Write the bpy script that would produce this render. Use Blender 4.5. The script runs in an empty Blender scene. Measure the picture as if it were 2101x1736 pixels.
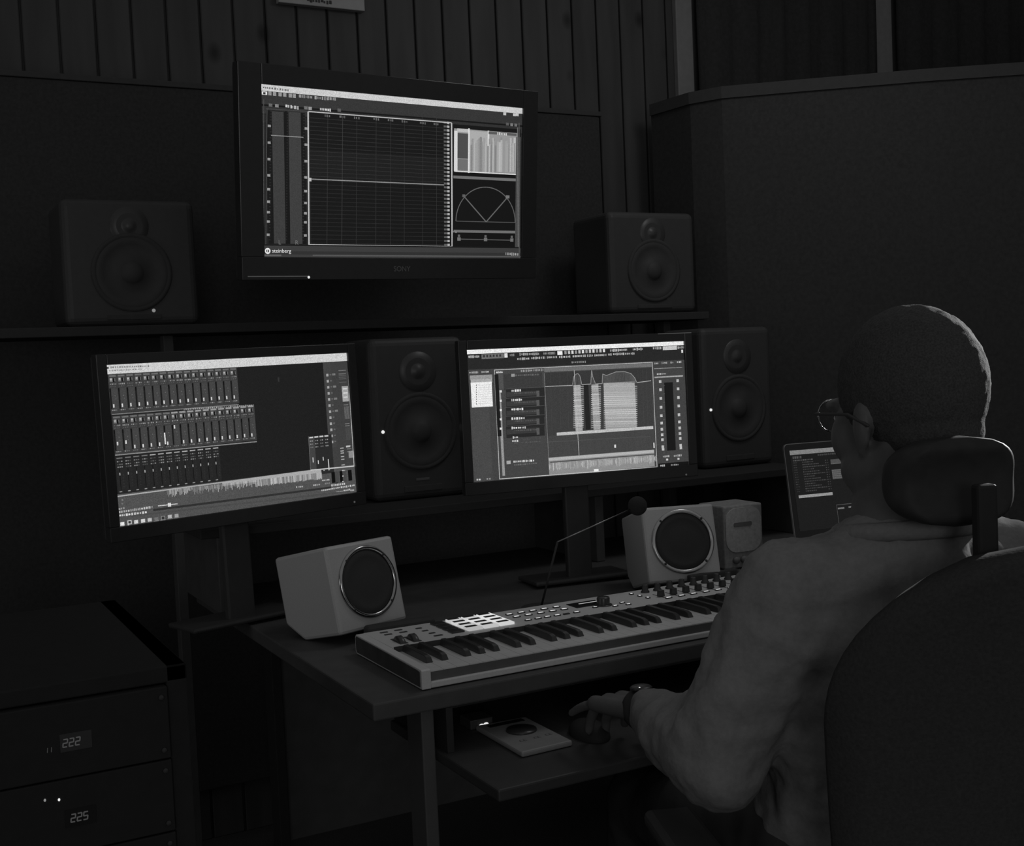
import bpy, bmesh, math, random
from mathutils import Vector, Matrix, Euler
S = bpy.context.scene
COL = S.collection
V = Vector

# ------------------------------------------------------------------ camera
# World: origin on the desk top at the keyboard's front left corner, X to the right
# along the keyboard, Y towards the back wall, Z up (floor at -0.75).
FLOOR = -0.75
yaw, pitch, roll = 0.48822556, 0.05245458, -0.04410039
cam_data = bpy.data.cameras.new('camera')
cam = bpy.data.objects.new('camera', cam_data)
COL.objects.link(cam)
fwd = V((math.sin(yaw) * math.cos(pitch), math.cos(yaw) * math.cos(pitch), -math.sin(pitch)))
rgt = V((math.cos(yaw), -math.sin(yaw), 0))
upv = rgt.cross(fwd)
r2 = rgt * math.cos(roll) + upv * math.sin(roll)
u2 = -rgt * math.sin(roll) + upv * math.cos(roll)
m = Matrix((r2, u2, -fwd)).transposed().to_4x4()
m.translation = V((-0.71583, -1.68646, 0.50893))
cam.matrix_world = m
cam_data.sensor_width = 36.0
cam_data.lens = 2427.235 / 2101 * 36.0
cam_data.clip_start = 0.05
S.camera = cam

# ------------------------------------------------------------------ light
S.view_settings.view_transform = 'Standard'
S.view_settings.look = 'None'
S.view_settings.exposure = 0.0
S.view_settings.gamma = 1.0
S.view_settings.use_curve_mapping = False
world = bpy.data.worlds.new('world')
S.world = world
world.use_nodes = True
world.node_tree.nodes['Background'].inputs[0].default_value = (1, 1, 1, 1)
world.node_tree.nodes['Background'].inputs[1].default_value = 0.14

def area(name, loc, target, size, power):
    l = bpy.data.lights.new(name, 'AREA')
    l.shape = 'DISK'; l.size = size; l.energy = power
    o = bpy.data.objects.new(name, l); COL.objects.link(o)
    o.location = loc
    o.rotation_euler = (V(target) - V(loc)).to_track_quat('-Z', 'Y').to_euler()
    return o
area('overhead_fill_light', (1.3, 0.2, 1.8), (1.05, 0.85, 0.3), 0.5, 2.5)  # added fill from above for keyboard and wall; no such lamp is known
area('rear_fill_light', (-2.2, -5.4, 1.0), (0.3, 0.2, 0.1), 1.6, 18)  # added broad fill behind the camera to flatten shadows; no doorway is known
area('left_fill_light', (-2.5, 0.1, 0.35), (0.6, 0.5, 0.1), 1.1, 2.7)  # added fill from the left for cube sides and desk recesses
sl = bpy.data.lights.new('side_lamp_light', 'SPOT'); sl.energy = 230; sl.spot_size = math.radians(17); sl.spot_blend = 0.5; sl.shadow_soft_size = 0.03
so = bpy.data.objects.new('side_lamp_light', sl); COL.objects.link(so)
so.location = (1.95, -0.27, 0.86)
so.rotation_euler = (V((0.46, -0.62, 0.47)) - V(so.location)).to_track_quat('-Z', 'Y').to_euler()

# ------------------------------------------------------------------ materials
def lin(v):
    c = v / 255.0
    return c / 12.92 if c <= 0.04045 else ((c + 0.055) / 1.055) ** 2.4

MATS = {}
def mat(name, a, rough=0.6, metal=0.0, var=0.12, scale=60.0, bump=0.0, spec=0.3):
    """plain grey surface with a slight procedural mottling and optional bump"""
    if name in MATS: return MATS[name]
    mt = bpy.data.materials.new(name); mt.use_nodes = True
    nt = mt.node_tree; b = nt.nodes['Principled BSDF']
    tc = nt.nodes.new('ShaderNodeTexCoord')
    nz = nt.nodes.new('ShaderNodeTexNoise'); nz.inputs['Scale'].default_value = scale; nz.inputs['Detail'].default_value = 4
    nt.links.new(tc.outputs['Object'], nz.inputs['Vector'])
    mr = nt.nodes.new('ShaderNodeMapRange')
    mr.inputs['To Min'].default_value = a * (1 - var); mr.inputs['To Max'].default_value = a * (1 + var)
    nt.links.new(nz.outputs['Fac'], mr.inputs['Value'])
    cc = nt.nodes.new('ShaderNodeCombineColor')
    for i in range(3): nt.links.new(mr.outputs['Result'], cc.inputs[i])
    nt.links.new(cc.outputs[0], b.inputs['Base Color'])
    b.inputs['Roughness'].default_value = rough
    b.inputs['Metallic'].default_value = metal
    b.inputs['Specular IOR Level'].default_value = spec
    if bump:
        bp = nt.nodes.new('ShaderNodeBump'); bp.inputs['Strength'].default_value = bump; bp.inputs['Distance'].default_value = 0.002
        nt.links.new(nz.outputs['Fac'], bp.inputs['Height']); nt.links.new(bp.outputs['Normal'], b.inputs['Normal'])
    MATS[name] = mt
    return mt

def glow(name, px):
    if name in MATS: return MATS[name]
    mt = bpy.data.materials.new(name); mt.use_nodes = True
    b = mt.node_tree.nodes['Principled BSDF']
    b.inputs['Base Color'].default_value = (0.02, 0.02, 0.02, 1)
    b.inputs['Emission Color'].default_value = (1, 1, 1, 1)
    b.inputs['Emission Strength'].default_value = lin(px)
    MATS[name] = mt
    return mt

def screen_mat():
    mt = bpy.data.materials.new('lit_display'); mt.use_nodes = True
    nt = mt.node_tree; b = nt.nodes['Principled BSDF']
    at = nt.nodes.new('ShaderNodeAttribute'); at.attribute_name = 'glow'
    tc = nt.nodes.new('ShaderNodeTexCoord')
    nz = nt.nodes.new('ShaderNodeTexNoise'); nz.inputs['Scale'].default_value = 900
    nt.links.new(tc.outputs['Object'], nz.inputs['Vector'])
    mr = nt.nodes.new('ShaderNodeMapRange'); mr.inputs['From Min'].default_value = 0.3; mr.inputs['From Max'].default_value = 0.7
    mr.inputs['To Min'].default_value = 0.62; mr.inputs['To Max'].default_value = 1.3
    nt.links.new(nz.outputs['Fac'], mr.inputs['Value'])
    b.inputs['Base Color'].default_value = (0.01, 0.01, 0.01, 1)
    b.inputs['Roughness'].default_value = 0.35
    nt.links.new(at.outputs['Color'], b.inputs['Emission Color'])
    nt.links.new(mr.outputs['Result'], b.inputs['Emission Strength'])
    return mt

def wood_mat():
    """vertical tongue-and-groove boards, dark knotty wood"""
    mt = bpy.data.materials.new('knotty_boards'); mt.use_nodes = True
    nt = mt.node_tree; N = nt.nodes; L = nt.links; b = N['Principled BSDF']
    tc = N.new('ShaderNodeTexCoord')
    mp = N.new('ShaderNodeMapping'); mp.inputs['Scale'].default_value = (9, 9, 1.1)
    L.new(tc.outputs['Object'], mp.inputs['Vector'])
    nz = N.new('ShaderNodeTexNoise'); nz.inputs['Scale'].default_value = 2.2; nz.inputs['Detail'].default_value = 5
    L.new(mp.outputs[0], nz.inputs['Vector'])
    mr = N.new('ShaderNodeMapRange'); mr.inputs['To Min'].default_value = 0.03; mr.inputs['To Max'].default_value = 0.085
    L.new(nz.outputs['Fac'], mr.inputs['Value'])
    # knots
    vo = N.new('ShaderNodeTexVoronoi'); vo.inputs['Scale'].default_value = 4.6
    mp2 = N.new('ShaderNodeMapping'); mp2.inputs['Scale'].default_value = (1.5, 0.05, 1.0)
    L.new(tc.outputs['Object'], mp2.inputs['Vector']); L.new(mp2.outputs[0], vo.inputs['Vector'])
    kr = N.new('ShaderNodeMapRange'); kr.inputs['From Min'].default_value = 0.05; kr.inputs['From Max'].default_value = 0.16
    kr.inputs['To Min'].default_value = 0.35; kr.inputs['To Max'].default_value = 1.0
    L.new(vo.outputs['Distance'], kr.inputs['Value'])
    mu = N.new('ShaderNodeMath'); mu.operation = 'MULTIPLY'
    L.new(mr.outputs[0], mu.inputs[0]); L.new(kr.outputs[0], mu.inputs[1])
    cc = N.new('ShaderNodeCombineColor')
    for i in range(3): L.new(mu.outputs[0], cc.inputs[i])
    L.new(cc.outputs[0], b.inputs['Base Color'])
    b.inputs['Roughness'].default_value = 0.55
    b.inputs['Specular IOR Level'].default_value = 0.2
    return mt

BLACK = mat('black_plastic', 0.055, 0.5, spec=0.25)
BLACKM = mat('matt_black', 0.06, 0.9, spec=0.1)
GLOSS = mat('gloss_black', 0.03, 0.22, spec=0.35)
DESKM = mat('dark_desk_laminate', 0.085, 0.6, scale=25, var=0.25, spec=0.2)
FABRIC = mat('black_chair_mesh', 0.048, 0.95, scale=240, var=0.35, bump=0.4, spec=0.05)
CREAM = mat('white_speaker_enamel', 0.47, 0.32, scale=350, var=0.12, spec=0.5)
KBWHITE = mat('white_keyboard_case', 0.62, 0.5, scale=400, var=0.12)
KEYW = mat('white_key_plastic', 0.66, 0.35, spec=0.5)
KEYB = mat('black_key_plastic', 0.045, 0.3, spec=0.5)
SIDEW = mat('dark_wood_cheek', 0.07, 0.6, scale=30, var=0.4)
CHROME = mat('brushed_metal_ring', 0.55, 0.28, metal=1.0, var=0.05)
GREYM = mat('dull_grey_metal', 0.16, 0.4, metal=0.6)
GREYP = mat('grey_plastic', 0.22, 0.5)
SCREEN_OFF = mat('dark_glass', 0.02, 0.08, spec=0.5)
SKIN = mat('skin', 0.115, 0.55, scale=90, var=0.15, bump=0.15)
HAIR = mat('cropped_grey_hair', 0.062, 0.9, scale=420, var=0.7, bump=0.5, spec=0.1)
SHIRT = mat('grey_cotton', 0.21, 0.95, scale=160, var=0.18, bump=0.35, spec=0.03)
TROUS = mat('dark_trousers', 0.05, 0.95)
DISP = screen_mat()
LED = glow('white_led', 235)
LEDM = glow('dim_white_led', 130)
LEDF = glow('faint_led', 75)

# ------------------------------------------------------------------ mesh helpers
class B:
    def __init__(s): s.bm = bmesh.new()
    def box(s, x0, y0, z0, x1, y1, z1, bev=0.0, seg=2):
        b2 = bmesh.new()
        bmesh.ops.create_cube(b2, size=1.0)
        for v in b2.verts:
            v.co = V((x0 + (v.co.x + .5) * (x1 - x0), y0 + (v.co.y + .5) * (y1 - y0), z0 + (v.co.z + .5) * (z1 - z0)))
        if bev: bmesh.ops.bevel(b2, geom=list(b2.edges), offset=bev, segments=seg, profile=0.5, affect='EDGES')
        return s.take(b2)
    def take(s, b2, M=None):
        mp = {}
        for v in b2.verts: mp[v] = s.bm.verts.new(M @ v.co if M else v.co)
        out = []
        for f in b2.faces:
            try:
                g = s.bm.faces.new([mp[v] for v in f.verts]); g.smooth = f.smooth; out.append(g)
            except ValueError: pass
        b2.free()
        return s
    def prism(s, pts, axis, a0, a1, bev=0.0):
        """extrude a 2-D outline along an axis ('x','y','z')"""
        b2 = bmesh.new()
        def P(p, a):
            return V((a, p[0], p[1])) if axis == 'x' else V((p[0], a, p[1])) if axis == 'y' else V((p[0], p[1], a))
        lo = [b2.verts.new(P(p, a0)) for p in pts]; hi = [b2.verts.new(P(p, a1)) for p in pts]
        n = len(pts)
        b2.faces.new(lo); b2.faces.new(hi[::-1])
        for i in range(n): b2.faces.new([lo[i], hi[i], hi[(i + 1) % n], lo[(i + 1) % n]])
        bmesh.ops.recalc_face_normals(b2, faces=b2.faces)
        if bev: bmesh.ops.bevel(b2, geom=list(b2.edges), offset=bev, segments=2, profile=0.5, affect='EDGES')
        return s.take(b2)
    def lathe(s, prof, M=None, n=32):
        """revolve (radius, height) profile about local Z"""
        b2 = bmesh.new(); rings = []
        for r, z in prof:
            if r < 1e-6: rings.append([b2.verts.new((0, 0, z))])
            else: rings.append([b2.verts.new((r * math.cos(2 * math.pi * i / n), r * math.sin(2 * math.pi * i / n), z)) for i in range(n)])
        for a, b in zip(rings, rings[1:]):
            for i in range(n):
                j = (i + 1) % n
                if len(a) == 1 and len(b) == 1: continue
                if len(a) == 1: f = b2.faces.new([a[0], b[j], b[i]])
                elif len(b) == 1: f = b2.faces.new([a[i], a[j], b[0]])
                else: f = b2.faces.new([a[i], a[j], b[j], b[i]])
                f.smooth = True
        bmesh.ops.recalc_face_normals(b2, faces=b2.faces)
        return s.take(b2, M)
    def cyl(s, p0, p1, r0, r1=None, n=16):
        p0, p1 = V(p0), V(p1); r1 = r0 if r1 is None else r1
        d = p1 - p0
        M = Matrix.Translation(p0) @ d.to_track_quat('Z', 'Y').to_matrix().to_4x4()
        return s.lathe([(0, 0), (r0, 0), (r1, d.length), (0, d.length)], M, n)
    def cap(s, p0, r0, p1, r1, n=20):
        """tapered capsule"""
        p0, p1 = V(p0), V(p1); d = p1 - p0; L = max(d.length, 1e-5)
        M = Matrix.Translation(p0) @ d.to_track_quat('Z', 'Y').to_matrix().to_4x4()
        prof = []
        for i in range(9):
            a = -math.pi / 2 + math.pi / 2 * i / 8; prof.append((r0 * math.cos(a) if i else 0, r0 * math.sin(a)))
        for i in range(9):
            a = math.pi / 2 * i / 8; prof.append((r1 * math.cos(a) if i < 8 else 0, L + r1 * math.sin(a)))
        return s.lathe(prof, M, n)
    def ell(s, c, rad, rot=None, n=28):
        b2 = bmesh.new(); bmesh.ops.create_uvsphere(b2, u_segments=n, v_segments=n // 2, radius=1)
        for f in b2.faces: f.smooth = True
        M = Matrix.Translation(V(c)) @ (rot.to_4x4() if rot else Matrix.Identity(4)) @ Matrix.Diagonal((*rad, 1))
        return s.take(b2, M)
    def tube(s, pts, r, n=8):
        for a, b in zip(pts, pts[1:]): s.cap(a, r, b, r, n)
        return s
    def torus(s, R, r, M, n=48, k=10):
        b2 = bmesh.new(); g = []
        for i in range(n):
            a = 2 * math.pi * i / n
            g.append([b2.verts.new(((R + r * math.cos(2 * math.pi * j / k)) * math.cos(a), (R + r * math.cos(2 * math.pi * j / k)) * math.sin(a), r * math.sin(2 * math.pi * j / k))) for j in range(k)])
        for i in range(n):
            for j in range(k):
                f = b2.faces.new([g[i][j], g[(i + 1) % n][j], g[(i + 1) % n][(j + 1) % k], g[i][(j + 1) % k]]); f.smooth = True
        return s.take(b2, M)
    def obj(s, name, material, parent=None, M=None, smooth=None):
        me = bpy.data.meshes.new(name)
        if M is not None: bmesh.ops.transform(s.bm, matrix=M, verts=s.bm.verts)
        s.bm.to_mesh(me); s.bm.free()
        me.materials.append(material)
        if smooth:
            for p in me.polygons: p.use_smooth = True
        o = bpy.data.objects.new(name, me); COL.objects.link(o)
        if parent is not None: o.parent = parent
        return o

def tag(o, label, cat, group=None, kind=None):
    o['label'] = label; o['category'] = cat
    if group: o['group'] = group
    if kind: o['kind'] = kind
    return o
def thing(name, label, cat, loc=(0, 0, 0), M=None, group=None):
    o = bpy.data.objects.new(name, None); COL.objects.link(o)
    o.empty_display_size = 0.05
    if M is not None: o.matrix_world = M
    else: o.location = loc
    return tag(o, label, cat, group)
def struct(name, b, material):
    o = b.obj(name, material); o['kind'] = 'structure'; return o
def text(name, body, size, material, parent, M, ext=0.0002, align='LEFT'):
    cu = bpy.data.curves.new(name, 'FONT'); cu.body = body; cu.size = size; cu.extrude = ext; cu.align_x = align
    cu.materials.append(material)
    tmp = bpy.data.objects.new(name + '_outline', cu)
    COL.objects.link(tmp); bpy.context.view_layer.update()
    me = bpy.data.meshes.new_from_object(tmp.evaluated_get(bpy.context.evaluated_depsgraph_get()))
    me.name = name; bpy.data.objects.remove(tmp)
    o = bpy.data.objects.new(name, me); COL.objects.link(o); o.parent = parent; o.matrix_local = M
    return o
def frame_M(x, y, z, yw, tilt=0.0, rl=0.0):
    """local X along the face, local Y pointing away from the viewer, local Z up the face"""
    X = V((math.cos(yw), math.sin(yw), 0)); N = V((-math.sin(yw), math.cos(yw), 0)); Z = V((0, 0, 1))
    U = Z * math.cos(tilt) + N * math.sin(tilt)
    X, U = X * math.cos(rl) + U * math.sin(rl), U * math.cos(rl) - X * math.sin(rl)
    Y = U.cross(X)
    M = Matrix((X, Y, U)).transposed().to_4x4(); M.translation = V((x, y, z))
    return M
FACE = Matrix.Rotation(math.radians(90), 4, 'X')      # text plane standing up, reading from -Y

def display(name, items, w, h, parent, x0=0.0, z0=0.0, y=0.0):
    """flat lit picture of a screen: patches in screen coordinates, each with its own light level"""
    me = bpy.data.meshes.new(name)
    vs, fs, cs = [], [], []
    placed = []
    for it in items:
        if len(it) == 5:
            u0, v0, u1, v1, g = it; q = [(u0, v1), (u1, v1), (u1, v0), (u0, v0)]
        else:
            ua, va, ub, vb, t, g = it
            dx, dy = (ub - ua) * w, (vb - va) * h; L = math.hypot(dx, dy) or 1
            nx, ny = -dy / L * t * h / 2 / w, dx / L * t / 2
            q = [(ua + nx, va + ny), (ub + nx, vb + ny), (ub - nx, vb - ny), (ua - nx, va - ny)]
            u0, u1 = min(p[0] for p in q), max(p[0] for p in q); v0, v1 = min(p[1] for p in q), max(p[1] for p in q)
        lay = 0
        for a in placed:
            if a[4] >= lay and u0 < a[2] and u1 > a[0] and v0 < a[3] and v1 > a[1]: lay = a[4] + 1
        placed.append((u0, v0, u1, v1, lay))
        k = len(vs)
        for (u, v) in q: vs.append((x0 + (u - .5) * w, y - 0.00004 * lay, z0 + (.5 - v) * h))
        fs.append((k, k + 1, k + 2, k + 3)); cs.append(lin(g))
    me.from_pydata(vs, [], fs)
    at = me.attributes.new('glow', 'FLOAT_COLOR', 'FACE')
    for i, c in enumerate(cs): at.data[i].color = (c, c, c, 1)
    me.materials.append(DISP)
    o = bpy.data.objects.new(name, me); COL.objects.link(o); o.parent = parent
    return o

# pose numbers
LAPTOP_POSE = (1.0895, .4, .2919, -.1241, .1676)
CHX, CHY, CHTOP = .075, -.195, 1.045
HRX, HRY, HRW, HRZ0, HRZ1 = -.001, -.130, .079, 1.045, 1.15
TA = math.radians(15); HA = math.radians(7); HT = math.radians(3); HS = 1.03
NECK = (.405, -.612, .265); HIP = (.43, -.53, -.165)
SHL = (.258, -.562, .208); ELL = (.185, -.50, -.002); WRL = (.244, -.255, -.012); HAND = (.250, -.15, -.022)
SHR = (.57, -.655, .205); ELR = (.66, -.60, -.03); WRR = (.56, -.36, -.085)
KNL = (.36, -.08, -.23); KNR = (.60, -.10, -.23)
HEAD = (.426, -.598, .420)

# ------------------------------------------------------------------ what the screens show
# patches (left, top, right, bottom, level) and strokes (x0, y0, x1, y1, width, level), fractions of the screen
TV_UI = [
(0,0,1,1,30),(0,0,1,0.036,205),(0.0076,0.0124,0.0123,0.0215,109),(0.0149,0.012,0.0184,0.0225,119),(0.0204,0.0136,0.0251,0.0214,104),(0.0277,0.0131,0.0331,0.0225,114),
(0.036,0.0137,0.0416,0.0226,97),(0.0455,0.0126,0.0521,0.0245,108),(0.0552,0.0152,0.0594,0.0226,114),(0.0634,0.0133,0.0691,0.0252,119),(0.0725,0.0137,0.0761,0.0256,105),(0.08,0.0143,0.0869,0.0256,119),
(0.0891,0.0156,0.0946,0.025,115),(0,0.036,1,0.115,50),(0.0035,0.0397,0.0215,0.0582,225),(0.0082,0.0439,0.0162,0.0559,60),(0.0251,0.037,0.0361,0.059,150),(0.0409,0.0373,0.0519,0.0593,150),
(0.0594,0.0373,0.0704,0.0593,150),(0.0753,0.0376,0.0863,0.0596,150),(0.094,0.0393,0.105,0.0613,150),(0.1074,0.0391,0.1184,0.0611,150),(0.1292,0.0385,0.1368,0.0569,151),(0.1384,0.0394,0.1434,0.0567,129),
(0.1449,0.0393,0.1502,0.0574,130),(0.1525,0.0423,0.1555,0.055,136),(0.1578,0.041,0.1654,0.0567,128),(0.1683,0.0428,0.1748,0.0557,144),(0.1837,0.039,0.1907,0.0587,159),(0.1932,0.0412,0.1972,0.0566,133),
(0.2008,0.0425,0.2053,0.0555,132),(0.2091,0.0398,0.2141,0.0584,157),(0.2179,0.0394,0.2224,0.0589,148),(0.2261,0.0406,0.2307,0.0579,150),(0.2318,0.0376,0.2351,0.0569,152),(0.2376,0.0391,0.244,0.0556,151),
(0.2478,0.0394,0.2523,0.0555,134),(0.2541,0.0379,0.259,0.0571,137),(0.9172,0.037,0.9292,0.055,200),(0.9594,0.0375,0.9714,0.0555,200),(0.9717,0.0359,0.9837,0.0539,200),(0,0.112,1,0.122,12),
(0,0.122,1,0.165,46),(0,0.165,1,0.172,26),(0,0.172,1,0.215,36),(0.0826,0.1046,0.0884,0.1195,214),(0.0901,0.1057,0.0958,0.1204,182),(0.0997,0.1052,0.1043,0.1236,209),
(0.1061,0.1083,0.1093,0.1223,188),(0.112,0.1062,0.1195,0.126,182),(0.1222,0.1077,0.1276,0.1274,173),(0.2023,0.1071,0.2079,0.1204,187),(0.2099,0.1075,0.2173,0.1207,183),(0.2195,0.1083,0.2268,0.1208,209),
(0.2285,0.1082,0.2348,0.1218,197),(0.2365,0.1063,0.2405,0.1245,214),(0.0262,0.1056,0.0382,0.1236,100),(0.0473,0.1062,0.0593,0.1242,130),(0.1468,0.1042,0.1588,0.1222,110),(0.1616,0.1058,0.1736,0.1238,150),
(0.2646,0.1019,0.2766,0.1199,90),(0.9296,0.1024,0.9416,0.1204,90),(0.948,0.1042,0.96,0.1222,120),(0.9658,0.1041,0.9778,0.1221,110),(0.0175,0.1443,0.149,0.9223,16),(0.0359,0.148,0.0758,0.92,58),
(0.0923,0.145,0.1344,0.9207,60),(0.0818,0.1412,0.0865,0.9199,14),(0.0871,0.1414,0.0911,0.1494,34),(0.0869,0.1577,0.0909,0.1657,34),(0.0867,0.174,0.0907,0.182,34),(0.0864,0.1903,0.0904,0.1983,34),
(0.0862,0.2066,0.0902,0.2146,34),(0.086,0.223,0.09,0.231,34),(0.0858,0.2394,0.0898,0.2474,34),(0.0855,0.2557,0.0895,0.2637,34),(0.0853,0.2721,0.0893,0.2801,34),(0.0851,0.2886,0.0891,0.2966,34),
(0.0849,0.305,0.0889,0.313,34),(0.0846,0.3215,0.0886,0.3295,34),(0.0844,0.3379,0.0884,0.3459,34),(0.0842,0.3544,0.0882,0.3624,34),(0.084,0.3709,0.088,0.3789,34),(0.0837,0.3874,0.0877,0.3954,34),
(0.0835,0.404,0.0875,0.412,34),(0.0833,0.4205,0.0873,0.4285,34),(0.0831,0.4371,0.0871,0.4451,34),(0.0828,0.4537,0.0868,0.4617,34),(0.0826,0.4703,0.0866,0.4783,34),(0.0824,0.4869,0.0864,0.4949,34),
(0.0822,0.5036,0.0862,0.5116,34),(0.0819,0.5203,0.0859,0.5283,34),(0.0817,0.5369,0.0857,0.5449,34),(0.0815,0.5536,0.0855,0.5616,34),(0.0812,0.5703,0.0852,0.5783,34),(0.081,0.5871,0.085,0.5951,34),
(0.0808,0.6038,0.0848,0.6118,34),(0.0806,0.6206,0.0846,0.6286,34),(0.0803,0.6374,0.0843,0.6454,34),(0.0801,0.6542,0.0841,0.6622,34),(0.0799,0.671,0.0839,0.679,34),(0.0796,0.6878,0.0836,0.6958,34),
(0.0794,0.7047,0.0834,0.7127,34),(0.0792,0.7216,0.0832,0.7296,34),(0.0789,0.7385,0.0829,0.7465,34),(0.0787,0.7554,0.0827,0.7634,34),(0.0785,0.7723,0.0825,0.7803,34),(0.0782,0.7892,0.0822,0.7972,34),
(0.078,0.8062,0.082,0.8142,34),(0.0778,0.8232,0.0818,0.8312,34),(0.0776,0.8402,0.0816,0.8482,34),(0.0773,0.8572,0.0813,0.8652,34),(0.0771,0.8742,0.0811,0.8822,34),(0.0769,0.8913,0.0809,0.8993,34),
(0.0297,0.1455,0.0357,0.1515,36),(0.143,0.1339,0.149,0.1399,36),(0.0294,0.1625,0.0354,0.1685,36),(0.1428,0.1512,0.1488,0.1572,36),(0.0292,0.1796,0.0352,0.1856,36),(0.1426,0.1686,0.1486,0.1746,36),
(0.0289,0.1967,0.0349,0.2027,36),(0.1424,0.1859,0.1484,0.1919,36),(0.0287,0.2138,0.0347,0.2198,36),(0.1422,0.2033,0.1482,0.2093,36),(0.0284,0.2309,0.0344,0.2369,36),(0.142,0.2207,0.148,0.2267,36),
(0.0281,0.248,0.0341,0.254,36),(0.1418,0.2381,0.1478,0.2441,36),(0.0279,0.2652,0.0339,0.2712,36),(0.1415,0.2556,0.1475,0.2616,36),(0.0276,0.2824,0.0336,0.2884,36),(0.1413,0.273,0.1473,0.279,36),
(0.0273,0.2996,0.0333,0.3056,36),(0.1411,0.2905,0.1471,0.2965,36),(0.0271,0.3168,0.0331,0.3228,36),(0.1409,0.308,0.1469,0.314,36),(0.0268,0.334,0.0328,0.34,36),(0.1407,0.3255,0.1467,0.3315,36),
(0.0265,0.3513,0.0325,0.3573,36),(0.1405,0.3431,0.1465,0.3491,36),(0.0263,0.3685,0.0323,0.3745,36),(0.1403,0.3606,0.1463,0.3666,36),(0.026,0.3858,0.032,0.3918,36),(0.1401,0.3782,0.1461,0.3842,36),
(0.0257,0.4031,0.0317,0.4091,36),(0.1399,0.3958,0.1459,0.4018,36),(0.0255,0.4205,0.0315,0.4265,36),(0.1397,0.4134,0.1457,0.4194,36),(0.0252,0.4378,0.0312,0.4438,36),(0.1395,0.431,0.1455,0.437,36),
(0.0249,0.4552,0.0309,0.4612,36),(0.1393,0.4487,0.1453,0.4547,36),(0.0246,0.4726,0.0306,0.4786,36),(0.139,0.4664,0.145,0.4724,36),(0.0244,0.49,0.0304,0.496,36),(0.1388,0.4841,0.1448,0.4901,36),
(0.0241,0.5074,0.0301,0.5134,36),(0.1386,0.5018,0.1446,0.5078,36),(0.0238,0.5248,0.0298,0.5308,36),(0.1384,0.5195,0.1444,0.5255,36),(0.0236,0.5423,0.0296,0.5483,36),(0.1382,0.5373,0.1442,0.5433,36),
(0.0233,0.5598,0.0293,0.5658,36),(0.138,0.555,0.144,0.561,36),(0.023,0.5773,0.029,0.5833,36),(0.1378,0.5728,0.1438,0.5788,36),(0.0228,0.5948,0.0288,0.6008,36),(0.1376,0.5907,0.1436,0.5967,36),
(0.0225,0.6123,0.0285,0.6183,36),(0.1374,0.6085,0.1434,0.6145,36),(0.0222,0.6299,0.0282,0.6359,36),(0.1371,0.6263,0.1431,0.6323,36),(0.0219,0.6475,0.0279,0.6535,36),(0.1369,0.6442,0.1429,0.6502,36),
(0.0217,0.6651,0.0277,0.6711,36),(0.1367,0.6621,0.1427,0.6681,36),(0.0214,0.6827,0.0274,0.6887,36),(0.1365,0.68,0.1425,0.686,36),(0.0211,0.7003,0.0271,0.7063,36),(0.1363,0.698,0.1423,0.704,36),
(0.0208,0.718,0.0268,0.724,36),(0.1361,0.7159,0.1421,0.7219,36),(0.0206,0.7357,0.0266,0.7417,36),(0.1359,0.7339,0.1419,0.7399,36),(0.0203,0.7534,0.0263,0.7594,36),(0.1357,0.7519,0.1417,0.7579,36),
(0.02,0.7711,0.026,0.7771,36),(0.1354,0.7699,0.1414,0.7759,36),(0.0198,0.7888,0.0258,0.7948,36),(0.1352,0.7879,0.1412,0.7939,36),(0.0195,0.8066,0.0255,0.8126,36),(0.135,0.806,0.141,0.812,36),
(0.0192,0.8243,0.0252,0.8303,36),(0.1348,0.8241,0.1408,0.8301,36),(0.0189,0.8421,0.0249,0.8481,36),(0.1346,0.8421,0.1406,0.8481,36),(0.0187,0.8599,0.0247,0.8659,36),(0.1344,0.8603,0.1404,0.8663,36),
(0.0184,0.8778,0.0244,0.8838,36),(0.1341,0.8784,0.1401,0.8844,36),(0.0181,0.8956,0.0241,0.9016,36),(0.1339,0.8966,0.1399,0.9026,36),(0.0321,0.2879,0.1426,0.2872,0.004,150),(0.0216,0.2275,0.0316,0.2415,150),
(0.1475,0.2277,0.1575,0.2417,150),(0.0201,0.3242,0.0301,0.3382,150),(0.1464,0.3226,0.1564,0.3366,150),(0.0186,0.4197,0.0286,0.4337,150),(0.1453,0.4198,0.1553,0.4338,150),(0.0171,0.5139,0.0271,0.5279,150),
(0.1441,0.5158,0.1541,0.5298,150),(0.0159,0.5948,0.0259,0.6088,150),(0.1432,0.5974,0.1532,0.6114,150),(0.0147,0.6678,0.0247,0.6818,150),(0.1424,0.668,0.1524,0.682,150),(0.0138,0.7291,0.0238,0.7431,150),
(0.1417,0.7295,0.1517,0.7435,150),(0.0129,0.7841,0.0229,0.7981,150),(0.141,0.7836,0.151,0.7976,150),(0.0117,0.8617,0.0217,0.8757,150),(0.1401,0.8627,0.1501,0.8767,150),(0.0203,0.1367,0.0077,0.9252,0.003,80),
(0.0161,0.1373,0.1635,0.1336,0.004,70),(0.1657,0.137,0.7051,0.9251,15),(0.1643,0.3559,0.6719,0.5241,24),(0.1661,0.1682,0.6732,0.1714,44),(0.1658,0.1925,0.6734,0.1957,44),(0.1655,0.2168,0.6735,0.22,44),
(0.1653,0.2411,0.6736,0.2443,44),(0.165,0.2655,0.6737,0.2687,44),(0.1648,0.29,0.6739,0.2932,44),(0.1645,0.3145,0.674,0.3177,44),(0.1642,0.339,0.6741,0.3422,44),(0.164,0.3635,0.6742,0.3667,44),
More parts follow.
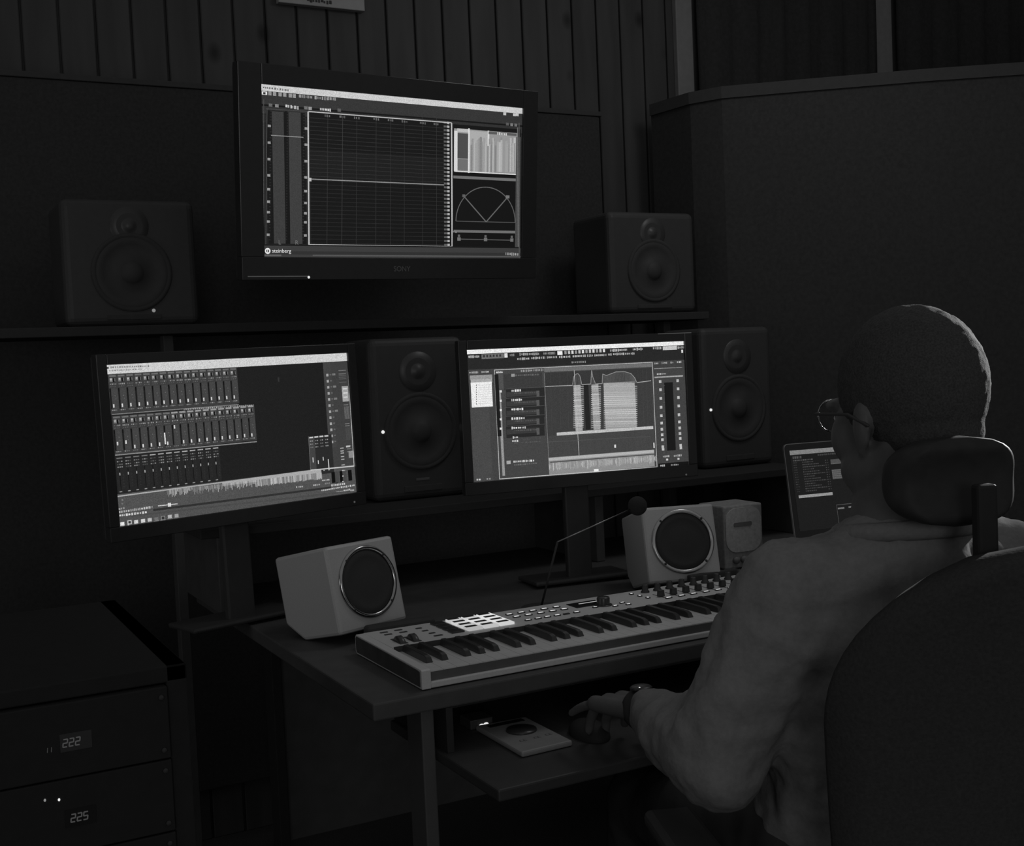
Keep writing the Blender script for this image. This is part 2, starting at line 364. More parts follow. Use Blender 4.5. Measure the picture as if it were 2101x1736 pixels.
(0.1637,0.3881,0.6744,0.3913,44),(0.1634,0.4127,0.6745,0.4159,44),(0.1631,0.4374,0.6746,0.4406,44),(0.1629,0.4621,0.6747,0.4653,44),(0.1626,0.4868,0.6749,0.49,44),(0.1623,0.5116,0.675,0.5148,44),
(0.1621,0.5364,0.6751,0.5396,38),(0.1618,0.5613,0.6752,0.5645,38),(0.1615,0.5862,0.6754,0.5894,38),(0.1613,0.6111,0.6755,0.6143,38),(0.161,0.6361,0.6756,0.6393,38),(0.1607,0.6611,0.6757,0.6643,38),
(0.1605,0.6862,0.6759,0.6894,38),(0.1602,0.7113,0.676,0.7145,38),(0.1599,0.7364,0.6761,0.7396,38),(0.1596,0.7616,0.6762,0.7648,38),(0.1594,0.7868,0.6764,0.79,38),(0.1591,0.812,0.6765,0.8152,38),
(0.1588,0.8373,0.6766,0.8405,38),(0.1585,0.8627,0.6768,0.8659,38),(0.1583,0.888,0.6769,0.8912,38),(0.158,0.9134,0.677,0.9166,38),(0.2297,0.1542,0.2214,0.9304,0.0028,52),(0.2827,0.1474,0.2757,0.9294,0.0028,62),
(0.3348,0.1406,0.329,0.9283,0.0028,50),(0.4065,0.1313,0.4024,0.9269,0.0028,50),(0.461,0.1242,0.4583,0.9258,0.0028,48),(0.5139,0.1173,0.5126,0.9247,0.0028,46),(0.5855,0.108,0.586,0.9233,0.0028,50),(0.6397,0.101,0.6415,0.9222,0.0028,50),
(0.2186,0.1435,0.2219,0.1568,92),(0.225,0.1437,0.2298,0.1573,97),(0.2334,0.1456,0.2377,0.1563,108),(0.2714,0.1425,0.279,0.1552,108),(0.2825,0.1446,0.286,0.1542,96),(0.2888,0.1428,0.2918,0.1566,103),
(0.3244,0.1415,0.328,0.1555,100),(0.3311,0.1434,0.3351,0.1543,109),(0.339,0.1423,0.3452,0.1562,89),(0.3958,0.1423,0.4021,0.1514,93),(0.405,0.14,0.4091,0.1546,98),(0.4127,0.1409,0.417,0.1545,108),
(0.4502,0.1405,0.4559,0.1526,101),(0.4598,0.1417,0.463,0.1524,106),(0.4647,0.1407,0.471,0.1539,92),(0.503,0.14,0.5082,0.155,88),(0.511,0.1417,0.5175,0.1542,94),(0.5212,0.1438,0.5249,0.1531,90),
(0.5745,0.1429,0.5812,0.1536,95),(0.5831,0.1433,0.5897,0.154,99),(0.5932,0.1422,0.5968,0.1561,98),(0.6286,0.142,0.6352,0.1547,95),(0.637,0.1413,0.6402,0.1562,95),(0.642,0.1433,0.6476,0.1547,95),
(0.6688,0.129,0.6828,0.141,90),(0.6828,0.128,0.6918,0.142,175),(0.669,0.1528,0.683,0.1648,90),(0.683,0.1518,0.692,0.1658,175),(0.6691,0.1767,0.6831,0.1887,90),(0.6831,0.1757,0.6921,0.1897,175),
(0.6692,0.2006,0.6832,0.2126,90),(0.6832,0.1996,0.6922,0.2136,175),(0.6693,0.2245,0.6833,0.2365,90),(0.6833,0.2235,0.6923,0.2375,175),(0.6695,0.2484,0.6835,0.2604,90),(0.6835,0.2474,0.6925,0.2614,175),
(0.6696,0.2724,0.6836,0.2844,90),(0.6836,0.2714,0.6926,0.2854,175),(0.6697,0.2965,0.6837,0.3085,90),(0.6837,0.2955,0.6927,0.3095,175),(0.6698,0.3206,0.6838,0.3326,90),(0.6838,0.3196,0.6928,0.3336,175),
(0.67,0.3447,0.684,0.3567,90),(0.684,0.3437,0.693,0.3577,175),(0.6701,0.3688,0.6841,0.3808,90),(0.6841,0.3678,0.6931,0.3818,175),(0.6702,0.393,0.6842,0.405,90),(0.6842,0.392,0.6932,0.406,175),
(0.6703,0.4172,0.6843,0.4292,90),(0.6843,0.4162,0.6933,0.4302,175),(0.6704,0.4415,0.6844,0.4535,90),(0.6844,0.4405,0.6934,0.4545,175),(0.6706,0.4658,0.6846,0.4778,90),(0.6846,0.4648,0.6936,0.4788,175),
(0.6707,0.4901,0.6847,0.5021,90),(0.6847,0.4891,0.6937,0.5031,175),(0.6708,0.5145,0.6848,0.5265,90),(0.6848,0.5135,0.6938,0.5275,175),(0.671,0.5389,0.685,0.5509,90),(0.685,0.5379,0.694,0.5519,175),
(0.6711,0.5633,0.6851,0.5753,90),(0.6851,0.5623,0.6941,0.5763,175),(0.6712,0.5878,0.6852,0.5998,90),(0.6852,0.5868,0.6942,0.6008,175),(0.6713,0.6123,0.6853,0.6243,90),(0.6853,0.6113,0.6943,0.6253,175),
(0.6715,0.6369,0.6855,0.6489,90),(0.6855,0.6359,0.6945,0.6499,175),(0.6716,0.6615,0.6856,0.6735,90),(0.6856,0.6605,0.6946,0.6745,175),(0.6717,0.6861,0.6857,0.6981,90),(0.6857,0.6851,0.6947,0.6991,175),
(0.6718,0.7108,0.6858,0.7228,90),(0.6858,0.7098,0.6948,0.7238,175),(0.672,0.7355,0.686,0.7475,90),(0.686,0.7345,0.695,0.7485,175),(0.6721,0.7603,0.6861,0.7723,90),(0.6861,0.7593,0.6951,0.7733,175),
(0.6722,0.7851,0.6862,0.7971,90),(0.6862,0.7841,0.6952,0.7981,175),(0.6723,0.8099,0.6863,0.8219,90),(0.6863,0.8089,0.6953,0.8229,175),(0.6725,0.8347,0.6865,0.8467,90),(0.6865,0.8337,0.6955,0.8477,175),
(0.6726,0.8596,0.6866,0.8716,90),(0.6866,0.8586,0.6956,0.8726,175),(0.6727,0.8846,0.6867,0.8966,90),(0.6867,0.8836,0.6957,0.8976,175),(0.6729,0.9096,0.6869,0.9216,90),(0.6869,0.9086,0.6959,0.9226,175),
(0.1623,0.5312,0.672,0.5301,0.006,140),(0.16,0.5248,0.169,0.5448,190),(0.1613,0.1339,0.7006,0.1325,0.006,190),(0.1602,0.1341,0.1573,0.9317,0.009,190),(0.7006,0.1325,0.7058,0.9292,0.01,190),(0.1568,0.925,0.7065,0.9271,0.007,190),
(0.707,0.1396,0.9934,0.9282,14),(0.711,0.1658,0.9792,0.4338,150),(0.7111,0.1807,0.7256,0.4393,215),(0.7253,0.1939,0.7706,0.3545,75),(0.7264,0.3587,0.7712,0.4304,110),(0.7238,0.1643,0.7693,0.1858,190),
(0.7744,0.1732,0.8537,0.4388,172),(0.7691,0.1589,0.7753,0.4453,225),(0.8508,0.1642,0.8577,0.4406,215),(0.8548,0.1688,0.9756,0.1854,90),(0.8911,0.1697,0.8965,0.1858,193),(0.8991,0.1696,0.905,0.1866,215),
(0.9078,0.1725,0.9136,0.1846,201),(0.9151,0.1715,0.9182,0.1864,184),(0.9213,0.1725,0.9254,0.1859,219),(0.9282,0.1719,0.9329,0.1872,207),(0.8217,0.2142,0.8274,0.4359,139),(0.7895,0.2358,0.7969,0.4384,178),
(0.9245,0.2099,0.9316,0.4273,146),(0.8096,0.2157,0.8145,0.437,185),(0.9376,0.2445,0.9454,0.4261,141),(0.8362,0.2443,0.843,0.4346,181),(0.9471,0.1991,0.9547,0.4253,170),(0.8738,0.2129,0.8802,0.4315,135),
(0.9586,0.2459,0.9654,0.4245,148),(0.9532,0.2284,0.9617,0.4248,180),(0.8745,0.2272,0.8812,0.4314,155),(0.8075,0.228,0.8147,0.4369,132),(0.7858,0.2497,0.7905,0.4389,162),(0.8672,0.2237,0.8756,0.4319,141),
(0.8558,0.2164,0.8627,0.433,146),(0.8451,0.2507,0.8503,0.434,163),(0.9519,0.1995,0.9573,0.4251,143),(0.9248,0.2341,0.9304,0.4274,149),(0.8107,0.2369,0.8147,0.4369,171),(0.951,0.2522,0.9585,0.425,187),
(0.7803,0.23,0.7878,0.4392,176),(0.8558,0.2615,0.8622,0.433,179),(0.8328,0.2183,0.8387,0.4349,138),(0.8502,0.2632,0.8554,0.4336,130),(0.7853,0.2222,0.7922,0.4388,151),(0.8321,0.2126,0.8403,0.4348,155),
(0.8163,0.2121,0.8206,0.4364,140),(0.9071,0.2074,0.9121,0.4289,159),(0.8247,0.2681,0.8288,0.4358,161),(0.9264,0.2212,0.9352,0.427,158),(0.823,0.2326,0.8271,0.4359,155),(0.8246,0.2615,0.8316,0.4355,159),
(0.7828,0.2276,0.7875,0.4392,142),(0.8213,0.2607,0.8255,0.436,133),(0.957,0.2275,0.9659,0.4244,154),(0.9517,0.2335,0.9597,0.4249,174),(0.8715,0.208,0.8769,0.4318,182),(0.9517,0.2502,0.9576,0.4251,169),
(0.9316,0.235,0.9396,0.4266,161),(0.9032,0.2407,0.9086,0.4292,185),(0.9622,0.1967,0.9715,0.424,187),(0.9054,0.2012,0.9139,0.4287,137),(0.9652,0.2329,0.9702,0.4241,140),(0.8993,0.234,0.9067,0.4293,185),
(0.8183,0.2085,0.8261,0.436,130),(0.9464,0.201,0.9549,0.4253,176),(0.9471,0.2277,0.9554,0.4253,142),(0.9062,0.2186,0.9145,0.4287,176),(0.8674,0.2348,0.8717,0.4322,132),(0.8913,0.2299,0.8992,0.4299,166),
(0.8033,0.2319,0.8101,0.4373,161),(0.7791,0.2632,0.7858,0.4393,135),(0.8812,0.2245,0.8888,0.4308,148),(0.8215,0.2374,0.8292,0.4357,135),(0.7988,0.248,0.8059,0.4377,160),(0.8603,0.2558,0.8674,0.4326,134),
(0.9474,0.2058,0.9537,0.4254,180),(0.858,0.2524,0.8627,0.433,182),(0.8103,0.2182,0.8163,0.4368,150),(0.8813,0.2564,0.8882,0.4308,130),(0.7127,0.4348,0.9792,0.4424,215),(0.709,0.4759,0.9826,0.4753,0.018,110),
(0.7111,0.8257,0.9848,0.8243,0.017,110),(0.9743,0.1907,0.9934,0.9282,70),(0.9789,0.1286,0.9892,0.9283,0.006,110),(0.7205,0.7605,0.7213,0.735,0.006,95),(0.7213,0.735,0.7236,0.7098,0.006,95),(0.7236,0.7098,0.7276,0.6852,0.006,95),
(0.7276,0.6852,0.733,0.6615,0.006,95),(0.733,0.6615,0.7398,0.6391,0.006,95),(0.7398,0.6391,0.7481,0.6182,0.006,95),(0.7481,0.6182,0.7575,0.5992,0.006,95),(0.7575,0.5992,0.7681,0.5821,0.006,95),(0.7681,0.5821,0.7796,0.5673,0.006,95),
(0.7796,0.5673,0.792,0.5549,0.006,95),(0.792,0.5549,0.8051,0.5451,0.006,95),(0.8051,0.5451,0.8188,0.538,0.006,95),(0.8188,0.538,0.8327,0.5337,0.006,95),(0.8327,0.5337,0.8469,0.5323,0.006,95),(0.8469,0.5323,0.861,0.5337,0.006,95),
(0.861,0.5337,0.875,0.538,0.006,95),(0.875,0.538,0.8886,0.5451,0.006,95),(0.8886,0.5451,0.9017,0.5549,0.006,95),(0.9017,0.5549,0.9141,0.5673,0.006,95),(0.9141,0.5673,0.9257,0.5821,0.006,95),(0.9257,0.5821,0.9363,0.5992,0.006,95),
(0.9363,0.5992,0.9457,0.6182,0.006,95),(0.9457,0.6182,0.9539,0.6391,0.006,95),(0.9539,0.6391,0.9608,0.6615,0.006,95),(0.9608,0.6615,0.9662,0.6852,0.006,95),(0.9662,0.6852,0.9701,0.7098,0.006,95),(0.9701,0.7098,0.9725,0.735,0.006,95),
(0.9725,0.735,0.9733,0.7605,0.006,95),(0.7205,0.7605,0.9733,0.7605,0.005,80),(0.7488,0.5919,0.8469,0.7605,0.0075,100),(0.9398,0.5904,0.8469,0.7605,0.0075,100),(0.9305,0.5804,0.9465,0.6004,115),(0.7455,0.5858,0.7575,0.6038,95),
(0.7291,0.8769,0.9632,0.8795,0.006,85),(0.7267,0.8658,0.7407,0.8878,110),(0.7291,0.848,0.7381,0.864,100),(0.839,0.8661,0.853,0.8881,110),(0.8413,0.848,0.8503,0.864,100),(0.9534,0.8675,0.9674,0.8895,110),
(0.9556,0.8491,0.9646,0.8651,100),(0.7092,0.8256,0.7152,0.8341,121),(0.7176,0.8241,0.7245,0.8373,127),(0,0.93,1,1,58),(0,0.965,1,0.985,46),(0,0.925,1,0.933,20),
(0.933,0.9621,0.9367,0.98,136),(0.9404,0.9625,0.9474,0.9807,140),(0.9506,0.9646,0.9582,0.9801,147),(0.9599,0.9624,0.9633,0.9837,164),(0.9667,0.964,0.9703,0.9831,162),(0.9735,0.9662,0.98,0.982,168),
(0.9829,0.9668,0.9906,0.9828,138),(0,0.985,0.06,0.995,95),(0.17,0.985,1,0.993,85),(0.0091,0.0849,-0.0003,0.9912,0.003,85),(0.9853,0.097,0.9945,1.0016,0.01,75),]
MIXER_UI = [
(0,0,1,1,80),(0,0.057,1,0.8,26),(0,0,1,0.057,208),(0.0034,0.0118,0.0098,0.0235,60),(0.0167,0.0101,0.0198,0.021,118),(0.0216,0.0105,0.0291,0.0208,129),
(0.032,0.01,0.0355,0.0219,120),(0.0394,0.0118,0.044,0.0205,136),(0.0469,0.0116,0.0545,0.0211,132),(0.056,0.0125,0.0613,0.0208,129),(0.0638,0.0126,0.071,0.0211,124),(0.0733,0.0125,0.0791,0.0217,113),
(0.0812,0.0136,0.0864,0.0211,137),(0.0882,0.0126,0.0915,0.0224,122),(0.0943,0.0128,0.0988,0.0225,127),(0.102,0.0138,0.1065,0.022,116),(0.1083,0.0134,0.1128,0.0228,126),(0.1153,0.0126,0.1196,0.024,119),
(0.1223,0.0133,0.1292,0.0236,118),(0.1312,0.0151,0.1346,0.0224,117),(0.1371,0.0152,0.1412,0.0226,119),(0.1437,0.015,0.1481,0.0232,135),(0.152,0.0144,0.1577,0.0242,116),(0.0107,0.0324,0.0149,0.0387,146),
(0.0188,0.0312,0.0257,0.04,158),(0.0284,0.0314,0.0361,0.0399,148),(0.0398,0.0313,0.0431,0.0401,135),(0.0454,0.0326,0.0523,0.0388,149),(0.0545,0.031,0.0579,0.0406,132),(0.0607,0.0326,0.0685,0.039,152),
(0.0709,0.0311,0.077,0.0406,142),(0.0794,0.0313,0.0847,0.0405,153),(0.0866,0.0323,0.0909,0.0395,146),(0.0948,0.0317,0.1007,0.0403,134),(0.1037,0.0316,0.1107,0.0404,146),(0.1145,0.0325,0.1185,0.0396,140),
(0.121,0.033,0.1243,0.0392,150),(0.1266,0.0329,0.1303,0.0394,164),(0,0.0585,0.494,0.3053,56),(0.0046,0.0599,0.503,0.2961,58),(0.0083,0.0634,0.0326,0.0741,105),(0.009,0.0812,0.0196,0.1048,120),
(0.0108,0.0835,0.0171,0.0953,175),(0.0202,0.0835,0.0264,0.1071,16),(0.027,0.0835,0.0289,0.1024,130),(0.0093,0.1154,0.013,0.1237,120),(0.0155,0.1154,0.0192,0.1237,150),(0.0217,0.1154,0.0255,0.1237,120),
(0.028,0.1154,0.0317,0.1237,120),(0.0093,0.1308,0.0139,0.1367,80),(0.0171,0.1308,0.0217,0.1367,80),(0.0249,0.1308,0.0295,0.1367,80),(0.0052,0.1449,0.0108,0.2725,20),(0.0055,0.1449,0.0105,0.1686,6),
(0.0124,0.1449,0.0342,0.2725,66),(0.0127,0.1449,0.0139,0.2725,64),(0.0227,0.1898,0.0252,0.1945,120),(0.0245,0.2087,0.027,0.2134,100),(0.0139,0.243,0.0189,0.2642,215),(0.0093,0.2772,0.0139,0.2831,150),
(0.0161,0.2772,0.0208,0.2831,150),(0.023,0.2772,0.0277,0.2831,110),(0.0077,0.2878,0.0295,0.2914,60),(0.0395,0.0634,0.0638,0.0741,105),(0.0401,0.0812,0.0507,0.1048,120),(0.042,0.0835,0.0482,0.0953,175),
(0.0513,0.0835,0.0576,0.1071,16),(0.0582,0.0835,0.0601,0.1024,130),(0.0404,0.1154,0.0442,0.1237,120),(0.0467,0.1154,0.0504,0.1237,150),(0.0529,0.1154,0.0566,0.1237,150),(0.0591,0.1154,0.0629,0.1237,150),
(0.0404,0.1308,0.0451,0.1367,80),(0.0482,0.1308,0.0529,0.1367,95),(0.056,0.1308,0.0607,0.1367,80),(0.0364,0.1449,0.042,0.2725,20),(0.0367,0.1449,0.0417,0.1686,6),(0.0435,0.1449,0.0653,0.2725,66),
(0.0439,0.1449,0.0451,0.2725,64),(0.0538,0.1898,0.0563,0.1945,120),(0.0557,0.2087,0.0582,0.2134,100),(0.0451,0.243,0.0501,0.2642,215),(0.0404,0.2772,0.0451,0.2831,150),(0.0473,0.2772,0.052,0.2831,150),
(0.0541,0.2772,0.0588,0.2831,110),(0.0389,0.2878,0.0607,0.2914,60),(0.0706,0.0634,0.0949,0.0741,105),(0.0713,0.0812,0.0819,0.1048,120),(0.0731,0.0835,0.0794,0.0953,175),(0.0825,0.0835,0.0887,0.1071,16),
(0.0893,0.0835,0.0912,0.1024,130),(0.0716,0.1154,0.0753,0.1237,90),(0.0778,0.1154,0.0815,0.1237,90),(0.084,0.1154,0.0878,0.1237,90),(0.0903,0.1154,0.094,0.1237,90),(0.0716,0.1308,0.0763,0.1367,80),
(0.0794,0.1308,0.084,0.1367,80),(0.0872,0.1308,0.0918,0.1367,95),(0.0675,0.1449,0.0731,0.2725,20),(0.0678,0.1449,0.0728,0.1686,6),(0.0747,0.1449,0.0965,0.2725,66),(0.075,0.1449,0.0763,0.2725,64),
(0.085,0.1898,0.0875,0.1945,120),(0.0868,0.2087,0.0893,0.2134,100),(0.0763,0.243,0.0812,0.2642,215),(0.0716,0.2772,0.0763,0.2831,110),(0.0784,0.2772,0.0831,0.2831,150),(0.0853,0.2772,0.09,0.2831,110),
(0.07,0.2878,0.0918,0.2914,60),(0.1018,0.0634,0.1261,0.0741,105),(0.1024,0.0812,0.113,0.1048,120),(0.1043,0.0835,0.1105,0.0953,175),(0.1136,0.0835,0.1199,0.1071,16),(0.1205,0.0835,0.1224,0.1024,130),
(0.1027,0.1154,0.1065,0.1237,150),(0.109,0.1154,0.1127,0.1237,90),(0.1152,0.1154,0.1189,0.1237,150),(0.1214,0.1154,0.1252,0.1237,120),(0.1027,0.1308,0.1074,0.1367,80),(0.1105,0.1308,0.1152,0.1367,95),
(0.1183,0.1308,0.123,0.1367,80),(0.0987,0.1449,0.1043,0.2725,20),(0.099,0.1449,0.104,0.1686,6),(0.1058,0.1449,0.1276,0.2725,66),(0.1062,0.1449,0.1074,0.2725,64),(0.1161,0.1898,0.1186,0.1945,120),
(0.118,0.2087,0.1205,0.2134,100),(0.1074,0.243,0.1124,0.2642,215),(0.1027,0.2772,0.1074,0.2831,150),(0.1096,0.2772,0.1143,0.2831,150),(0.1164,0.2772,0.1211,0.2831,150),(0.1012,0.2878,0.123,0.2914,60),
(0.1329,0.0634,0.1572,0.0741,105),(0.1336,0.0812,0.1442,0.1048,120),(0.1354,0.0835,0.1417,0.0953,175),(0.1448,0.0835,0.151,0.1071,16),(0.1516,0.0835,0.1535,0.1024,130),(0.1339,0.1154,0.1376,0.1237,90),
(0.1401,0.1154,0.1438,0.1237,90),(0.1463,0.1154,0.1501,0.1237,150),(0.1526,0.1154,0.1563,0.1237,90),(0.1339,0.1308,0.1386,0.1367,95),(0.1417,0.1308,0.1463,0.1367,80),(0.1495,0.1308,0.1541,0.1367,95),
(0.1298,0.1449,0.1354,0.2725,20),(0.1301,0.1449,0.1351,0.1686,6),(0.137,0.1449,0.1588,0.2725,66),(0.1373,0.1449,0.1386,0.2725,64),(0.1473,0.1898,0.1498,0.1945,120),(0.1491,0.2087,0.1516,0.2134,100),
(0.1386,0.243,0.1435,0.2642,215),(0.1339,0.2772,0.1386,0.2831,150),(0.1407,0.2772,0.1454,0.2831,110),(0.1476,0.2772,0.1523,0.2831,110),(0.1323,0.2878,0.1541,0.2914,60),(0.1641,0.0634,0.1884,0.0741,105),
(0.1647,0.0812,0.1753,0.1048,120),(0.1666,0.0835,0.1728,0.0953,175),(0.1759,0.0835,0.1822,0.1071,16),(0.1828,0.0835,0.1847,0.1024,130),(0.165,0.1154,0.1688,0.1237,90),(0.1713,0.1154,0.175,0.1237,120),
(0.1775,0.1154,0.1812,0.1237,150),(0.1837,0.1154,0.1875,0.1237,90),(0.165,0.1308,0.1697,0.1367,80),(0.1728,0.1308,0.1775,0.1367,80),(0.1806,0.1308,0.1853,0.1367,80),(0.161,0.1449,0.1666,0.2725,20),
(0.1613,0.1449,0.1663,0.1686,6),(0.1681,0.1449,0.19,0.2725,66),(0.1685,0.1449,0.1697,0.2725,64),(0.1784,0.1898,0.1809,0.1945,120),(0.1803,0.2087,0.1828,0.2134,100),(0.1697,0.243,0.1747,0.2642,215),
(0.165,0.2772,0.1697,0.2831,110),(0.1719,0.2772,0.1766,0.2831,150),(0.1787,0.2772,0.1834,0.2831,110),(0.1635,0.2878,0.1853,0.2914,60),(0.1952,0.0634,0.2195,0.0741,105),(0.1959,0.0812,0.2065,0.1048,120),
(0.1977,0.0835,0.204,0.0953,175),(0.2071,0.0835,0.2133,0.1071,16),(0.2139,0.0835,0.2158,0.1024,130),(0.1962,0.1154,0.1999,0.1237,90),(0.2024,0.1154,0.2061,0.1237,90),(0.2086,0.1154,0.2124,0.1237,150),
(0.2149,0.1154,0.2186,0.1237,90),(0.1962,0.1308,0.2009,0.1367,80),(0.204,0.1308,0.2086,0.1367,95),(0.2118,0.1308,0.2164,0.1367,80),(0.1921,0.1449,0.1977,0.2725,20),(0.1924,0.1449,0.1974,0.1686,6),
(0.1993,0.1449,0.2211,0.2725,66),(0.1996,0.1449,0.2009,0.2725,64),(0.2096,0.1898,0.2121,0.1945,120),(0.2114,0.2087,0.2139,0.2134,100),(0.2009,0.243,0.2058,0.2642,215),(0.1962,0.2772,0.2009,0.2831,150),
(0.203,0.2772,0.2077,0.2831,110),(0.2099,0.2772,0.2146,0.2831,150),(0.1946,0.2878,0.2164,0.2914,60),(0.2264,0.0634,0.2507,0.0741,105),(0.227,0.0812,0.2376,0.1048,120),(0.2289,0.0835,0.2351,0.0953,175),
(0.2382,0.0835,0.2445,0.1071,16),(0.2451,0.0835,0.247,0.1024,130),(0.2273,0.1154,0.2311,0.1237,90),(0.2336,0.1154,0.2373,0.1237,150),(0.2398,0.1154,0.2435,0.1237,90),(0.246,0.1154,0.2498,0.1237,150),
(0.2273,0.1308,0.232,0.1367,80),(0.2351,0.1308,0.2398,0.1367,80),(0.2429,0.1308,0.2476,0.1367,80),(0.2233,0.1449,0.2289,0.2725,20),(0.2236,0.1449,0.2286,0.1686,6),(0.2304,0.1449,0.2523,0.2725,66),
(0.2308,0.1449,0.232,0.2725,64),(0.2407,0.1898,0.2432,0.1945,120),(0.2426,0.2087,0.2451,0.2134,100),(0.232,0.243,0.237,0.2642,215),(0.2273,0.2772,0.232,0.2831,110),(0.2342,0.2772,0.2389,0.2831,150),
(0.241,0.2772,0.2457,0.2831,110),(0.2258,0.2878,0.2476,0.2914,60),(0.2575,0.0634,0.2818,0.0741,105),(0.2582,0.0812,0.2688,0.1048,120),(0.26,0.0835,0.2663,0.0953,175),(0.2694,0.0835,0.2756,0.1071,16),
(0.2762,0.0835,0.2781,0.1024,130),(0.2585,0.1154,0.2622,0.1237,150),(0.2647,0.1154,0.2685,0.1237,120),(0.2709,0.1154,0.2747,0.1237,150),(0.2772,0.1154,0.2809,0.1237,150),(0.2585,0.1308,0.2632,0.1367,80),
(0.2663,0.1308,0.2709,0.1367,80),(0.2741,0.1308,0.2787,0.1367,95),(0.2544,0.1449,0.26,0.2725,20),(0.2547,0.1449,0.2597,0.1686,6),(0.2616,0.1449,0.2834,0.2725,66),(0.2619,0.1449,0.2632,0.2725,64),
(0.2719,0.1898,0.2744,0.1945,120),(0.2737,0.2087,0.2762,0.2134,100),(0.2632,0.243,0.2681,0.2642,215),(0.2585,0.2772,0.2632,0.2831,110),(0.2653,0.2772,0.27,0.2831,110),(0.2722,0.2772,0.2769,0.2831,110),
(0.2569,0.2878,0.2787,0.2914,60),(0.2887,0.0634,0.313,0.0741,105),(0.2893,0.0812,0.2999,0.1048,120),(0.2912,0.0835,0.2974,0.0953,175),(0.3005,0.0835,0.3068,0.1071,16),(0.3074,0.0835,0.3093,0.1024,130),
(0.2896,0.1154,0.2934,0.1237,150),(0.2959,0.1154,0.2996,0.1237,120),(0.3021,0.1154,0.3058,0.1237,150),(0.3083,0.1154,0.3121,0.1237,150),(0.2896,0.1308,0.2943,0.1367,80),(0.2974,0.1308,0.3021,0.1367,95),
(0.3052,0.1308,0.3099,0.1367,80),(0.2856,0.1449,0.2912,0.2725,20),(0.2859,0.1449,0.2909,0.1686,6),(0.2927,0.1449,0.3146,0.2725,66),(0.2931,0.1449,0.2943,0.2725,64),(0.303,0.1898,0.3055,0.1945,120),
(0.3049,0.2087,0.3074,0.2134,100),(0.2943,0.243,0.2993,0.2642,215),(0.2896,0.2772,0.2943,0.2831,150),(0.2965,0.2772,0.3012,0.2831,150),(0.3033,0.2772,0.308,0.2831,110),(0.2881,0.2878,0.3099,0.2914,60),
(0.3199,0.0634,0.3441,0.0741,105),(0.3205,0.0812,0.3311,0.1048,120),(0.3223,0.0835,0.3286,0.0953,175),(0.3317,0.0835,0.3379,0.1071,16),(0.3385,0.0835,0.3404,0.1024,130),(0.3208,0.1154,0.3245,0.1237,120),
(0.327,0.1154,0.3308,0.1237,90),(0.3332,0.1154,0.337,0.1237,150),(0.3395,0.1154,0.3432,0.1237,150),(0.3208,0.1308,0.3255,0.1367,80),(0.3286,0.1308,0.3332,0.1367,95),(0.3364,0.1308,0.341,0.1367,95),
(0.3167,0.1449,0.3223,0.2725,20),(0.317,0.1449,0.322,0.1686,6),(0.3239,0.1449,0.3457,0.2725,66),(0.3242,0.1449,0.3255,0.2725,64),(0.3342,0.1898,0.3367,0.1945,120),(0.336,0.2087,0.3385,0.2134,100),
(0.3255,0.243,0.3304,0.2642,215),(0.3208,0.2772,0.3255,0.2831,110),(0.3276,0.2772,0.3323,0.2831,150),(0.3345,0.2772,0.3392,0.2831,110),(0.3192,0.2878,0.341,0.2914,60),(0.351,0.0634,0.3753,0.0741,105),
(0.3516,0.0812,0.3622,0.1048,120),(0.3535,0.0835,0.3597,0.0953,175),(0.3628,0.0835,0.3691,0.1071,16),(0.3697,0.0835,0.3716,0.1024,130),(0.3519,0.1154,0.3557,0.1237,90),(0.3582,0.1154,0.3619,0.1237,90),
(0.3644,0.1154,0.3681,0.1237,120),(0.3706,0.1154,0.3744,0.1237,120),(0.3519,0.1308,0.3566,0.1367,95),(0.3597,0.1308,0.3644,0.1367,80),(0.3675,0.1308,0.3722,0.1367,95),(0.3479,0.1449,0.3535,0.2725,20),
(0.3482,0.1449,0.3532,0.1686,6),(0.3551,0.1449,0.3769,0.2725,66),(0.3554,0.1449,0.3566,0.2725,64),(0.3653,0.1898,0.3678,0.1945,120),(0.3672,0.2087,0.3697,0.2134,100),(0.3566,0.243,0.3616,0.2642,215),
(0.3519,0.2772,0.3566,0.2831,150),(0.3588,0.2772,0.3635,0.2831,110),(0.3656,0.2772,0.3703,0.2831,110),(0.3504,0.2878,0.3722,0.2914,60),(0.3822,0.0634,0.4065,0.0741,105),(0.3828,0.0812,0.3934,0.1048,120),
(0.3846,0.0835,0.3909,0.0953,175),(0.394,0.0835,0.4002,0.1071,16),(0.4008,0.0835,0.4027,0.1024,130),(0.3831,0.1154,0.3868,0.1237,90),(0.3893,0.1154,0.3931,0.1237,120),(0.3955,0.1154,0.3993,0.1237,150),
(0.4018,0.1154,0.4055,0.1237,120),(0.3831,0.1308,0.3878,0.1367,95),(0.3909,0.1308,0.3955,0.1367,95),(0.3987,0.1308,0.4033,0.1367,80),(0.379,0.1449,0.3846,0.2725,20),(0.3793,0.1449,0.3843,0.1686,6),
(0.3862,0.1449,0.408,0.2725,66),(0.3865,0.1449,0.3878,0.2725,64),(0.3965,0.1898,0.399,0.1945,120),(0.3984,0.2087,0.4008,0.2134,100),(0.3878,0.243,0.3927,0.2642,215),(0.3831,0.2772,0.3878,0.2831,110),
(0.3899,0.2772,0.3946,0.2831,150),(0.3968,0.2772,0.4015,0.2831,110),(0.3815,0.2878,0.4033,0.2914,60),(0.4133,0.0634,0.4376,0.0741,105),(0.4139,0.0812,0.4245,0.1048,120),(0.4158,0.0835,0.422,0.0953,175),
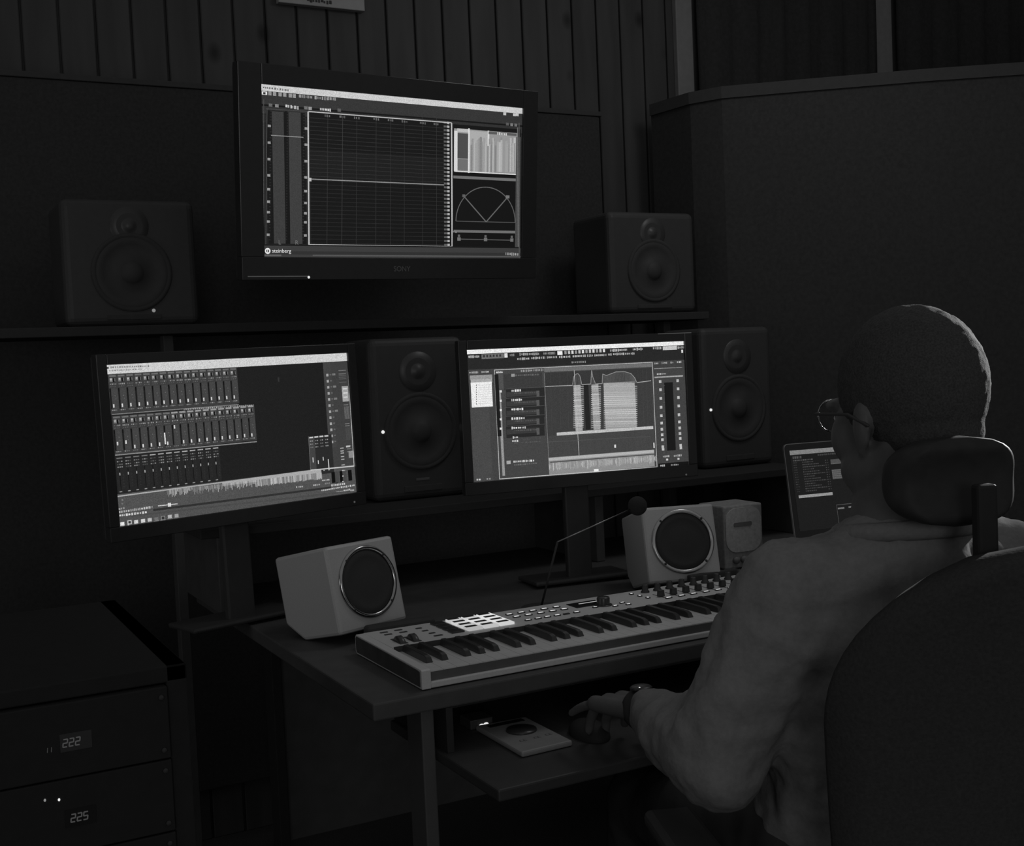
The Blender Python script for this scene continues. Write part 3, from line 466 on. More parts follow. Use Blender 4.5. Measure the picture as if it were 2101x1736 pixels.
(0.4251,0.0835,0.4314,0.1071,16),(0.432,0.0835,0.4339,0.1024,130),(0.4142,0.1154,0.418,0.1237,90),(0.4205,0.1154,0.4242,0.1237,120),(0.4267,0.1154,0.4304,0.1237,150),(0.4329,0.1154,0.4367,0.1237,120),
(0.4142,0.1308,0.4189,0.1367,95),(0.422,0.1308,0.4267,0.1367,80),(0.4298,0.1308,0.4345,0.1367,95),(0.4102,0.1449,0.4158,0.2725,20),(0.4105,0.1449,0.4155,0.1686,6),(0.4174,0.1449,0.4392,0.2725,66),
(0.4177,0.1449,0.4189,0.2725,64),(0.4276,0.1898,0.4301,0.1945,120),(0.4295,0.2087,0.432,0.2134,100),(0.4189,0.243,0.4239,0.2642,215),(0.4142,0.2772,0.4189,0.2831,110),(0.4211,0.2772,0.4258,0.2831,150),
(0.4279,0.2772,0.4326,0.2831,110),(0.4127,0.2878,0.4345,0.2914,60),(0.4445,0.0634,0.4688,0.0741,105),(0.4451,0.0812,0.4557,0.1048,120),(0.4469,0.0835,0.4532,0.0953,175),(0.4563,0.0835,0.4625,0.1071,16),
(0.4631,0.0835,0.465,0.1024,130),(0.4454,0.1154,0.4491,0.1237,90),(0.4516,0.1154,0.4554,0.1237,90),(0.4578,0.1154,0.4616,0.1237,120),(0.4641,0.1154,0.4678,0.1237,90),(0.4454,0.1308,0.4501,0.1367,80),
(0.4532,0.1308,0.4578,0.1367,80),(0.461,0.1308,0.4656,0.1367,80),(0.4413,0.1449,0.4469,0.2725,20),(0.4417,0.1449,0.4466,0.1686,6),(0.4485,0.1449,0.4703,0.2725,66),(0.4488,0.1449,0.4501,0.2725,64),
(0.4588,0.1898,0.4613,0.1945,120),(0.4607,0.2087,0.4631,0.2134,100),(0.4501,0.243,0.455,0.2642,215),(0.4454,0.2772,0.4501,0.2831,110),(0.4522,0.2772,0.4569,0.2831,110),(0.4591,0.2772,0.4638,0.2831,150),
(0.4438,0.2878,0.4656,0.2914,60),(0.4756,0.0634,0.4999,0.0741,105),(0.4762,0.0812,0.4868,0.1048,120),(0.4781,0.0835,0.4843,0.0953,175),(0.4874,0.0835,0.4937,0.1071,16),(0.4943,0.0835,0.4962,0.1024,130),
(0.4765,0.1154,0.4803,0.1237,90),(0.4828,0.1154,0.4865,0.1237,120),(0.489,0.1154,0.4927,0.1237,120),(0.4952,0.1154,0.499,0.1237,150),(0.4765,0.1308,0.4812,0.1367,80),(0.4843,0.1308,0.489,0.1367,95),
(0.4921,0.1308,0.4968,0.1367,95),(0.4725,0.1449,0.4781,0.2725,20),(0.4728,0.1449,0.4778,0.1686,6),(0.4797,0.1449,0.5015,0.2725,66),(0.48,0.1449,0.4812,0.2725,64),(0.4899,0.1898,0.4924,0.1945,120),
(0.4918,0.2087,0.4943,0.2134,100),(0.4812,0.243,0.4862,0.2642,215),(0.4765,0.2772,0.4812,0.2831,110),(0.4834,0.2772,0.4881,0.2831,150),(0.4902,0.2772,0.4949,0.2831,150),(0.475,0.2878,0.4968,0.2914,60),
(0.0065,0.3055,0.4998,0.306,0.006,120),(0.007,0.3162,0.5647,0.5543,58),(0.0108,0.3198,0.0349,0.3305,105),(0.0114,0.3377,0.0219,0.3615,120),(0.0132,0.34,0.0194,0.352,175),(0.0225,0.34,0.0287,0.3639,16),
(0.0293,0.34,0.0312,0.3591,130),(0.0117,0.3722,0.0154,0.3805,90),(0.0179,0.3722,0.0216,0.3805,90),(0.0241,0.3722,0.0278,0.3805,150),(0.0303,0.3722,0.034,0.3805,150),(0.0117,0.3877,0.0163,0.3936,95),
(0.0194,0.3877,0.0241,0.3936,80),(0.0272,0.3877,0.0318,0.3936,80),(0.0077,0.4019,0.0132,0.5305,20),(0.008,0.4019,0.0129,0.4258,6),(0.0148,0.4019,0.0365,0.5305,66),(0.0151,0.4019,0.0163,0.5305,64),
(0.025,0.4472,0.0275,0.4519,120),(0.0269,0.4662,0.0293,0.471,100),(0.0163,0.4769,0.0213,0.4984,215),(0.0117,0.5353,0.0163,0.5412,150),(0.0185,0.5353,0.0231,0.5412,150),(0.0253,0.5353,0.03,0.5412,110),
(0.0101,0.546,0.0318,0.5496,60),(0.0417,0.3198,0.0659,0.3305,105),(0.0424,0.3377,0.0529,0.3615,120),(0.0442,0.34,0.0504,0.352,175),(0.0535,0.34,0.0597,0.3639,16),(0.0603,0.34,0.0622,0.3591,130),
(0.0427,0.3722,0.0464,0.3805,150),(0.0489,0.3722,0.0526,0.3805,150),(0.0551,0.3722,0.0588,0.3805,120),(0.0613,0.3722,0.065,0.3805,150),(0.0427,0.3877,0.0473,0.3936,80),(0.0504,0.3877,0.0551,0.3936,95),
(0.0582,0.3877,0.0628,0.3936,95),(0.0386,0.4019,0.0442,0.5305,20),(0.0389,0.4019,0.0439,0.4258,6),(0.0458,0.4019,0.0674,0.5305,66),(0.0461,0.4019,0.0473,0.5305,64),(0.056,0.4472,0.0585,0.4519,120),
(0.0578,0.4662,0.0603,0.471,100),(0.0473,0.4722,0.0523,0.4936,215),(0.0427,0.5353,0.0473,0.5412,150),(0.0495,0.5353,0.0541,0.5412,110),(0.0563,0.5353,0.0609,0.5412,110),(0.0411,0.546,0.0628,0.5496,60),
(0.0727,0.3198,0.0969,0.3305,105),(0.0733,0.3377,0.0839,0.3615,120),(0.0752,0.34,0.0814,0.352,175),(0.0845,0.34,0.0907,0.3639,16),(0.0913,0.34,0.0932,0.3591,130),(0.0736,0.3722,0.0774,0.3805,120),
(0.0798,0.3722,0.0836,0.3805,150),(0.086,0.3722,0.0898,0.3805,90),(0.0922,0.3722,0.096,0.3805,90),(0.0736,0.3877,0.0783,0.3936,80),(0.0814,0.3877,0.086,0.3936,80),(0.0891,0.3877,0.0938,0.3936,80),
(0.0696,0.4019,0.0752,0.5305,20),(0.0699,0.4019,0.0749,0.4258,6),(0.0767,0.4019,0.0984,0.5305,66),(0.0771,0.4019,0.0783,0.5305,64),(0.087,0.4472,0.0894,0.4519,120),(0.0888,0.4662,0.0913,0.471,100),
(0.0783,0.5055,0.0832,0.5269,215),(0.0736,0.5353,0.0783,0.5412,110),(0.0805,0.5353,0.0851,0.5412,110),(0.0873,0.5353,0.0919,0.5412,110),(0.0721,0.546,0.0938,0.5496,60),(0.1037,0.3198,0.1279,0.3305,105),
(0.1043,0.3377,0.1149,0.3615,120),(0.1062,0.34,0.1124,0.352,175),(0.1155,0.34,0.1217,0.3639,16),(0.1223,0.34,0.1241,0.3591,130),(0.1046,0.3722,0.1083,0.3805,120),(0.1108,0.3722,0.1145,0.3805,120),
(0.117,0.3722,0.1207,0.3805,150),(0.1232,0.3722,0.1269,0.3805,150),(0.1046,0.3877,0.1093,0.3936,95),(0.1124,0.3877,0.117,0.3936,80),(0.1201,0.3877,0.1248,0.3936,80),(0.1006,0.4019,0.1062,0.5305,20),
(0.1009,0.4019,0.1059,0.4258,6),(0.1077,0.4019,0.1294,0.5305,66),(0.108,0.4019,0.1093,0.5305,64),(0.1179,0.4472,0.1204,0.4519,120),(0.1198,0.4662,0.1223,0.471,100),(0.1093,0.5055,0.1142,0.5269,215),
(0.1046,0.5353,0.1093,0.5412,150),(0.1114,0.5353,0.1161,0.5412,150),(0.1183,0.5353,0.1229,0.5412,110),(0.1031,0.546,0.1248,0.5496,60),(0.1347,0.3198,0.1588,0.3305,105),(0.1353,0.3377,0.1458,0.3615,120),
(0.1372,0.34,0.1434,0.352,175),(0.1465,0.34,0.1526,0.3639,16),(0.1533,0.34,0.1551,0.3591,130),(0.1356,0.3722,0.1393,0.3805,150),(0.1418,0.3722,0.1455,0.3805,90),(0.148,0.3722,0.1517,0.3805,150),
(0.1542,0.3722,0.1579,0.3805,150),(0.1356,0.3877,0.1403,0.3936,95),(0.1434,0.3877,0.148,0.3936,95),(0.1511,0.3877,0.1557,0.3936,80),(0.1316,0.4019,0.1372,0.5305,20),(0.1319,0.4019,0.1368,0.4258,6),
(0.1387,0.4019,0.1604,0.5305,66),(0.139,0.4019,0.1403,0.5305,64),(0.1489,0.4472,0.1514,0.4519,120),(0.1508,0.4662,0.1533,0.471,100),(0.1403,0.5055,0.1452,0.5269,215),(0.1356,0.5353,0.1403,0.5412,150),
(0.1424,0.5353,0.1471,0.5412,110),(0.1492,0.5353,0.1539,0.5412,110),(0.1341,0.546,0.1557,0.5496,60),(0.1657,0.3198,0.1898,0.3305,105),(0.1663,0.3377,0.1768,0.3615,120),(0.1681,0.34,0.1743,0.352,175),
(0.1774,0.34,0.1836,0.3639,16),(0.1842,0.34,0.1861,0.3591,130),(0.1666,0.3722,0.1703,0.3805,150),(0.1728,0.3722,0.1765,0.3805,90),(0.179,0.3722,0.1827,0.3805,90),(0.1852,0.3722,0.1889,0.3805,90),
(0.1666,0.3877,0.1712,0.3936,95),(0.1743,0.3877,0.179,0.3936,95),(0.1821,0.3877,0.1867,0.3936,80),(0.1626,0.4019,0.1681,0.5305,20),(0.1629,0.4019,0.1678,0.4258,6),(0.1697,0.4019,0.1914,0.5305,66),
(0.17,0.4019,0.1712,0.5305,64),(0.1799,0.4472,0.1824,0.4519,120),(0.1818,0.4662,0.1842,0.471,100),(0.1712,0.5055,0.1762,0.5269,215),(0.1666,0.5353,0.1712,0.5412,150),(0.1734,0.5353,0.1781,0.5412,110),
(0.1802,0.5353,0.1849,0.5412,110),(0.165,0.546,0.1867,0.5496,60),(0.1966,0.3198,0.2208,0.3305,105),(0.1973,0.3377,0.2078,0.3615,120),(0.1991,0.34,0.2053,0.352,175),(0.2084,0.34,0.2146,0.3639,16),
(0.2152,0.34,0.2171,0.3591,130),(0.1976,0.3722,0.2013,0.3805,120),(0.2038,0.3722,0.2075,0.3805,90),(0.21,0.3722,0.2137,0.3805,120),(0.2162,0.3722,0.2199,0.3805,90),(0.1976,0.3877,0.2022,0.3936,95),
(0.2053,0.3877,0.21,0.3936,95),(0.2131,0.3877,0.2177,0.3936,80),(0.1935,0.4019,0.1991,0.5305,20),(0.1939,0.4019,0.1988,0.4258,6),(0.2007,0.4019,0.2224,0.5305,66),(0.201,0.4019,0.2022,0.5305,64),
(0.2109,0.4472,0.2134,0.4519,120),(0.2127,0.4662,0.2152,0.471,100),(0.2022,0.5055,0.2072,0.5269,215),(0.1935,0.4472,0.1982,0.521,225),(0.1976,0.5353,0.2022,0.5412,110),(0.2044,0.5353,0.209,0.5412,110),
(0.2112,0.5353,0.2158,0.5412,110),(0.196,0.546,0.2177,0.5496,60),(0.2276,0.3198,0.2518,0.3305,150),(0.2282,0.3377,0.2388,0.3615,120),(0.2301,0.34,0.2363,0.352,175),(0.2394,0.34,0.2456,0.3639,16),
(0.2462,0.34,0.2481,0.3591,130),(0.2285,0.3722,0.2323,0.3805,150),(0.2347,0.3722,0.2385,0.3805,120),(0.2409,0.3722,0.2447,0.3805,120),(0.2471,0.3722,0.2509,0.3805,150),(0.2285,0.3877,0.2332,0.3936,80),
(0.2363,0.3877,0.2409,0.3936,80),(0.244,0.3877,0.2487,0.3936,80),(0.2245,0.4019,0.2301,0.5305,20),(0.2248,0.4019,0.2298,0.4258,6),(0.2316,0.4019,0.2533,0.5305,66),(0.232,0.4019,0.2332,0.5305,64),
(0.2419,0.4472,0.2443,0.4519,120),(0.2437,0.4662,0.2462,0.471,100),(0.2332,0.4055,0.2382,0.4269,215),(0.2285,0.5353,0.2332,0.5412,110),(0.2354,0.5353,0.24,0.5412,110),(0.2422,0.5353,0.2468,0.5412,110),
(0.227,0.546,0.2487,0.5496,60),(0.2586,0.3198,0.2828,0.3305,150),(0.2592,0.3377,0.2698,0.3615,120),(0.2611,0.34,0.2673,0.352,175),(0.2704,0.34,0.2766,0.3639,16),(0.2772,0.34,0.279,0.3591,130),
(0.2595,0.3722,0.2632,0.3805,90),(0.2657,0.3722,0.2694,0.3805,90),(0.2719,0.3722,0.2756,0.3805,120),(0.2781,0.3722,0.2818,0.3805,150),(0.2595,0.3877,0.2642,0.3936,95),(0.2673,0.3877,0.2719,0.3936,95),
(0.275,0.3877,0.2797,0.3936,80),(0.2555,0.4019,0.2611,0.5305,20),(0.2558,0.4019,0.2608,0.4258,6),(0.2626,0.4019,0.2843,0.5305,66),(0.2629,0.4019,0.2642,0.5305,64),(0.2729,0.4472,0.2753,0.4519,120),
(0.2747,0.4662,0.2772,0.471,100),(0.2642,0.5055,0.2691,0.5269,215),(0.2595,0.5353,0.2642,0.5412,110),(0.2663,0.5353,0.271,0.5412,150),(0.2732,0.5353,0.2778,0.5412,110),(0.258,0.546,0.2797,0.5496,60),
(0.2896,0.3198,0.3137,0.3305,150),(0.2902,0.3377,0.3007,0.3615,120),(0.2921,0.34,0.2983,0.352,175),(0.3014,0.34,0.3075,0.3639,16),(0.3082,0.34,0.31,0.3591,130),(0.2905,0.3722,0.2942,0.3805,120),
(0.2967,0.3722,0.3004,0.3805,90),(0.3029,0.3722,0.3066,0.3805,120),(0.3091,0.3722,0.3128,0.3805,120),(0.2905,0.3877,0.2952,0.3936,80),(0.2983,0.3877,0.3029,0.3936,95),(0.306,0.3877,0.3106,0.3936,95),
(0.2865,0.4019,0.2921,0.5305,20),(0.2868,0.4019,0.2917,0.4258,6),(0.2936,0.4019,0.3153,0.5305,66),(0.2939,0.4019,0.2952,0.5305,64),(0.3038,0.4472,0.3063,0.4519,120),(0.3057,0.4662,0.3082,0.471,100),
(0.2952,0.5055,0.3001,0.5269,215),(0.2905,0.5353,0.2952,0.5412,110),(0.2973,0.5353,0.302,0.5412,110),(0.3041,0.5353,0.3088,0.5412,150),(0.289,0.546,0.3106,0.5496,60),(0.3206,0.3198,0.3447,0.3305,150),
(0.3212,0.3377,0.3317,0.3615,120),(0.323,0.34,0.3292,0.352,175),(0.3323,0.34,0.3385,0.3639,16),(0.3391,0.34,0.341,0.3591,130),(0.3215,0.3722,0.3252,0.3805,150),(0.3277,0.3722,0.3314,0.3805,90),
(0.3339,0.3722,0.3376,0.3805,120),(0.3401,0.3722,0.3438,0.3805,90),(0.3215,0.3877,0.3261,0.3936,80),(0.3292,0.3877,0.3339,0.3936,80),(0.337,0.3877,0.3416,0.3936,80),(0.3175,0.4019,0.323,0.5305,20),
(0.3178,0.4019,0.3227,0.4258,6),(0.3246,0.4019,0.3463,0.5305,66),(0.3249,0.4019,0.3261,0.5305,64),(0.3348,0.4472,0.3373,0.4519,120),(0.3367,0.4662,0.3391,0.471,100),(0.3261,0.5055,0.3311,0.5269,215),
(0.3215,0.5353,0.3261,0.5412,110),(0.3283,0.5353,0.333,0.5412,110),(0.3351,0.5353,0.3398,0.5412,110),(0.3199,0.546,0.3416,0.5496,60),(0.3515,0.3198,0.3757,0.3305,150),(0.3522,0.3377,0.3627,0.3615,120),
(0.354,0.34,0.3602,0.352,175),(0.3633,0.34,0.3695,0.3639,16),(0.3701,0.34,0.372,0.3591,130),(0.3525,0.3722,0.3562,0.3805,90),(0.3587,0.3722,0.3624,0.3805,150),(0.3649,0.3722,0.3686,0.3805,90),
(0.3711,0.3722,0.3748,0.3805,120),(0.3525,0.3877,0.3571,0.3936,80),(0.3602,0.3877,0.3649,0.3936,80),(0.368,0.3877,0.3726,0.3936,95),(0.3484,0.4019,0.354,0.5305,20),(0.3488,0.4019,0.3537,0.4258,6),
(0.3556,0.4019,0.3773,0.5305,66),(0.3559,0.4019,0.3571,0.5305,64),(0.3658,0.4472,0.3683,0.4519,120),(0.3677,0.4662,0.3701,0.471,100),(0.3571,0.5055,0.3621,0.5269,215),(0.3525,0.5353,0.3571,0.5412,110),
(0.3593,0.5353,0.3639,0.5412,150),(0.3661,0.5353,0.3707,0.5412,110),(0.3509,0.546,0.3726,0.5496,60),(0.3825,0.3198,0.4067,0.3305,150),(0.3831,0.3377,0.3937,0.3615,120),(0.385,0.34,0.3912,0.352,175),
(0.3943,0.34,0.4005,0.3639,16),(0.4011,0.34,0.403,0.3591,130),(0.3835,0.3722,0.3872,0.3805,90),(0.3896,0.3722,0.3934,0.3805,90),(0.3958,0.3722,0.3996,0.3805,120),(0.402,0.3722,0.4058,0.3805,150),
(0.3835,0.3877,0.3881,0.3936,80),(0.3912,0.3877,0.3958,0.3936,80),(0.3989,0.3877,0.4036,0.3936,95),(0.3794,0.4019,0.385,0.5305,20),(0.3797,0.4019,0.3847,0.4258,6),(0.3865,0.4019,0.4082,0.5305,66),
(0.3869,0.4019,0.3881,0.5305,64),(0.3968,0.4472,0.3993,0.4519,120),(0.3986,0.4662,0.4011,0.471,100),(0.3881,0.5055,0.3931,0.5269,215),(0.3835,0.5353,0.3881,0.5412,150),(0.3903,0.5353,0.3949,0.5412,110),
(0.3971,0.5353,0.4017,0.5412,110),(0.3819,0.546,0.4036,0.5496,60),(0.4135,0.3198,0.4377,0.3305,150),(0.4141,0.3377,0.4247,0.3615,120),(0.416,0.34,0.4222,0.352,175),(0.4253,0.34,0.4315,0.3639,16),
(0.4321,0.34,0.434,0.3591,130),(0.4144,0.3722,0.4181,0.3805,150),(0.4206,0.3722,0.4243,0.3805,120),(0.4268,0.3722,0.4305,0.3805,90),(0.433,0.3722,0.4367,0.3805,120),(0.4144,0.3877,0.4191,0.3936,95),
(0.4222,0.3877,0.4268,0.3936,95),(0.4299,0.3877,0.4346,0.3936,80),(0.4104,0.4019,0.416,0.5305,20),(0.4107,0.4019,0.4157,0.4258,6),(0.4175,0.4019,0.4392,0.5305,66),(0.4178,0.4019,0.4191,0.5305,64),
(0.4278,0.4472,0.4302,0.4519,120),(0.4296,0.4662,0.4321,0.471,100),(0.4191,0.5055,0.424,0.5269,215),(0.4144,0.5353,0.4191,0.5412,110),(0.4212,0.5353,0.4259,0.5412,150),(0.4281,0.5353,0.4327,0.5412,110),
(0.4129,0.546,0.4346,0.5496,60),(0.4445,0.3198,0.4686,0.3305,150),(0.4451,0.3377,0.4556,0.3615,120),(0.447,0.34,0.4532,0.352,175),(0.4563,0.34,0.4625,0.3639,16),(0.4631,0.34,0.4649,0.3591,130),
(0.4454,0.3722,0.4491,0.3805,120),(0.4516,0.3722,0.4553,0.3805,90),(0.4578,0.3722,0.4615,0.3805,90),(0.464,0.3722,0.4677,0.3805,120),(0.4454,0.3877,0.4501,0.3936,95),(0.4532,0.3877,0.4578,0.3936,80),
(0.4609,0.3877,0.4656,0.3936,95),(0.4414,0.4019,0.447,0.5305,20),(0.4417,0.4019,0.4467,0.4258,6),(0.4485,0.4019,0.4702,0.5305,66),(0.4488,0.4019,0.4501,0.5305,64),(0.4587,0.4472,0.4612,0.4519,120),
(0.4606,0.4662,0.4631,0.471,100),(0.4501,0.5055,0.455,0.5269,215),(0.4454,0.5353,0.4501,0.5412,110),(0.4522,0.5353,0.4569,0.5412,110),(0.459,0.5353,0.4637,0.5412,150),(0.4439,0.546,0.4656,0.5496,60),
(0.4755,0.3198,0.4996,0.3305,150),(0.4761,0.3377,0.4866,0.3615,120),(0.4779,0.34,0.4841,0.352,175),(0.4872,0.34,0.4934,0.3639,16),(0.4941,0.34,0.4959,0.3591,130),(0.4764,0.3722,0.4801,0.3805,120),
(0.4826,0.3722,0.4863,0.3805,90),(0.4888,0.3722,0.4925,0.3805,120),(0.495,0.3722,0.4987,0.3805,150),(0.4764,0.3877,0.481,0.3936,95),(0.4841,0.3877,0.4888,0.3936,95),(0.4919,0.3877,0.4965,0.3936,95),
(0.4724,0.4019,0.4779,0.5305,20),(0.4727,0.4019,0.4776,0.4258,6),(0.4795,0.4019,0.5012,0.5305,66),(0.4798,0.4019,0.481,0.5305,64),(0.4897,0.4472,0.4922,0.4519,120),(0.4916,0.4662,0.4941,0.471,100),
(0.481,0.5055,0.486,0.5269,215),(0.4764,0.5353,0.481,0.5412,150),(0.4832,0.5353,0.4879,0.5412,150),(0.49,0.5353,0.4947,0.5412,110),(0.4748,0.546,0.4965,0.5496,60),(0.5064,0.3198,0.5306,0.3305,150),
(0.5071,0.3377,0.5176,0.3615,120),(0.5089,0.34,0.5151,0.352,175),(0.5182,0.34,0.5244,0.3639,16),(0.525,0.34,0.5269,0.3591,130),(0.5074,0.3722,0.5111,0.3805,90),(0.5136,0.3722,0.5173,0.3805,120),
(0.5198,0.3722,0.5235,0.3805,120),(0.526,0.3722,0.5297,0.3805,120),(0.5074,0.3877,0.512,0.3936,95),(0.5151,0.3877,0.5198,0.3936,95),(0.5229,0.3877,0.5275,0.3936,95),(0.5033,0.4019,0.5089,0.5305,20),
(0.5037,0.4019,0.5086,0.4258,6),(0.5105,0.4019,0.5322,0.5305,66),(0.5108,0.4019,0.512,0.5305,64),(0.5207,0.4472,0.5232,0.4519,120),(0.5226,0.4662,0.525,0.471,100),(0.512,0.5055,0.517,0.5269,215),
(0.5074,0.5353,0.512,0.5412,150),(0.5142,0.5353,0.5188,0.5412,110),(0.521,0.5353,0.5257,0.5412,150),(0.5058,0.546,0.5275,0.5496,60),(0.5374,0.3198,0.5616,0.3305,150),(0.538,0.3377,0.5486,0.3615,120),
(0.5399,0.34,0.5461,0.352,175),(0.5492,0.34,0.5554,0.3639,16),(0.556,0.34,0.5579,0.3591,130),(0.5384,0.3722,0.5421,0.3805,120),(0.5446,0.3722,0.5483,0.3805,90),(0.5507,0.3722,0.5545,0.3805,120),
(0.5569,0.3722,0.5607,0.3805,90),(0.5384,0.3877,0.543,0.3936,80),(0.5461,0.3877,0.5507,0.3936,95),(0.5538,0.3877,0.5585,0.3936,80),(0.5343,0.4019,0.5399,0.5305,20),(0.5346,0.4019,0.5396,0.4258,6),
(0.5415,0.4019,0.5631,0.5305,66),(0.5418,0.4019,0.543,0.5305,64),(0.5517,0.4472,0.5542,0.4519,120),(0.5535,0.4662,0.556,0.471,100),(0.543,0.5055,0.548,0.5269,215),(0.5384,0.5353,0.543,0.5412,110),
(0.5452,0.5353,0.5498,0.5412,110),(0.552,0.5353,0.5566,0.5412,150),(0.5368,0.546,0.5585,0.5496,60),(0.0066,0.5576,0.564,0.5645,0.007,135),(0.2769,0.3041,0.28,0.3143,147),(0.2833,0.3058,0.2886,0.313,166),
(0.2915,0.3039,0.2987,0.3155,139),(0.3013,0.3057,0.3075,0.3143,150),(0.3112,0.3061,0.3172,0.3146,157),(0.3193,0.306,0.3256,0.3153,154),(0.3281,0.3061,0.3342,0.3157,139),(0.3372,0.3065,0.3425,0.3159,164),
(0.3455,0.3079,0.351,0.3151,157),(0.3534,0.3082,0.3594,0.3154,153),(0.362,0.3083,0.3691,0.3158,146),(0.371,0.3075,0.3786,0.3172,165),(0.3815,0.3069,0.3855,0.3185,154),(0.3881,0.3091,0.3951,0.3168,165),
(0.3985,0.3076,0.4015,0.3189,157),(0.4054,0.3083,0.4111,0.3187,163),(0.4145,0.3095,0.4204,0.3181,143),(0.4229,0.3096,0.4287,0.3186,156),(0.4314,0.3107,0.4354,0.3181,147),(0.4391,0.3108,0.4438,0.3184,138),
(0.4478,0.3111,0.451,0.3187,138),(0.4549,0.3112,0.4584,0.3191,149),(0.4616,0.3096,0.4696,0.3212,145),(0.4727,0.3104,0.4762,0.3211,137),(0.4784,0.3101,0.4825,0.3218,147),(0.4851,0.3114,0.4895,0.321,145),
(0.4929,0.3116,0.497,0.3213,160),(0.5005,0.3122,0.5054,0.3212,162),(0.5069,0.313,0.5134,0.3208,146),(0.5149,0.3135,0.5213,0.3209,145),(0.5248,0.3117,0.5323,0.3233,136),(0.535,0.3131,0.5395,0.3226,154),
(0.5421,0.3139,0.5481,0.3223,166),(0.55,0.3137,0.5557,0.3231,159),(0.559,0.3128,0.5623,0.3245,136),(0.0059,0.5682,0.4064,0.7977,34),(0.0105,0.5751,0.032,0.582,110),(0.0114,0.5958,0.0163,0.6027,140),
(0.0188,0.5958,0.0237,0.6027,70),(0.0262,0.5958,0.0311,0.6027,140),(0.0114,0.6141,0.0163,0.621,70),(0.0188,0.6141,0.0237,0.621,100),(0.0262,0.6141,0.0311,0.621,100),(0.0114,0.6302,0.0163,0.6371,140),
(0.0188,0.6302,0.0237,0.6371,140),(0.0262,0.6302,0.0311,0.6371,140),(0.017,0.644,0.0194,0.7748,8),(0.0213,0.644,0.0336,0.7702,36),(0.0163,0.6692,0.02,0.6853,165),(0.029,0.683,0.0311,0.6864,60),
(0.029,0.7014,0.0311,0.7048,60),(0.029,0.7197,0.0311,0.7232,60),(0.029,0.7381,0.0311,0.7415,60),(0.029,0.7564,0.0311,0.7599,60),(0.012,0.784,0.0213,0.7897,150),(0.0413,0.5751,0.0629,0.582,110),
(0.0422,0.5958,0.0471,0.6027,140),(0.0496,0.5958,0.0545,0.6027,100),(0.057,0.5958,0.0619,0.6027,70),(0.0422,0.6141,0.0471,0.621,140),(0.0496,0.6141,0.0545,0.621,140),(0.057,0.6141,0.0619,0.621,100),
(0.0422,0.6302,0.0471,0.6371,70),(0.0496,0.6302,0.0545,0.6371,70),(0.057,0.6302,0.0619,0.6371,140),(0.0478,0.644,0.0502,0.7748,8),(0.0521,0.644,0.0644,0.7702,36),(0.0471,0.6692,0.0508,0.6853,165),
(0.0598,0.683,0.0619,0.6864,60),(0.0598,0.7014,0.0619,0.7048,60),(0.0598,0.7197,0.0619,0.7232,60),(0.0598,0.7381,0.0619,0.7415,60),(0.0598,0.7564,0.0619,0.7599,60),(0.0428,0.784,0.0521,0.7897,150),
(0.0721,0.5751,0.0937,0.582,110),(0.073,0.5958,0.078,0.6027,140),(0.0804,0.5958,0.0854,0.6027,100),(0.0878,0.5958,0.0927,0.6027,100),(0.073,0.6141,0.078,0.621,70),(0.0804,0.6141,0.0854,0.621,140),
(0.0878,0.6141,0.0927,0.621,100),(0.073,0.6302,0.078,0.6371,140),(0.0804,0.6302,0.0854,0.6371,140),(0.0878,0.6302,0.0927,0.6371,70),(0.0786,0.644,0.081,0.7748,8),(0.0829,0.644,0.0952,0.7702,36),
(0.078,0.6692,0.0817,0.6853,165),(0.0906,0.683,0.0927,0.6864,60),(0.0906,0.7014,0.0927,0.7048,60),(0.0906,0.7197,0.0927,0.7232,60),(0.0906,0.7381,0.0927,0.7415,60),(0.0906,0.7564,0.0927,0.7599,60),
(0.0736,0.784,0.0829,0.7897,150),(0.1029,0.5751,0.1245,0.582,110),(0.1038,0.5958,0.1088,0.6027,100),(0.1112,0.5958,0.1162,0.6027,140),(0.1186,0.5958,0.1236,0.6027,70),(0.1038,0.6141,0.1088,0.621,100),
(0.1112,0.6141,0.1162,0.621,140),(0.1186,0.6141,0.1236,0.621,70),(0.1038,0.6302,0.1088,0.6371,70),(0.1112,0.6302,0.1162,0.6371,70),(0.1186,0.6302,0.1236,0.6371,70),(0.1094,0.644,0.1118,0.7748,8),
(0.1137,0.644,0.126,0.7702,36),(0.1088,0.6692,0.1125,0.6853,165),(0.1214,0.683,0.1236,0.6864,60),(0.1214,0.7014,0.1236,0.7048,60),(0.1214,0.7197,0.1236,0.7232,60),(0.1214,0.7381,0.1236,0.7415,60),
(0.1214,0.7564,0.1236,0.7599,60),(0.1045,0.784,0.1137,0.7897,150),(0.1337,0.5751,0.1553,0.582,170),(0.1346,0.5958,0.1396,0.6027,100),(0.142,0.5958,0.147,0.6027,70),(0.1494,0.5958,0.1544,0.6027,70),
(0.1346,0.6141,0.1396,0.621,70),(0.142,0.6141,0.147,0.621,100),(0.1494,0.6141,0.1544,0.621,70),(0.1346,0.6302,0.1396,0.6371,140),(0.142,0.6302,0.147,0.6371,70),(0.1494,0.6302,0.1544,0.6371,140),
(0.1402,0.644,0.1427,0.7748,8),(0.1445,0.644,0.1568,0.7702,36),(0.1396,0.6692,0.1433,0.6853,165),(0.1522,0.683,0.1544,0.6864,60),(0.1522,0.7014,0.1544,0.7048,60),(0.1522,0.7197,0.1544,0.7232,60),
(0.1522,0.7381,0.1544,0.7415,60),(0.1522,0.7564,0.1544,0.7599,60),(0.1353,0.784,0.1445,0.7897,150),(0.1645,0.5751,0.1861,0.582,170),(0.1655,0.5958,0.1704,0.6027,100),(0.1729,0.5958,0.1778,0.6027,140),
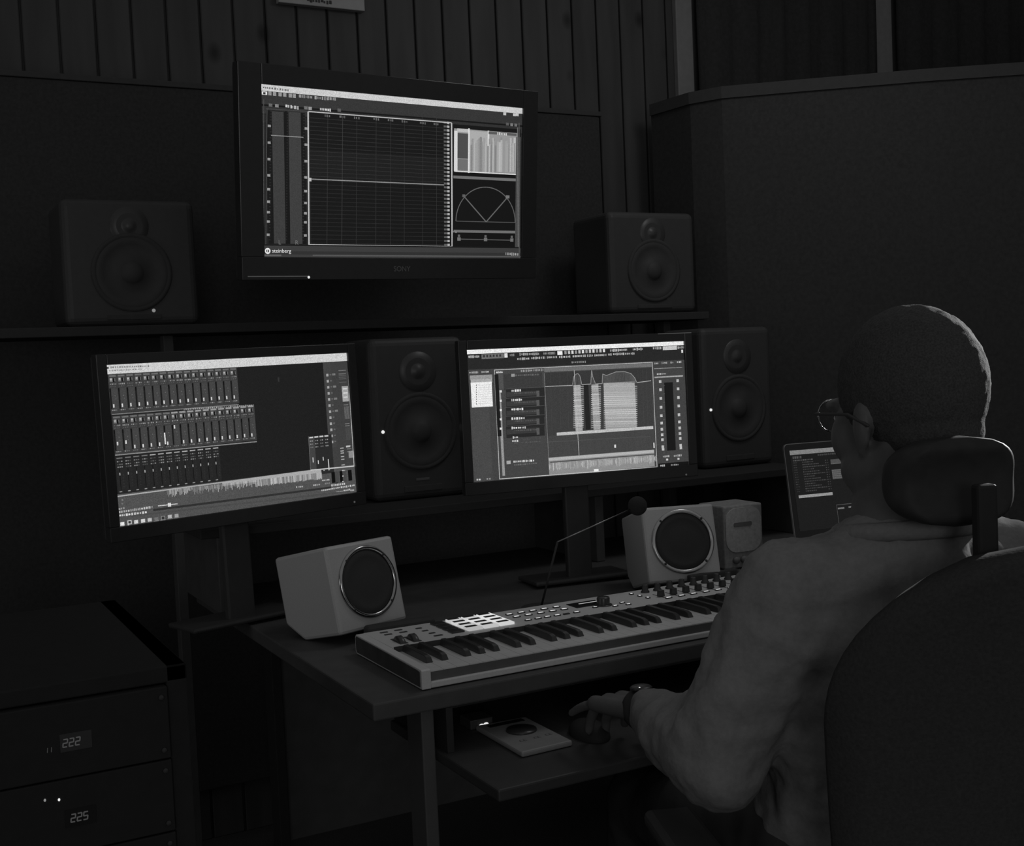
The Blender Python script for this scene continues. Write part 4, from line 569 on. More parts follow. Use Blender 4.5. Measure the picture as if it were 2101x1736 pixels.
(0.1802,0.5958,0.1852,0.6027,100),(0.1655,0.6141,0.1704,0.621,100),(0.1729,0.6141,0.1778,0.621,140),(0.1802,0.6141,0.1852,0.621,140),(0.1655,0.6302,0.1704,0.6371,70),(0.1729,0.6302,0.1778,0.6371,140),
(0.1802,0.6302,0.1852,0.6371,140),(0.171,0.644,0.1735,0.7748,8),(0.1753,0.644,0.1876,0.7702,36),(0.1704,0.6692,0.1741,0.6853,165),(0.183,0.683,0.1852,0.6864,60),(0.183,0.7014,0.1852,0.7048,60),
(0.183,0.7197,0.1852,0.7232,60),(0.183,0.7381,0.1852,0.7415,60),(0.183,0.7564,0.1852,0.7599,60),(0.1661,0.784,0.1753,0.7897,150),(0.1953,0.5751,0.2169,0.582,170),(0.1963,0.5958,0.2012,0.6027,100),
(0.2037,0.5958,0.2086,0.6027,100),(0.2111,0.5958,0.216,0.6027,100),(0.1963,0.6141,0.2012,0.621,70),(0.2037,0.6141,0.2086,0.621,100),(0.2111,0.6141,0.216,0.621,100),(0.1963,0.6302,0.2012,0.6371,140),
(0.2037,0.6302,0.2086,0.6371,70),(0.2111,0.6302,0.216,0.6371,140),(0.2018,0.644,0.2043,0.7748,8),(0.2061,0.644,0.2185,0.7702,36),(0.2012,0.6692,0.2049,0.6853,165),(0.2138,0.683,0.216,0.6864,60),
(0.2138,0.7014,0.216,0.7048,60),(0.2138,0.7197,0.216,0.7232,60),(0.2138,0.7381,0.216,0.7415,60),(0.2138,0.7564,0.216,0.7599,60),(0.1969,0.784,0.2061,0.7897,150),(0.2262,0.5751,0.2477,0.582,170),
(0.2271,0.5958,0.232,0.6027,70),(0.2345,0.5958,0.2394,0.6027,140),(0.2419,0.5958,0.2468,0.6027,70),(0.2271,0.6141,0.232,0.621,70),(0.2345,0.6141,0.2394,0.621,100),(0.2419,0.6141,0.2468,0.621,140),
(0.2271,0.6302,0.232,0.6371,70),(0.2345,0.6302,0.2394,0.6371,100),(0.2419,0.6302,0.2468,0.6371,100),(0.2326,0.644,0.2351,0.7748,8),(0.2369,0.644,0.2493,0.7702,36),(0.232,0.6692,0.2357,0.6853,165),
(0.2446,0.683,0.2468,0.6864,60),(0.2446,0.7014,0.2468,0.7048,60),(0.2446,0.7197,0.2468,0.7232,60),(0.2446,0.7381,0.2468,0.7415,60),(0.2446,0.7564,0.2468,0.7599,60),(0.2277,0.784,0.2369,0.7897,150),
(0.257,0.5751,0.2785,0.582,170),(0.2579,0.5958,0.2628,0.6027,140),(0.2653,0.5958,0.2702,0.6027,140),(0.2727,0.5958,0.2776,0.6027,100),(0.2579,0.6141,0.2628,0.621,70),(0.2653,0.6141,0.2702,0.621,100),
(0.2727,0.6141,0.2776,0.621,100),(0.2579,0.6302,0.2628,0.6371,70),(0.2653,0.6302,0.2702,0.6371,140),(0.2727,0.6302,0.2776,0.6371,100),(0.2634,0.644,0.2659,0.7748,8),(0.2677,0.644,0.2801,0.7702,36),
(0.2628,0.6692,0.2665,0.6853,165),(0.2754,0.683,0.2776,0.6864,60),(0.2754,0.7014,0.2776,0.7048,60),(0.2754,0.7197,0.2776,0.7232,60),(0.2754,0.7381,0.2776,0.7415,60),(0.2754,0.7564,0.2776,0.7599,60),
(0.2585,0.784,0.2677,0.7897,150),(0.2878,0.5751,0.3093,0.582,170),(0.2887,0.5958,0.2936,0.6027,100),(0.2961,0.5958,0.301,0.6027,140),(0.3035,0.5958,0.3084,0.6027,70),(0.2887,0.6141,0.2936,0.621,70),
(0.2961,0.6141,0.301,0.621,100),(0.3035,0.6141,0.3084,0.621,70),(0.2887,0.6302,0.2936,0.6371,140),(0.2961,0.6302,0.301,0.6371,140),(0.3035,0.6302,0.3084,0.6371,100),(0.2942,0.644,0.2967,0.7748,8),
(0.2986,0.644,0.3109,0.7702,36),(0.2936,0.6692,0.2973,0.6853,165),(0.3063,0.683,0.3084,0.6864,60),(0.3063,0.7014,0.3084,0.7048,60),(0.3063,0.7197,0.3084,0.7232,60),(0.3063,0.7381,0.3084,0.7415,60),
(0.3063,0.7564,0.3084,0.7599,60),(0.2893,0.784,0.2986,0.7897,150),(0.3186,0.5751,0.3402,0.582,170),(0.3195,0.5958,0.3244,0.6027,140),(0.3269,0.5958,0.3318,0.6027,140),(0.3343,0.5958,0.3392,0.6027,70),
(0.3195,0.6141,0.3244,0.621,140),(0.3269,0.6141,0.3318,0.621,100),(0.3343,0.6141,0.3392,0.621,100),(0.3195,0.6302,0.3244,0.6371,70),(0.3269,0.6302,0.3318,0.6371,140),(0.3343,0.6302,0.3392,0.6371,70),
(0.3251,0.644,0.3275,0.7748,8),(0.3294,0.644,0.3417,0.7702,36),(0.3244,0.6692,0.3281,0.6853,165),(0.3371,0.683,0.3392,0.6864,60),(0.3371,0.7014,0.3392,0.7048,60),(0.3371,0.7197,0.3392,0.7232,60),
(0.3371,0.7381,0.3392,0.7415,60),(0.3371,0.7564,0.3392,0.7599,60),(0.3201,0.784,0.3294,0.7897,150),(0.3494,0.5751,0.371,0.582,170),(0.3503,0.5958,0.3552,0.6027,140),(0.3577,0.5958,0.3626,0.6027,140),
(0.3651,0.5958,0.37,0.6027,70),(0.3503,0.6141,0.3552,0.621,100),(0.3577,0.6141,0.3626,0.621,70),(0.3651,0.6141,0.37,0.621,100),(0.3503,0.6302,0.3552,0.6371,70),(0.3577,0.6302,0.3626,0.6371,140),
(0.3651,0.6302,0.37,0.6371,140),(0.3559,0.644,0.3583,0.7748,8),(0.3602,0.644,0.3725,0.7702,36),(0.3552,0.6692,0.3589,0.6853,165),(0.3679,0.683,0.37,0.6864,60),(0.3679,0.7014,0.37,0.7048,60),
(0.3679,0.7197,0.37,0.7232,60),(0.3679,0.7381,0.37,0.7415,60),(0.3679,0.7564,0.37,0.7599,60),(0.3509,0.784,0.3602,0.7897,150),(0.3802,0.5751,0.4018,0.582,170),(0.3811,0.5958,0.3861,0.6027,70),
(0.3885,0.5958,0.3935,0.6027,100),(0.3959,0.5958,0.4008,0.6027,70),(0.3811,0.6141,0.3861,0.621,140),(0.3885,0.6141,0.3935,0.621,70),(0.3959,0.6141,0.4008,0.621,140),(0.3811,0.6302,0.3861,0.6371,140),
(0.3885,0.6302,0.3935,0.6371,100),(0.3959,0.6302,0.4008,0.6371,70),(0.3867,0.644,0.3891,0.7748,8),(0.391,0.644,0.4033,0.7702,36),(0.3861,0.6692,0.3898,0.6853,165),(0.3987,0.683,0.4008,0.6864,60),
(0.3987,0.7014,0.4008,0.7048,60),(0.3987,0.7197,0.4008,0.7232,60),(0.3987,0.7381,0.4008,0.7415,60),(0.3987,0.7564,0.4008,0.7599,60),(0.3817,0.784,0.391,0.7897,150),(0.6754,0.1424,0.6824,0.1724,48),
(0.92,0.06,1,0.8,48),(0.8843,0.06,1,0.8,62),(0.8843,0.06,0.9193,0.66,66),(0.8963,0.14,0.9063,0.158,165),(0.9123,0.143,0.9203,0.152,100),(0.9243,0.14,0.9393,0.154,120),
(0.8963,0.183,0.9063,0.201,165),(0.9123,0.186,0.9203,0.195,100),(0.8963,0.226,0.9063,0.244,165),(0.9123,0.229,0.9203,0.238,100),(0.9243,0.226,0.9393,0.24,120),(0.8963,0.269,0.9063,0.287,165),
(0.9123,0.272,0.9203,0.281,100),(0.8963,0.312,0.9063,0.33,165),(0.9123,0.315,0.9203,0.324,100),(0.9243,0.312,0.9393,0.326,120),(0.8963,0.355,0.9063,0.373,165),(0.9123,0.358,0.9203,0.367,100),
(0.8963,0.398,0.9063,0.416,165),(0.9123,0.401,0.9203,0.41,100),(0.9243,0.398,0.9393,0.412,120),(0.8963,0.441,0.9063,0.459,165),(0.9123,0.444,0.9203,0.453,100),(0.8963,0.484,0.9063,0.502,165),
(0.9123,0.487,0.9203,0.496,100),(0.8963,0.527,0.9063,0.545,165),(0.9123,0.53,0.9203,0.539,100),(0.8963,0.57,0.9063,0.588,165),(0.9123,0.573,0.9203,0.582,100),(0.8963,0.613,0.9063,0.631,165),
(0.9123,0.616,0.9203,0.625,100),(0.965,0.235,0.995,0.345,165),(0.97,0.25,0.99,0.258,215),(0.97,0.28,0.99,0.288,215),(0.97,0.31,0.99,0.318,215),(0.97,0.38,0.972,0.47,120),
(0.97,0.53,0.972,0.62,80),(0.975,0.38,0.977,0.47,120),(0.975,0.53,0.977,0.62,80),(0.98,0.38,0.982,0.47,120),(0.98,0.53,0.982,0.62,80),(0.985,0.38,0.987,0.47,120),
(0.985,0.53,0.987,0.62,80),(0.99,0.38,0.992,0.47,120),(0.99,0.53,0.992,0.62,80),(0.955,0.12,0.99,0.125,120),(0.955,0.132,0.99,0.137,60),(0.955,0.144,0.99,0.149,120),
(0.955,0.156,0.99,0.161,90),(0.955,0.168,0.99,0.173,90),(0.955,0.18,0.99,0.185,90),(0.955,0.192,0.99,0.197,60),(0.955,0.204,0.99,0.209,90),(0.968,0.365,0.99,0.372,110),
(0.968,0.5,0.99,0.507,110),(0.968,0.515,0.99,0.522,110),(0.968,0.66,0.99,0.667,110),(0.968,0.68,0.99,0.687,110),(0.968,0.7,0.99,0.707,110),(0.975,0.7,1,0.75,140),
(0.965,0.66,0.985,0.672,190),(0.937,0.67,0.953,0.677,170),(0.937,0.69,0.953,0.697,170),(0.937,0.705,0.953,0.712,170),(0.937,0.73,0.953,0.737,170),(0.937,0.75,0.953,0.757,170),
(0.937,0.79,0.953,0.797,170),(0.937,0.83,0.953,0.837,170),(0.7934,0.5662,0.9,0.84,40),(0.7934,0.5702,0.8194,0.83,66),(0.7964,0.5702,0.8144,0.5802,200),(0.7984,0.5962,0.8034,0.6042,150),
(0.8064,0.5962,0.8114,0.6042,150),(0.7984,0.6182,0.8034,0.6262,150),(0.8064,0.6182,0.8114,0.6262,110),(0.7984,0.6402,0.8034,0.6482,110),(0.8064,0.6402,0.8114,0.6482,110),(0.8044,0.715,0.8079,0.75,225),
(0.8024,0.812,0.8104,0.818,170),(0.8199,0.5702,0.8379,0.5802,200),(0.8219,0.5962,0.8269,0.6042,110),(0.8299,0.5962,0.8349,0.6042,150),(0.8219,0.6182,0.8269,0.6262,150),(0.8299,0.6182,0.8349,0.6262,110),
(0.8219,0.6402,0.8269,0.6482,150),(0.8299,0.6402,0.8349,0.6482,110),(0.8279,0.74,0.8314,0.765,225),(0.8259,0.812,0.8339,0.818,170),(0.8434,0.5702,0.8614,0.5802,200),(0.8454,0.5962,0.8504,0.6042,110),
(0.8534,0.5962,0.8584,0.6042,150),(0.8454,0.6182,0.8504,0.6262,110),(0.8534,0.6182,0.8584,0.6262,110),(0.8454,0.6402,0.8504,0.6482,110),(0.8534,0.6402,0.8584,0.6482,110),(0.8514,0.72,0.8549,0.745,225),
(0.8494,0.812,0.8574,0.818,170),(0.8669,0.5702,0.8849,0.5802,200),(0.8689,0.5962,0.8739,0.6042,110),(0.8769,0.5962,0.8819,0.6042,150),(0.8689,0.6182,0.8739,0.6262,150),(0.8769,0.6182,0.8819,0.6262,110),
(0.8689,0.6402,0.8739,0.6482,150),(0.8769,0.6402,0.8819,0.6482,150),(0.8749,0.74,0.8784,0.805,225),(0.8729,0.812,0.8809,0.818,170),(0.7934,0.5662,0.7914,0.8019,0.003,120),(-0.0024,0.0497,-0.0009,0.8105,0.0035,150),
(1.002,0.0011,0.9968,0.8134,0.0045,200),(0.7914,0.8019,0.9969,0.8114,0.008,200),(-0.001,0.813,0.7913,0.8038,0.008,170),(0.4063,0.8076,0.84,0.8328,170),(0.1868,0.8135,0.1894,0.8417,116),(0.1912,0.8136,0.1938,0.8571,129),
(0.1955,0.8136,0.1982,0.8444,165),(0.1999,0.8137,0.2025,0.8391,177),(0.2043,0.8138,0.2069,0.8596,166),(0.2086,0.8139,0.2112,0.8508,173),(0.213,0.814,0.2156,0.8613,140),(0.2173,0.8141,0.22,0.8553,180),
(0.2217,0.8142,0.2243,0.8462,176),(0.2261,0.8143,0.2287,0.8294,189),(0.2304,0.8143,0.233,0.8334,143),(0.2348,0.8144,0.2374,0.8554,176),(0.2392,0.8145,0.2418,0.8525,159),(0.2435,0.8146,0.2461,0.8471,149),
(0.2479,0.8147,0.2505,0.8381,139),(0.2522,0.8148,0.2549,0.8566,177),(0.2566,0.8149,0.2592,0.8482,189),(0.261,0.815,0.2636,0.8555,161),(0.2653,0.8151,0.2679,0.8457,184),(0.2697,0.8151,0.2723,0.8329,178),
(0.274,0.8152,0.2767,0.8364,167),(0.2784,0.8153,0.281,0.8385,133),(0.2828,0.8154,0.2854,0.8298,163),(0.2871,0.8155,0.2898,0.8444,131),(0.2915,0.8156,0.2941,0.8635,137),(0.2959,0.8157,0.2985,0.8498,122),
(0.3002,0.8158,0.3028,0.8543,120),(0.3046,0.8159,0.3072,0.8649,117),(0.3089,0.8159,0.3116,0.8375,130),(0.3133,0.816,0.3159,0.8618,145),(0.3177,0.8161,0.3203,0.8428,171),(0.322,0.8162,0.3246,0.8628,117),
(0.3264,0.8163,0.329,0.845,144),(0.3308,0.8164,0.3334,0.8367,129),(0.3351,0.8165,0.3377,0.8361,155),(0.3395,0.8166,0.3421,0.8458,166),(0.3438,0.8167,0.3465,0.8376,161),(0.3482,0.8168,0.3508,0.8568,151),
(0.3526,0.8168,0.3552,0.8456,122),(0.3569,0.8169,0.3595,0.8506,132),(0.3613,0.817,0.3639,0.8415,144),(0.3656,0.8171,0.3683,0.8663,143),(0.37,0.8172,0.3726,0.8586,114),(0.3744,0.8173,0.377,0.8442,168),
(0.3787,0.8174,0.3814,0.8551,143),(0.3831,0.8175,0.3857,0.8446,139),(0.3875,0.8176,0.3901,0.8674,174),(0.3918,0.8177,0.3944,0.85,168),(0.3962,0.8178,0.3988,0.8341,119),(0.4005,0.8179,0.4032,0.8577,135),
(0.4049,0.8179,0.4075,0.8498,134),(0.4093,0.818,0.4119,0.8349,130),(0.4136,0.8181,0.4162,0.8392,156),(0.418,0.8182,0.4206,0.8675,147),(0.4224,0.8183,0.425,0.8542,129),(0.4267,0.8184,0.4293,0.858,151),
(0.4311,0.8185,0.4337,0.8538,110),(0.4354,0.8186,0.4381,0.8485,118),(0.4398,0.8187,0.4424,0.8509,165),(0.4442,0.8188,0.4468,0.8647,187),(0.4485,0.8189,0.4511,0.8355,151),(0.4529,0.819,0.4555,0.8441,178),
(0.4572,0.8191,0.4599,0.8482,124),(0.4616,0.8192,0.4642,0.8441,132),(0.466,0.8193,0.4686,0.8595,174),(0.4703,0.8193,0.473,0.8516,186),(0.4747,0.8194,0.4773,0.8687,150),(0.4791,0.8195,0.4817,0.8645,114),
(0.4834,0.8196,0.486,0.8528,166),(0.4878,0.8197,0.4904,0.8633,116),(0.4921,0.8198,0.4948,0.861,177),(0.4965,0.8199,0.4991,0.8461,173),(0.5009,0.82,0.5035,0.8399,186),(0.5052,0.8201,0.5078,0.8561,189),
(0.5096,0.8202,0.5122,0.8518,143),(0.514,0.8203,0.5166,0.8522,119),(0.5183,0.8204,0.5209,0.8527,166),(0.5227,0.8205,0.5253,0.8503,156),(0.527,0.8206,0.5297,0.8655,155),(0.5314,0.8207,0.534,0.8442,154),
(0.5358,0.8208,0.5384,0.8447,177),(0.5401,0.8209,0.5427,0.8467,168),(0.5445,0.821,0.5471,0.8668,186),(0.5488,0.8211,0.5532,0.8711,135),(0.5532,0.8212,0.5576,0.8619,165),(0.5576,0.8213,0.5619,0.8636,166),
(0.5619,0.8214,0.5663,0.8638,116),(0.5663,0.8214,0.5707,0.869,184),(0.5707,0.8215,0.575,0.8635,117),(0.575,0.8216,0.5794,0.8667,134),(0.5794,0.8217,0.5837,0.8612,141),(0.5837,0.8218,0.5881,0.8659,134),
(0.5881,0.8219,0.5925,0.8633,133),(0.5925,0.822,0.5968,0.865,150),(0.5968,0.8221,0.6012,0.872,123),(0.6012,0.8222,0.6056,0.8687,119),(0.6056,0.8223,0.6099,0.8618,117),(0.6099,0.8224,0.6143,0.8686,185),
(0.6143,0.8225,0.6186,0.8614,181),(0.6186,0.8226,0.623,0.8701,145),(0.623,0.8227,0.6274,0.8634,176),(0.6274,0.8228,0.6317,0.8646,188),(0.6317,0.8229,0.6361,0.863,178),(0.6361,0.823,0.6404,0.8636,160),
(0.6404,0.8231,0.6448,0.8648,126),(0.6448,0.8232,0.6492,0.8698,163),(0.6492,0.8233,0.6535,0.8643,155),(0.6535,0.8234,0.6579,0.8643,187),(0.6579,0.8235,0.6623,0.8697,147),(0.6623,0.8236,0.6666,0.8669,117),
(0.6666,0.8237,0.671,0.8655,122),(0.671,0.8238,0.6753,0.8709,170),(0.6753,0.8239,0.6797,0.8695,140),(0.6797,0.824,0.6841,0.8679,119),(0.6841,0.8241,0.6884,0.864,159),(0.6884,0.8242,0.6928,0.8674,182),
(0.6928,0.8243,0.6972,0.8668,127),(0.6972,0.8244,0.7015,0.8722,128),(0.7015,0.8245,0.7059,0.8694,160),(0.7059,0.8246,0.7102,0.8646,110),(0.7102,0.8247,0.7146,0.8698,185),(0.7146,0.8248,0.719,0.8708,164),
(0.719,0.8249,0.7233,0.8698,162),(0.7233,0.825,0.7277,0.8638,146),(0.7277,0.8251,0.732,0.8716,137),(0.732,0.8252,0.7364,0.8681,133),(0.7364,0.8253,0.7408,0.8664,158),(0.7408,0.8254,0.7451,0.8687,177),
(0.7451,0.8255,0.7495,0.8646,155),(0.7495,0.8256,0.7539,0.8734,111),(0.7539,0.8257,0.7582,0.8723,158),(0.7582,0.8258,0.7626,0.8716,142),(0.7626,0.8259,0.7669,0.8694,167),(0.7669,0.826,0.7713,0.8679,162),
(0.7713,0.8261,0.7757,0.8657,121),(0.7757,0.8262,0.78,0.8662,150),(0.78,0.8263,0.7844,0.8667,152),(0.7844,0.8265,0.7888,0.8653,184),(0.7888,0.8266,0.7931,0.8664,156),(0.7931,0.8267,0.7975,0.8686,119),
(0.7975,0.8268,0.8018,0.8681,148),(0.8018,0.8269,0.8062,0.8719,123),(0.8062,0.827,0.8106,0.8731,138),(0.8106,0.8271,0.8149,0.8752,125),(0.8149,0.8272,0.8193,0.8735,163),(0.8193,0.8273,0.8236,0.8744,177),
(0.8236,0.8274,0.828,0.8683,170),(0.828,0.8275,0.8324,0.8742,168),(0.8324,0.8276,0.8367,0.8666,178),(0.8367,0.8277,0.8411,0.8741,169),(0.905,0.855,0.915,0.93,40),(0.8861,0.835,0.9041,0.912,8),
(0.9024,0.835,0.9204,0.912,70),(0.9255,0.835,0.9435,0.912,8),(0.9387,0.835,0.9567,0.912,72),(0.9653,0.835,0.9833,0.912,8),(0.939,0.8289,0.945,0.8369,190),(0.9371,0.8683,0.9431,0.8763,190),
(0.9351,0.9076,0.9411,0.9156,190),(0.7204,0.8998,0.7246,0.9116,185),(0.7285,0.9022,0.7316,0.9102,175),(0.7354,0.9013,0.7431,0.912,166),(0.745,0.9028,0.7508,0.9116,186),(0.7976,0.9043,0.8053,0.9142,165),
(0.8069,0.9039,0.8123,0.9148,185),(0.8152,0.9033,0.8189,0.9156,166),(0.8228,0.905,0.8296,0.9142,164),(0.8408,0.8796,0.8453,0.8882,185),(0.8469,0.8792,0.8548,0.889,171),(0.8574,0.8805,0.8616,0.8885,194),
(0.8656,0.8796,0.8692,0.8901,195),(0.8708,0.8798,0.8751,0.8903,183),(0.8525,0.9036,0.8605,0.9141,132),(0.8632,0.9051,0.8695,0.9125,128),(0.8719,0.9049,0.8754,0.9124,144),(0.8823,0.9206,0.8883,0.935,214),
(0.892,0.9223,0.8951,0.9335,200),(0.8979,0.9215,0.9047,0.9345,192),(0.9067,0.9206,0.9145,0.9355,182),(0.9162,0.9211,0.9194,0.9352,190),(0.9221,0.9217,0.9281,0.9347,199),(0.9321,0.9227,0.9399,0.9338,202),
(0.9427,0.9221,0.9473,0.9346,221),(0.8342,0.9462,0.8394,0.958,168),(0.8417,0.9461,0.8484,0.9578,185),(0.8509,0.9444,0.8567,0.9591,170),(0.8585,0.9449,0.8649,0.9583,192),(0.8667,0.9459,0.8743,0.957,185),
(0.8759,0.9457,0.8793,0.9568,200),(0.8812,0.9459,0.8889,0.9563,193),(0.891,0.9454,0.8967,0.9564,190),(0.9001,0.9461,0.9069,0.9553,187),(0.9089,0.9452,0.9168,0.9558,185),(0.9185,0.9457,0.9226,0.9549,186),
(0.9261,0.9435,0.9319,0.9568,204),(0.9341,0.9435,0.9409,0.9564,171),(0.9424,0.945,0.9475,0.9546,189),(0.9499,0.9422,0.9574,0.9571,182),(0.961,0.9448,0.9658,0.954,179),(0.9696,0.9422,0.9761,0.9562,194),
(0.9799,0.9432,0.9836,0.9548,184),(0.9864,0.9439,0.9927,0.9538,199),(0.9047,0.9754,0.9104,0.9886,169),(0.9128,0.9752,0.9183,0.9887,173),(0.9213,0.9757,0.9283,0.9882,178),(0.9307,0.9765,0.9352,0.9874,159),
(0.9381,0.9762,0.9434,0.9877,152),(0.9468,0.9767,0.9524,0.9872,177),(0.9556,0.9768,0.959,0.9871,180),(0.9622,0.9752,0.9654,0.9887,161),(0.9685,0.9769,0.9745,0.987,181),(0.9766,0.9765,0.9816,0.9874,185),
(0.9844,0.9766,0.9884,0.9873,177),(0.9382,0.9712,0.9451,0.9813,186),(0.9481,0.9712,0.9546,0.9796,172),(0.9574,0.9688,0.9618,0.9805,174),(0.9636,0.9685,0.9704,0.9797,179),(0.1296,0.9272,0.8804,0.9412,0.014,46),
(0.0358,0.9444,0.9712,0.9883,0.012,74),(0.0018,0.8865,0.0095,0.8962,160),(0.0111,0.8858,0.0163,0.8958,147),(0.0192,0.8847,0.0256,0.896,139),(0.0044,0.9042,0.0077,0.9179,191),(0.0093,0.9041,0.0173,0.9176,165),
(0.0205,0.9045,0.0263,0.9165,171),(0.0289,0.9035,0.0328,0.917,172),(0.0365,0.9041,0.0421,0.9159,193),(0.0458,0.9033,0.0498,0.9162,173),(0.0531,0.904,0.0568,0.915,183),(0.0593,0.9015,0.0634,0.9172,177),
(0.0654,0.9026,0.0688,0.9157,185),(0.0725,0.9032,0.0761,0.9147,188),(0.0786,0.9009,0.0826,0.9166,171),(0.0859,0.9028,0.0917,0.9143,198),(0.0946,0.9012,0.1004,0.9153,199),(0.1028,0.901,0.1098,0.9149,196),
(0.1127,0.9002,0.1207,0.9151,182),(0.1246,0.9012,0.1279,0.9135,163),(0.0044,0.9276,0.0107,0.9376,221),(0.0132,0.9273,0.0169,0.9383,206),(0.0194,0.9272,0.0235,0.9387,188),(0.0274,0.9251,0.0353,0.9411,212),
(0.0371,0.9279,0.0439,0.9388,217),(0.0478,0.9259,0.0536,0.9412,207),(0.0572,0.9263,0.0647,0.9412,192),(0.0675,0.9285,0.0755,0.9395,209),(0.0787,0.9293,0.0838,0.9391,202),(0.0877,0.927,0.095,0.9419,206),
(0.0982,0.9288,0.1046,0.9406,223),(0.1491,0.9052,0.2237,0.9088,0.006,200),(0.1866,0.896,0.1986,0.92,225),(0.0165,0.8333,0.0225,0.8433,120),(0.0154,0.8556,0.0214,0.8656,120),(0.0049,0.9755,0.0199,0.9975,225),
(0.031,0.9696,0.047,0.9956,190),(0.0345,0.9751,0.0435,0.9901,52),(0.0309,0.9875,0.0369,0.9995,190),(0.0555,0.9749,0.0705,0.9969,210),(0.0813,0.9742,0.0963,0.9962,210),(0.1063,0.9741,0.1213,0.9961,190),
(0.1314,0.9758,0.1464,0.9978,110),(0.1283,0.997,0.1483,1,120),(0.1563,0.9728,0.1723,0.9988,130),(0.1593,0.9773,0.1693,0.9943,52),(0.1537,0.9961,0.1737,1,120),(0.1831,0.9723,0.1981,0.9943,180),
(0.18,0.9936,0.2,0.9976,120),(0.2089,0.9722,0.2239,0.9942,160),(0.2058,0.9936,0.2258,0.9976,120),]
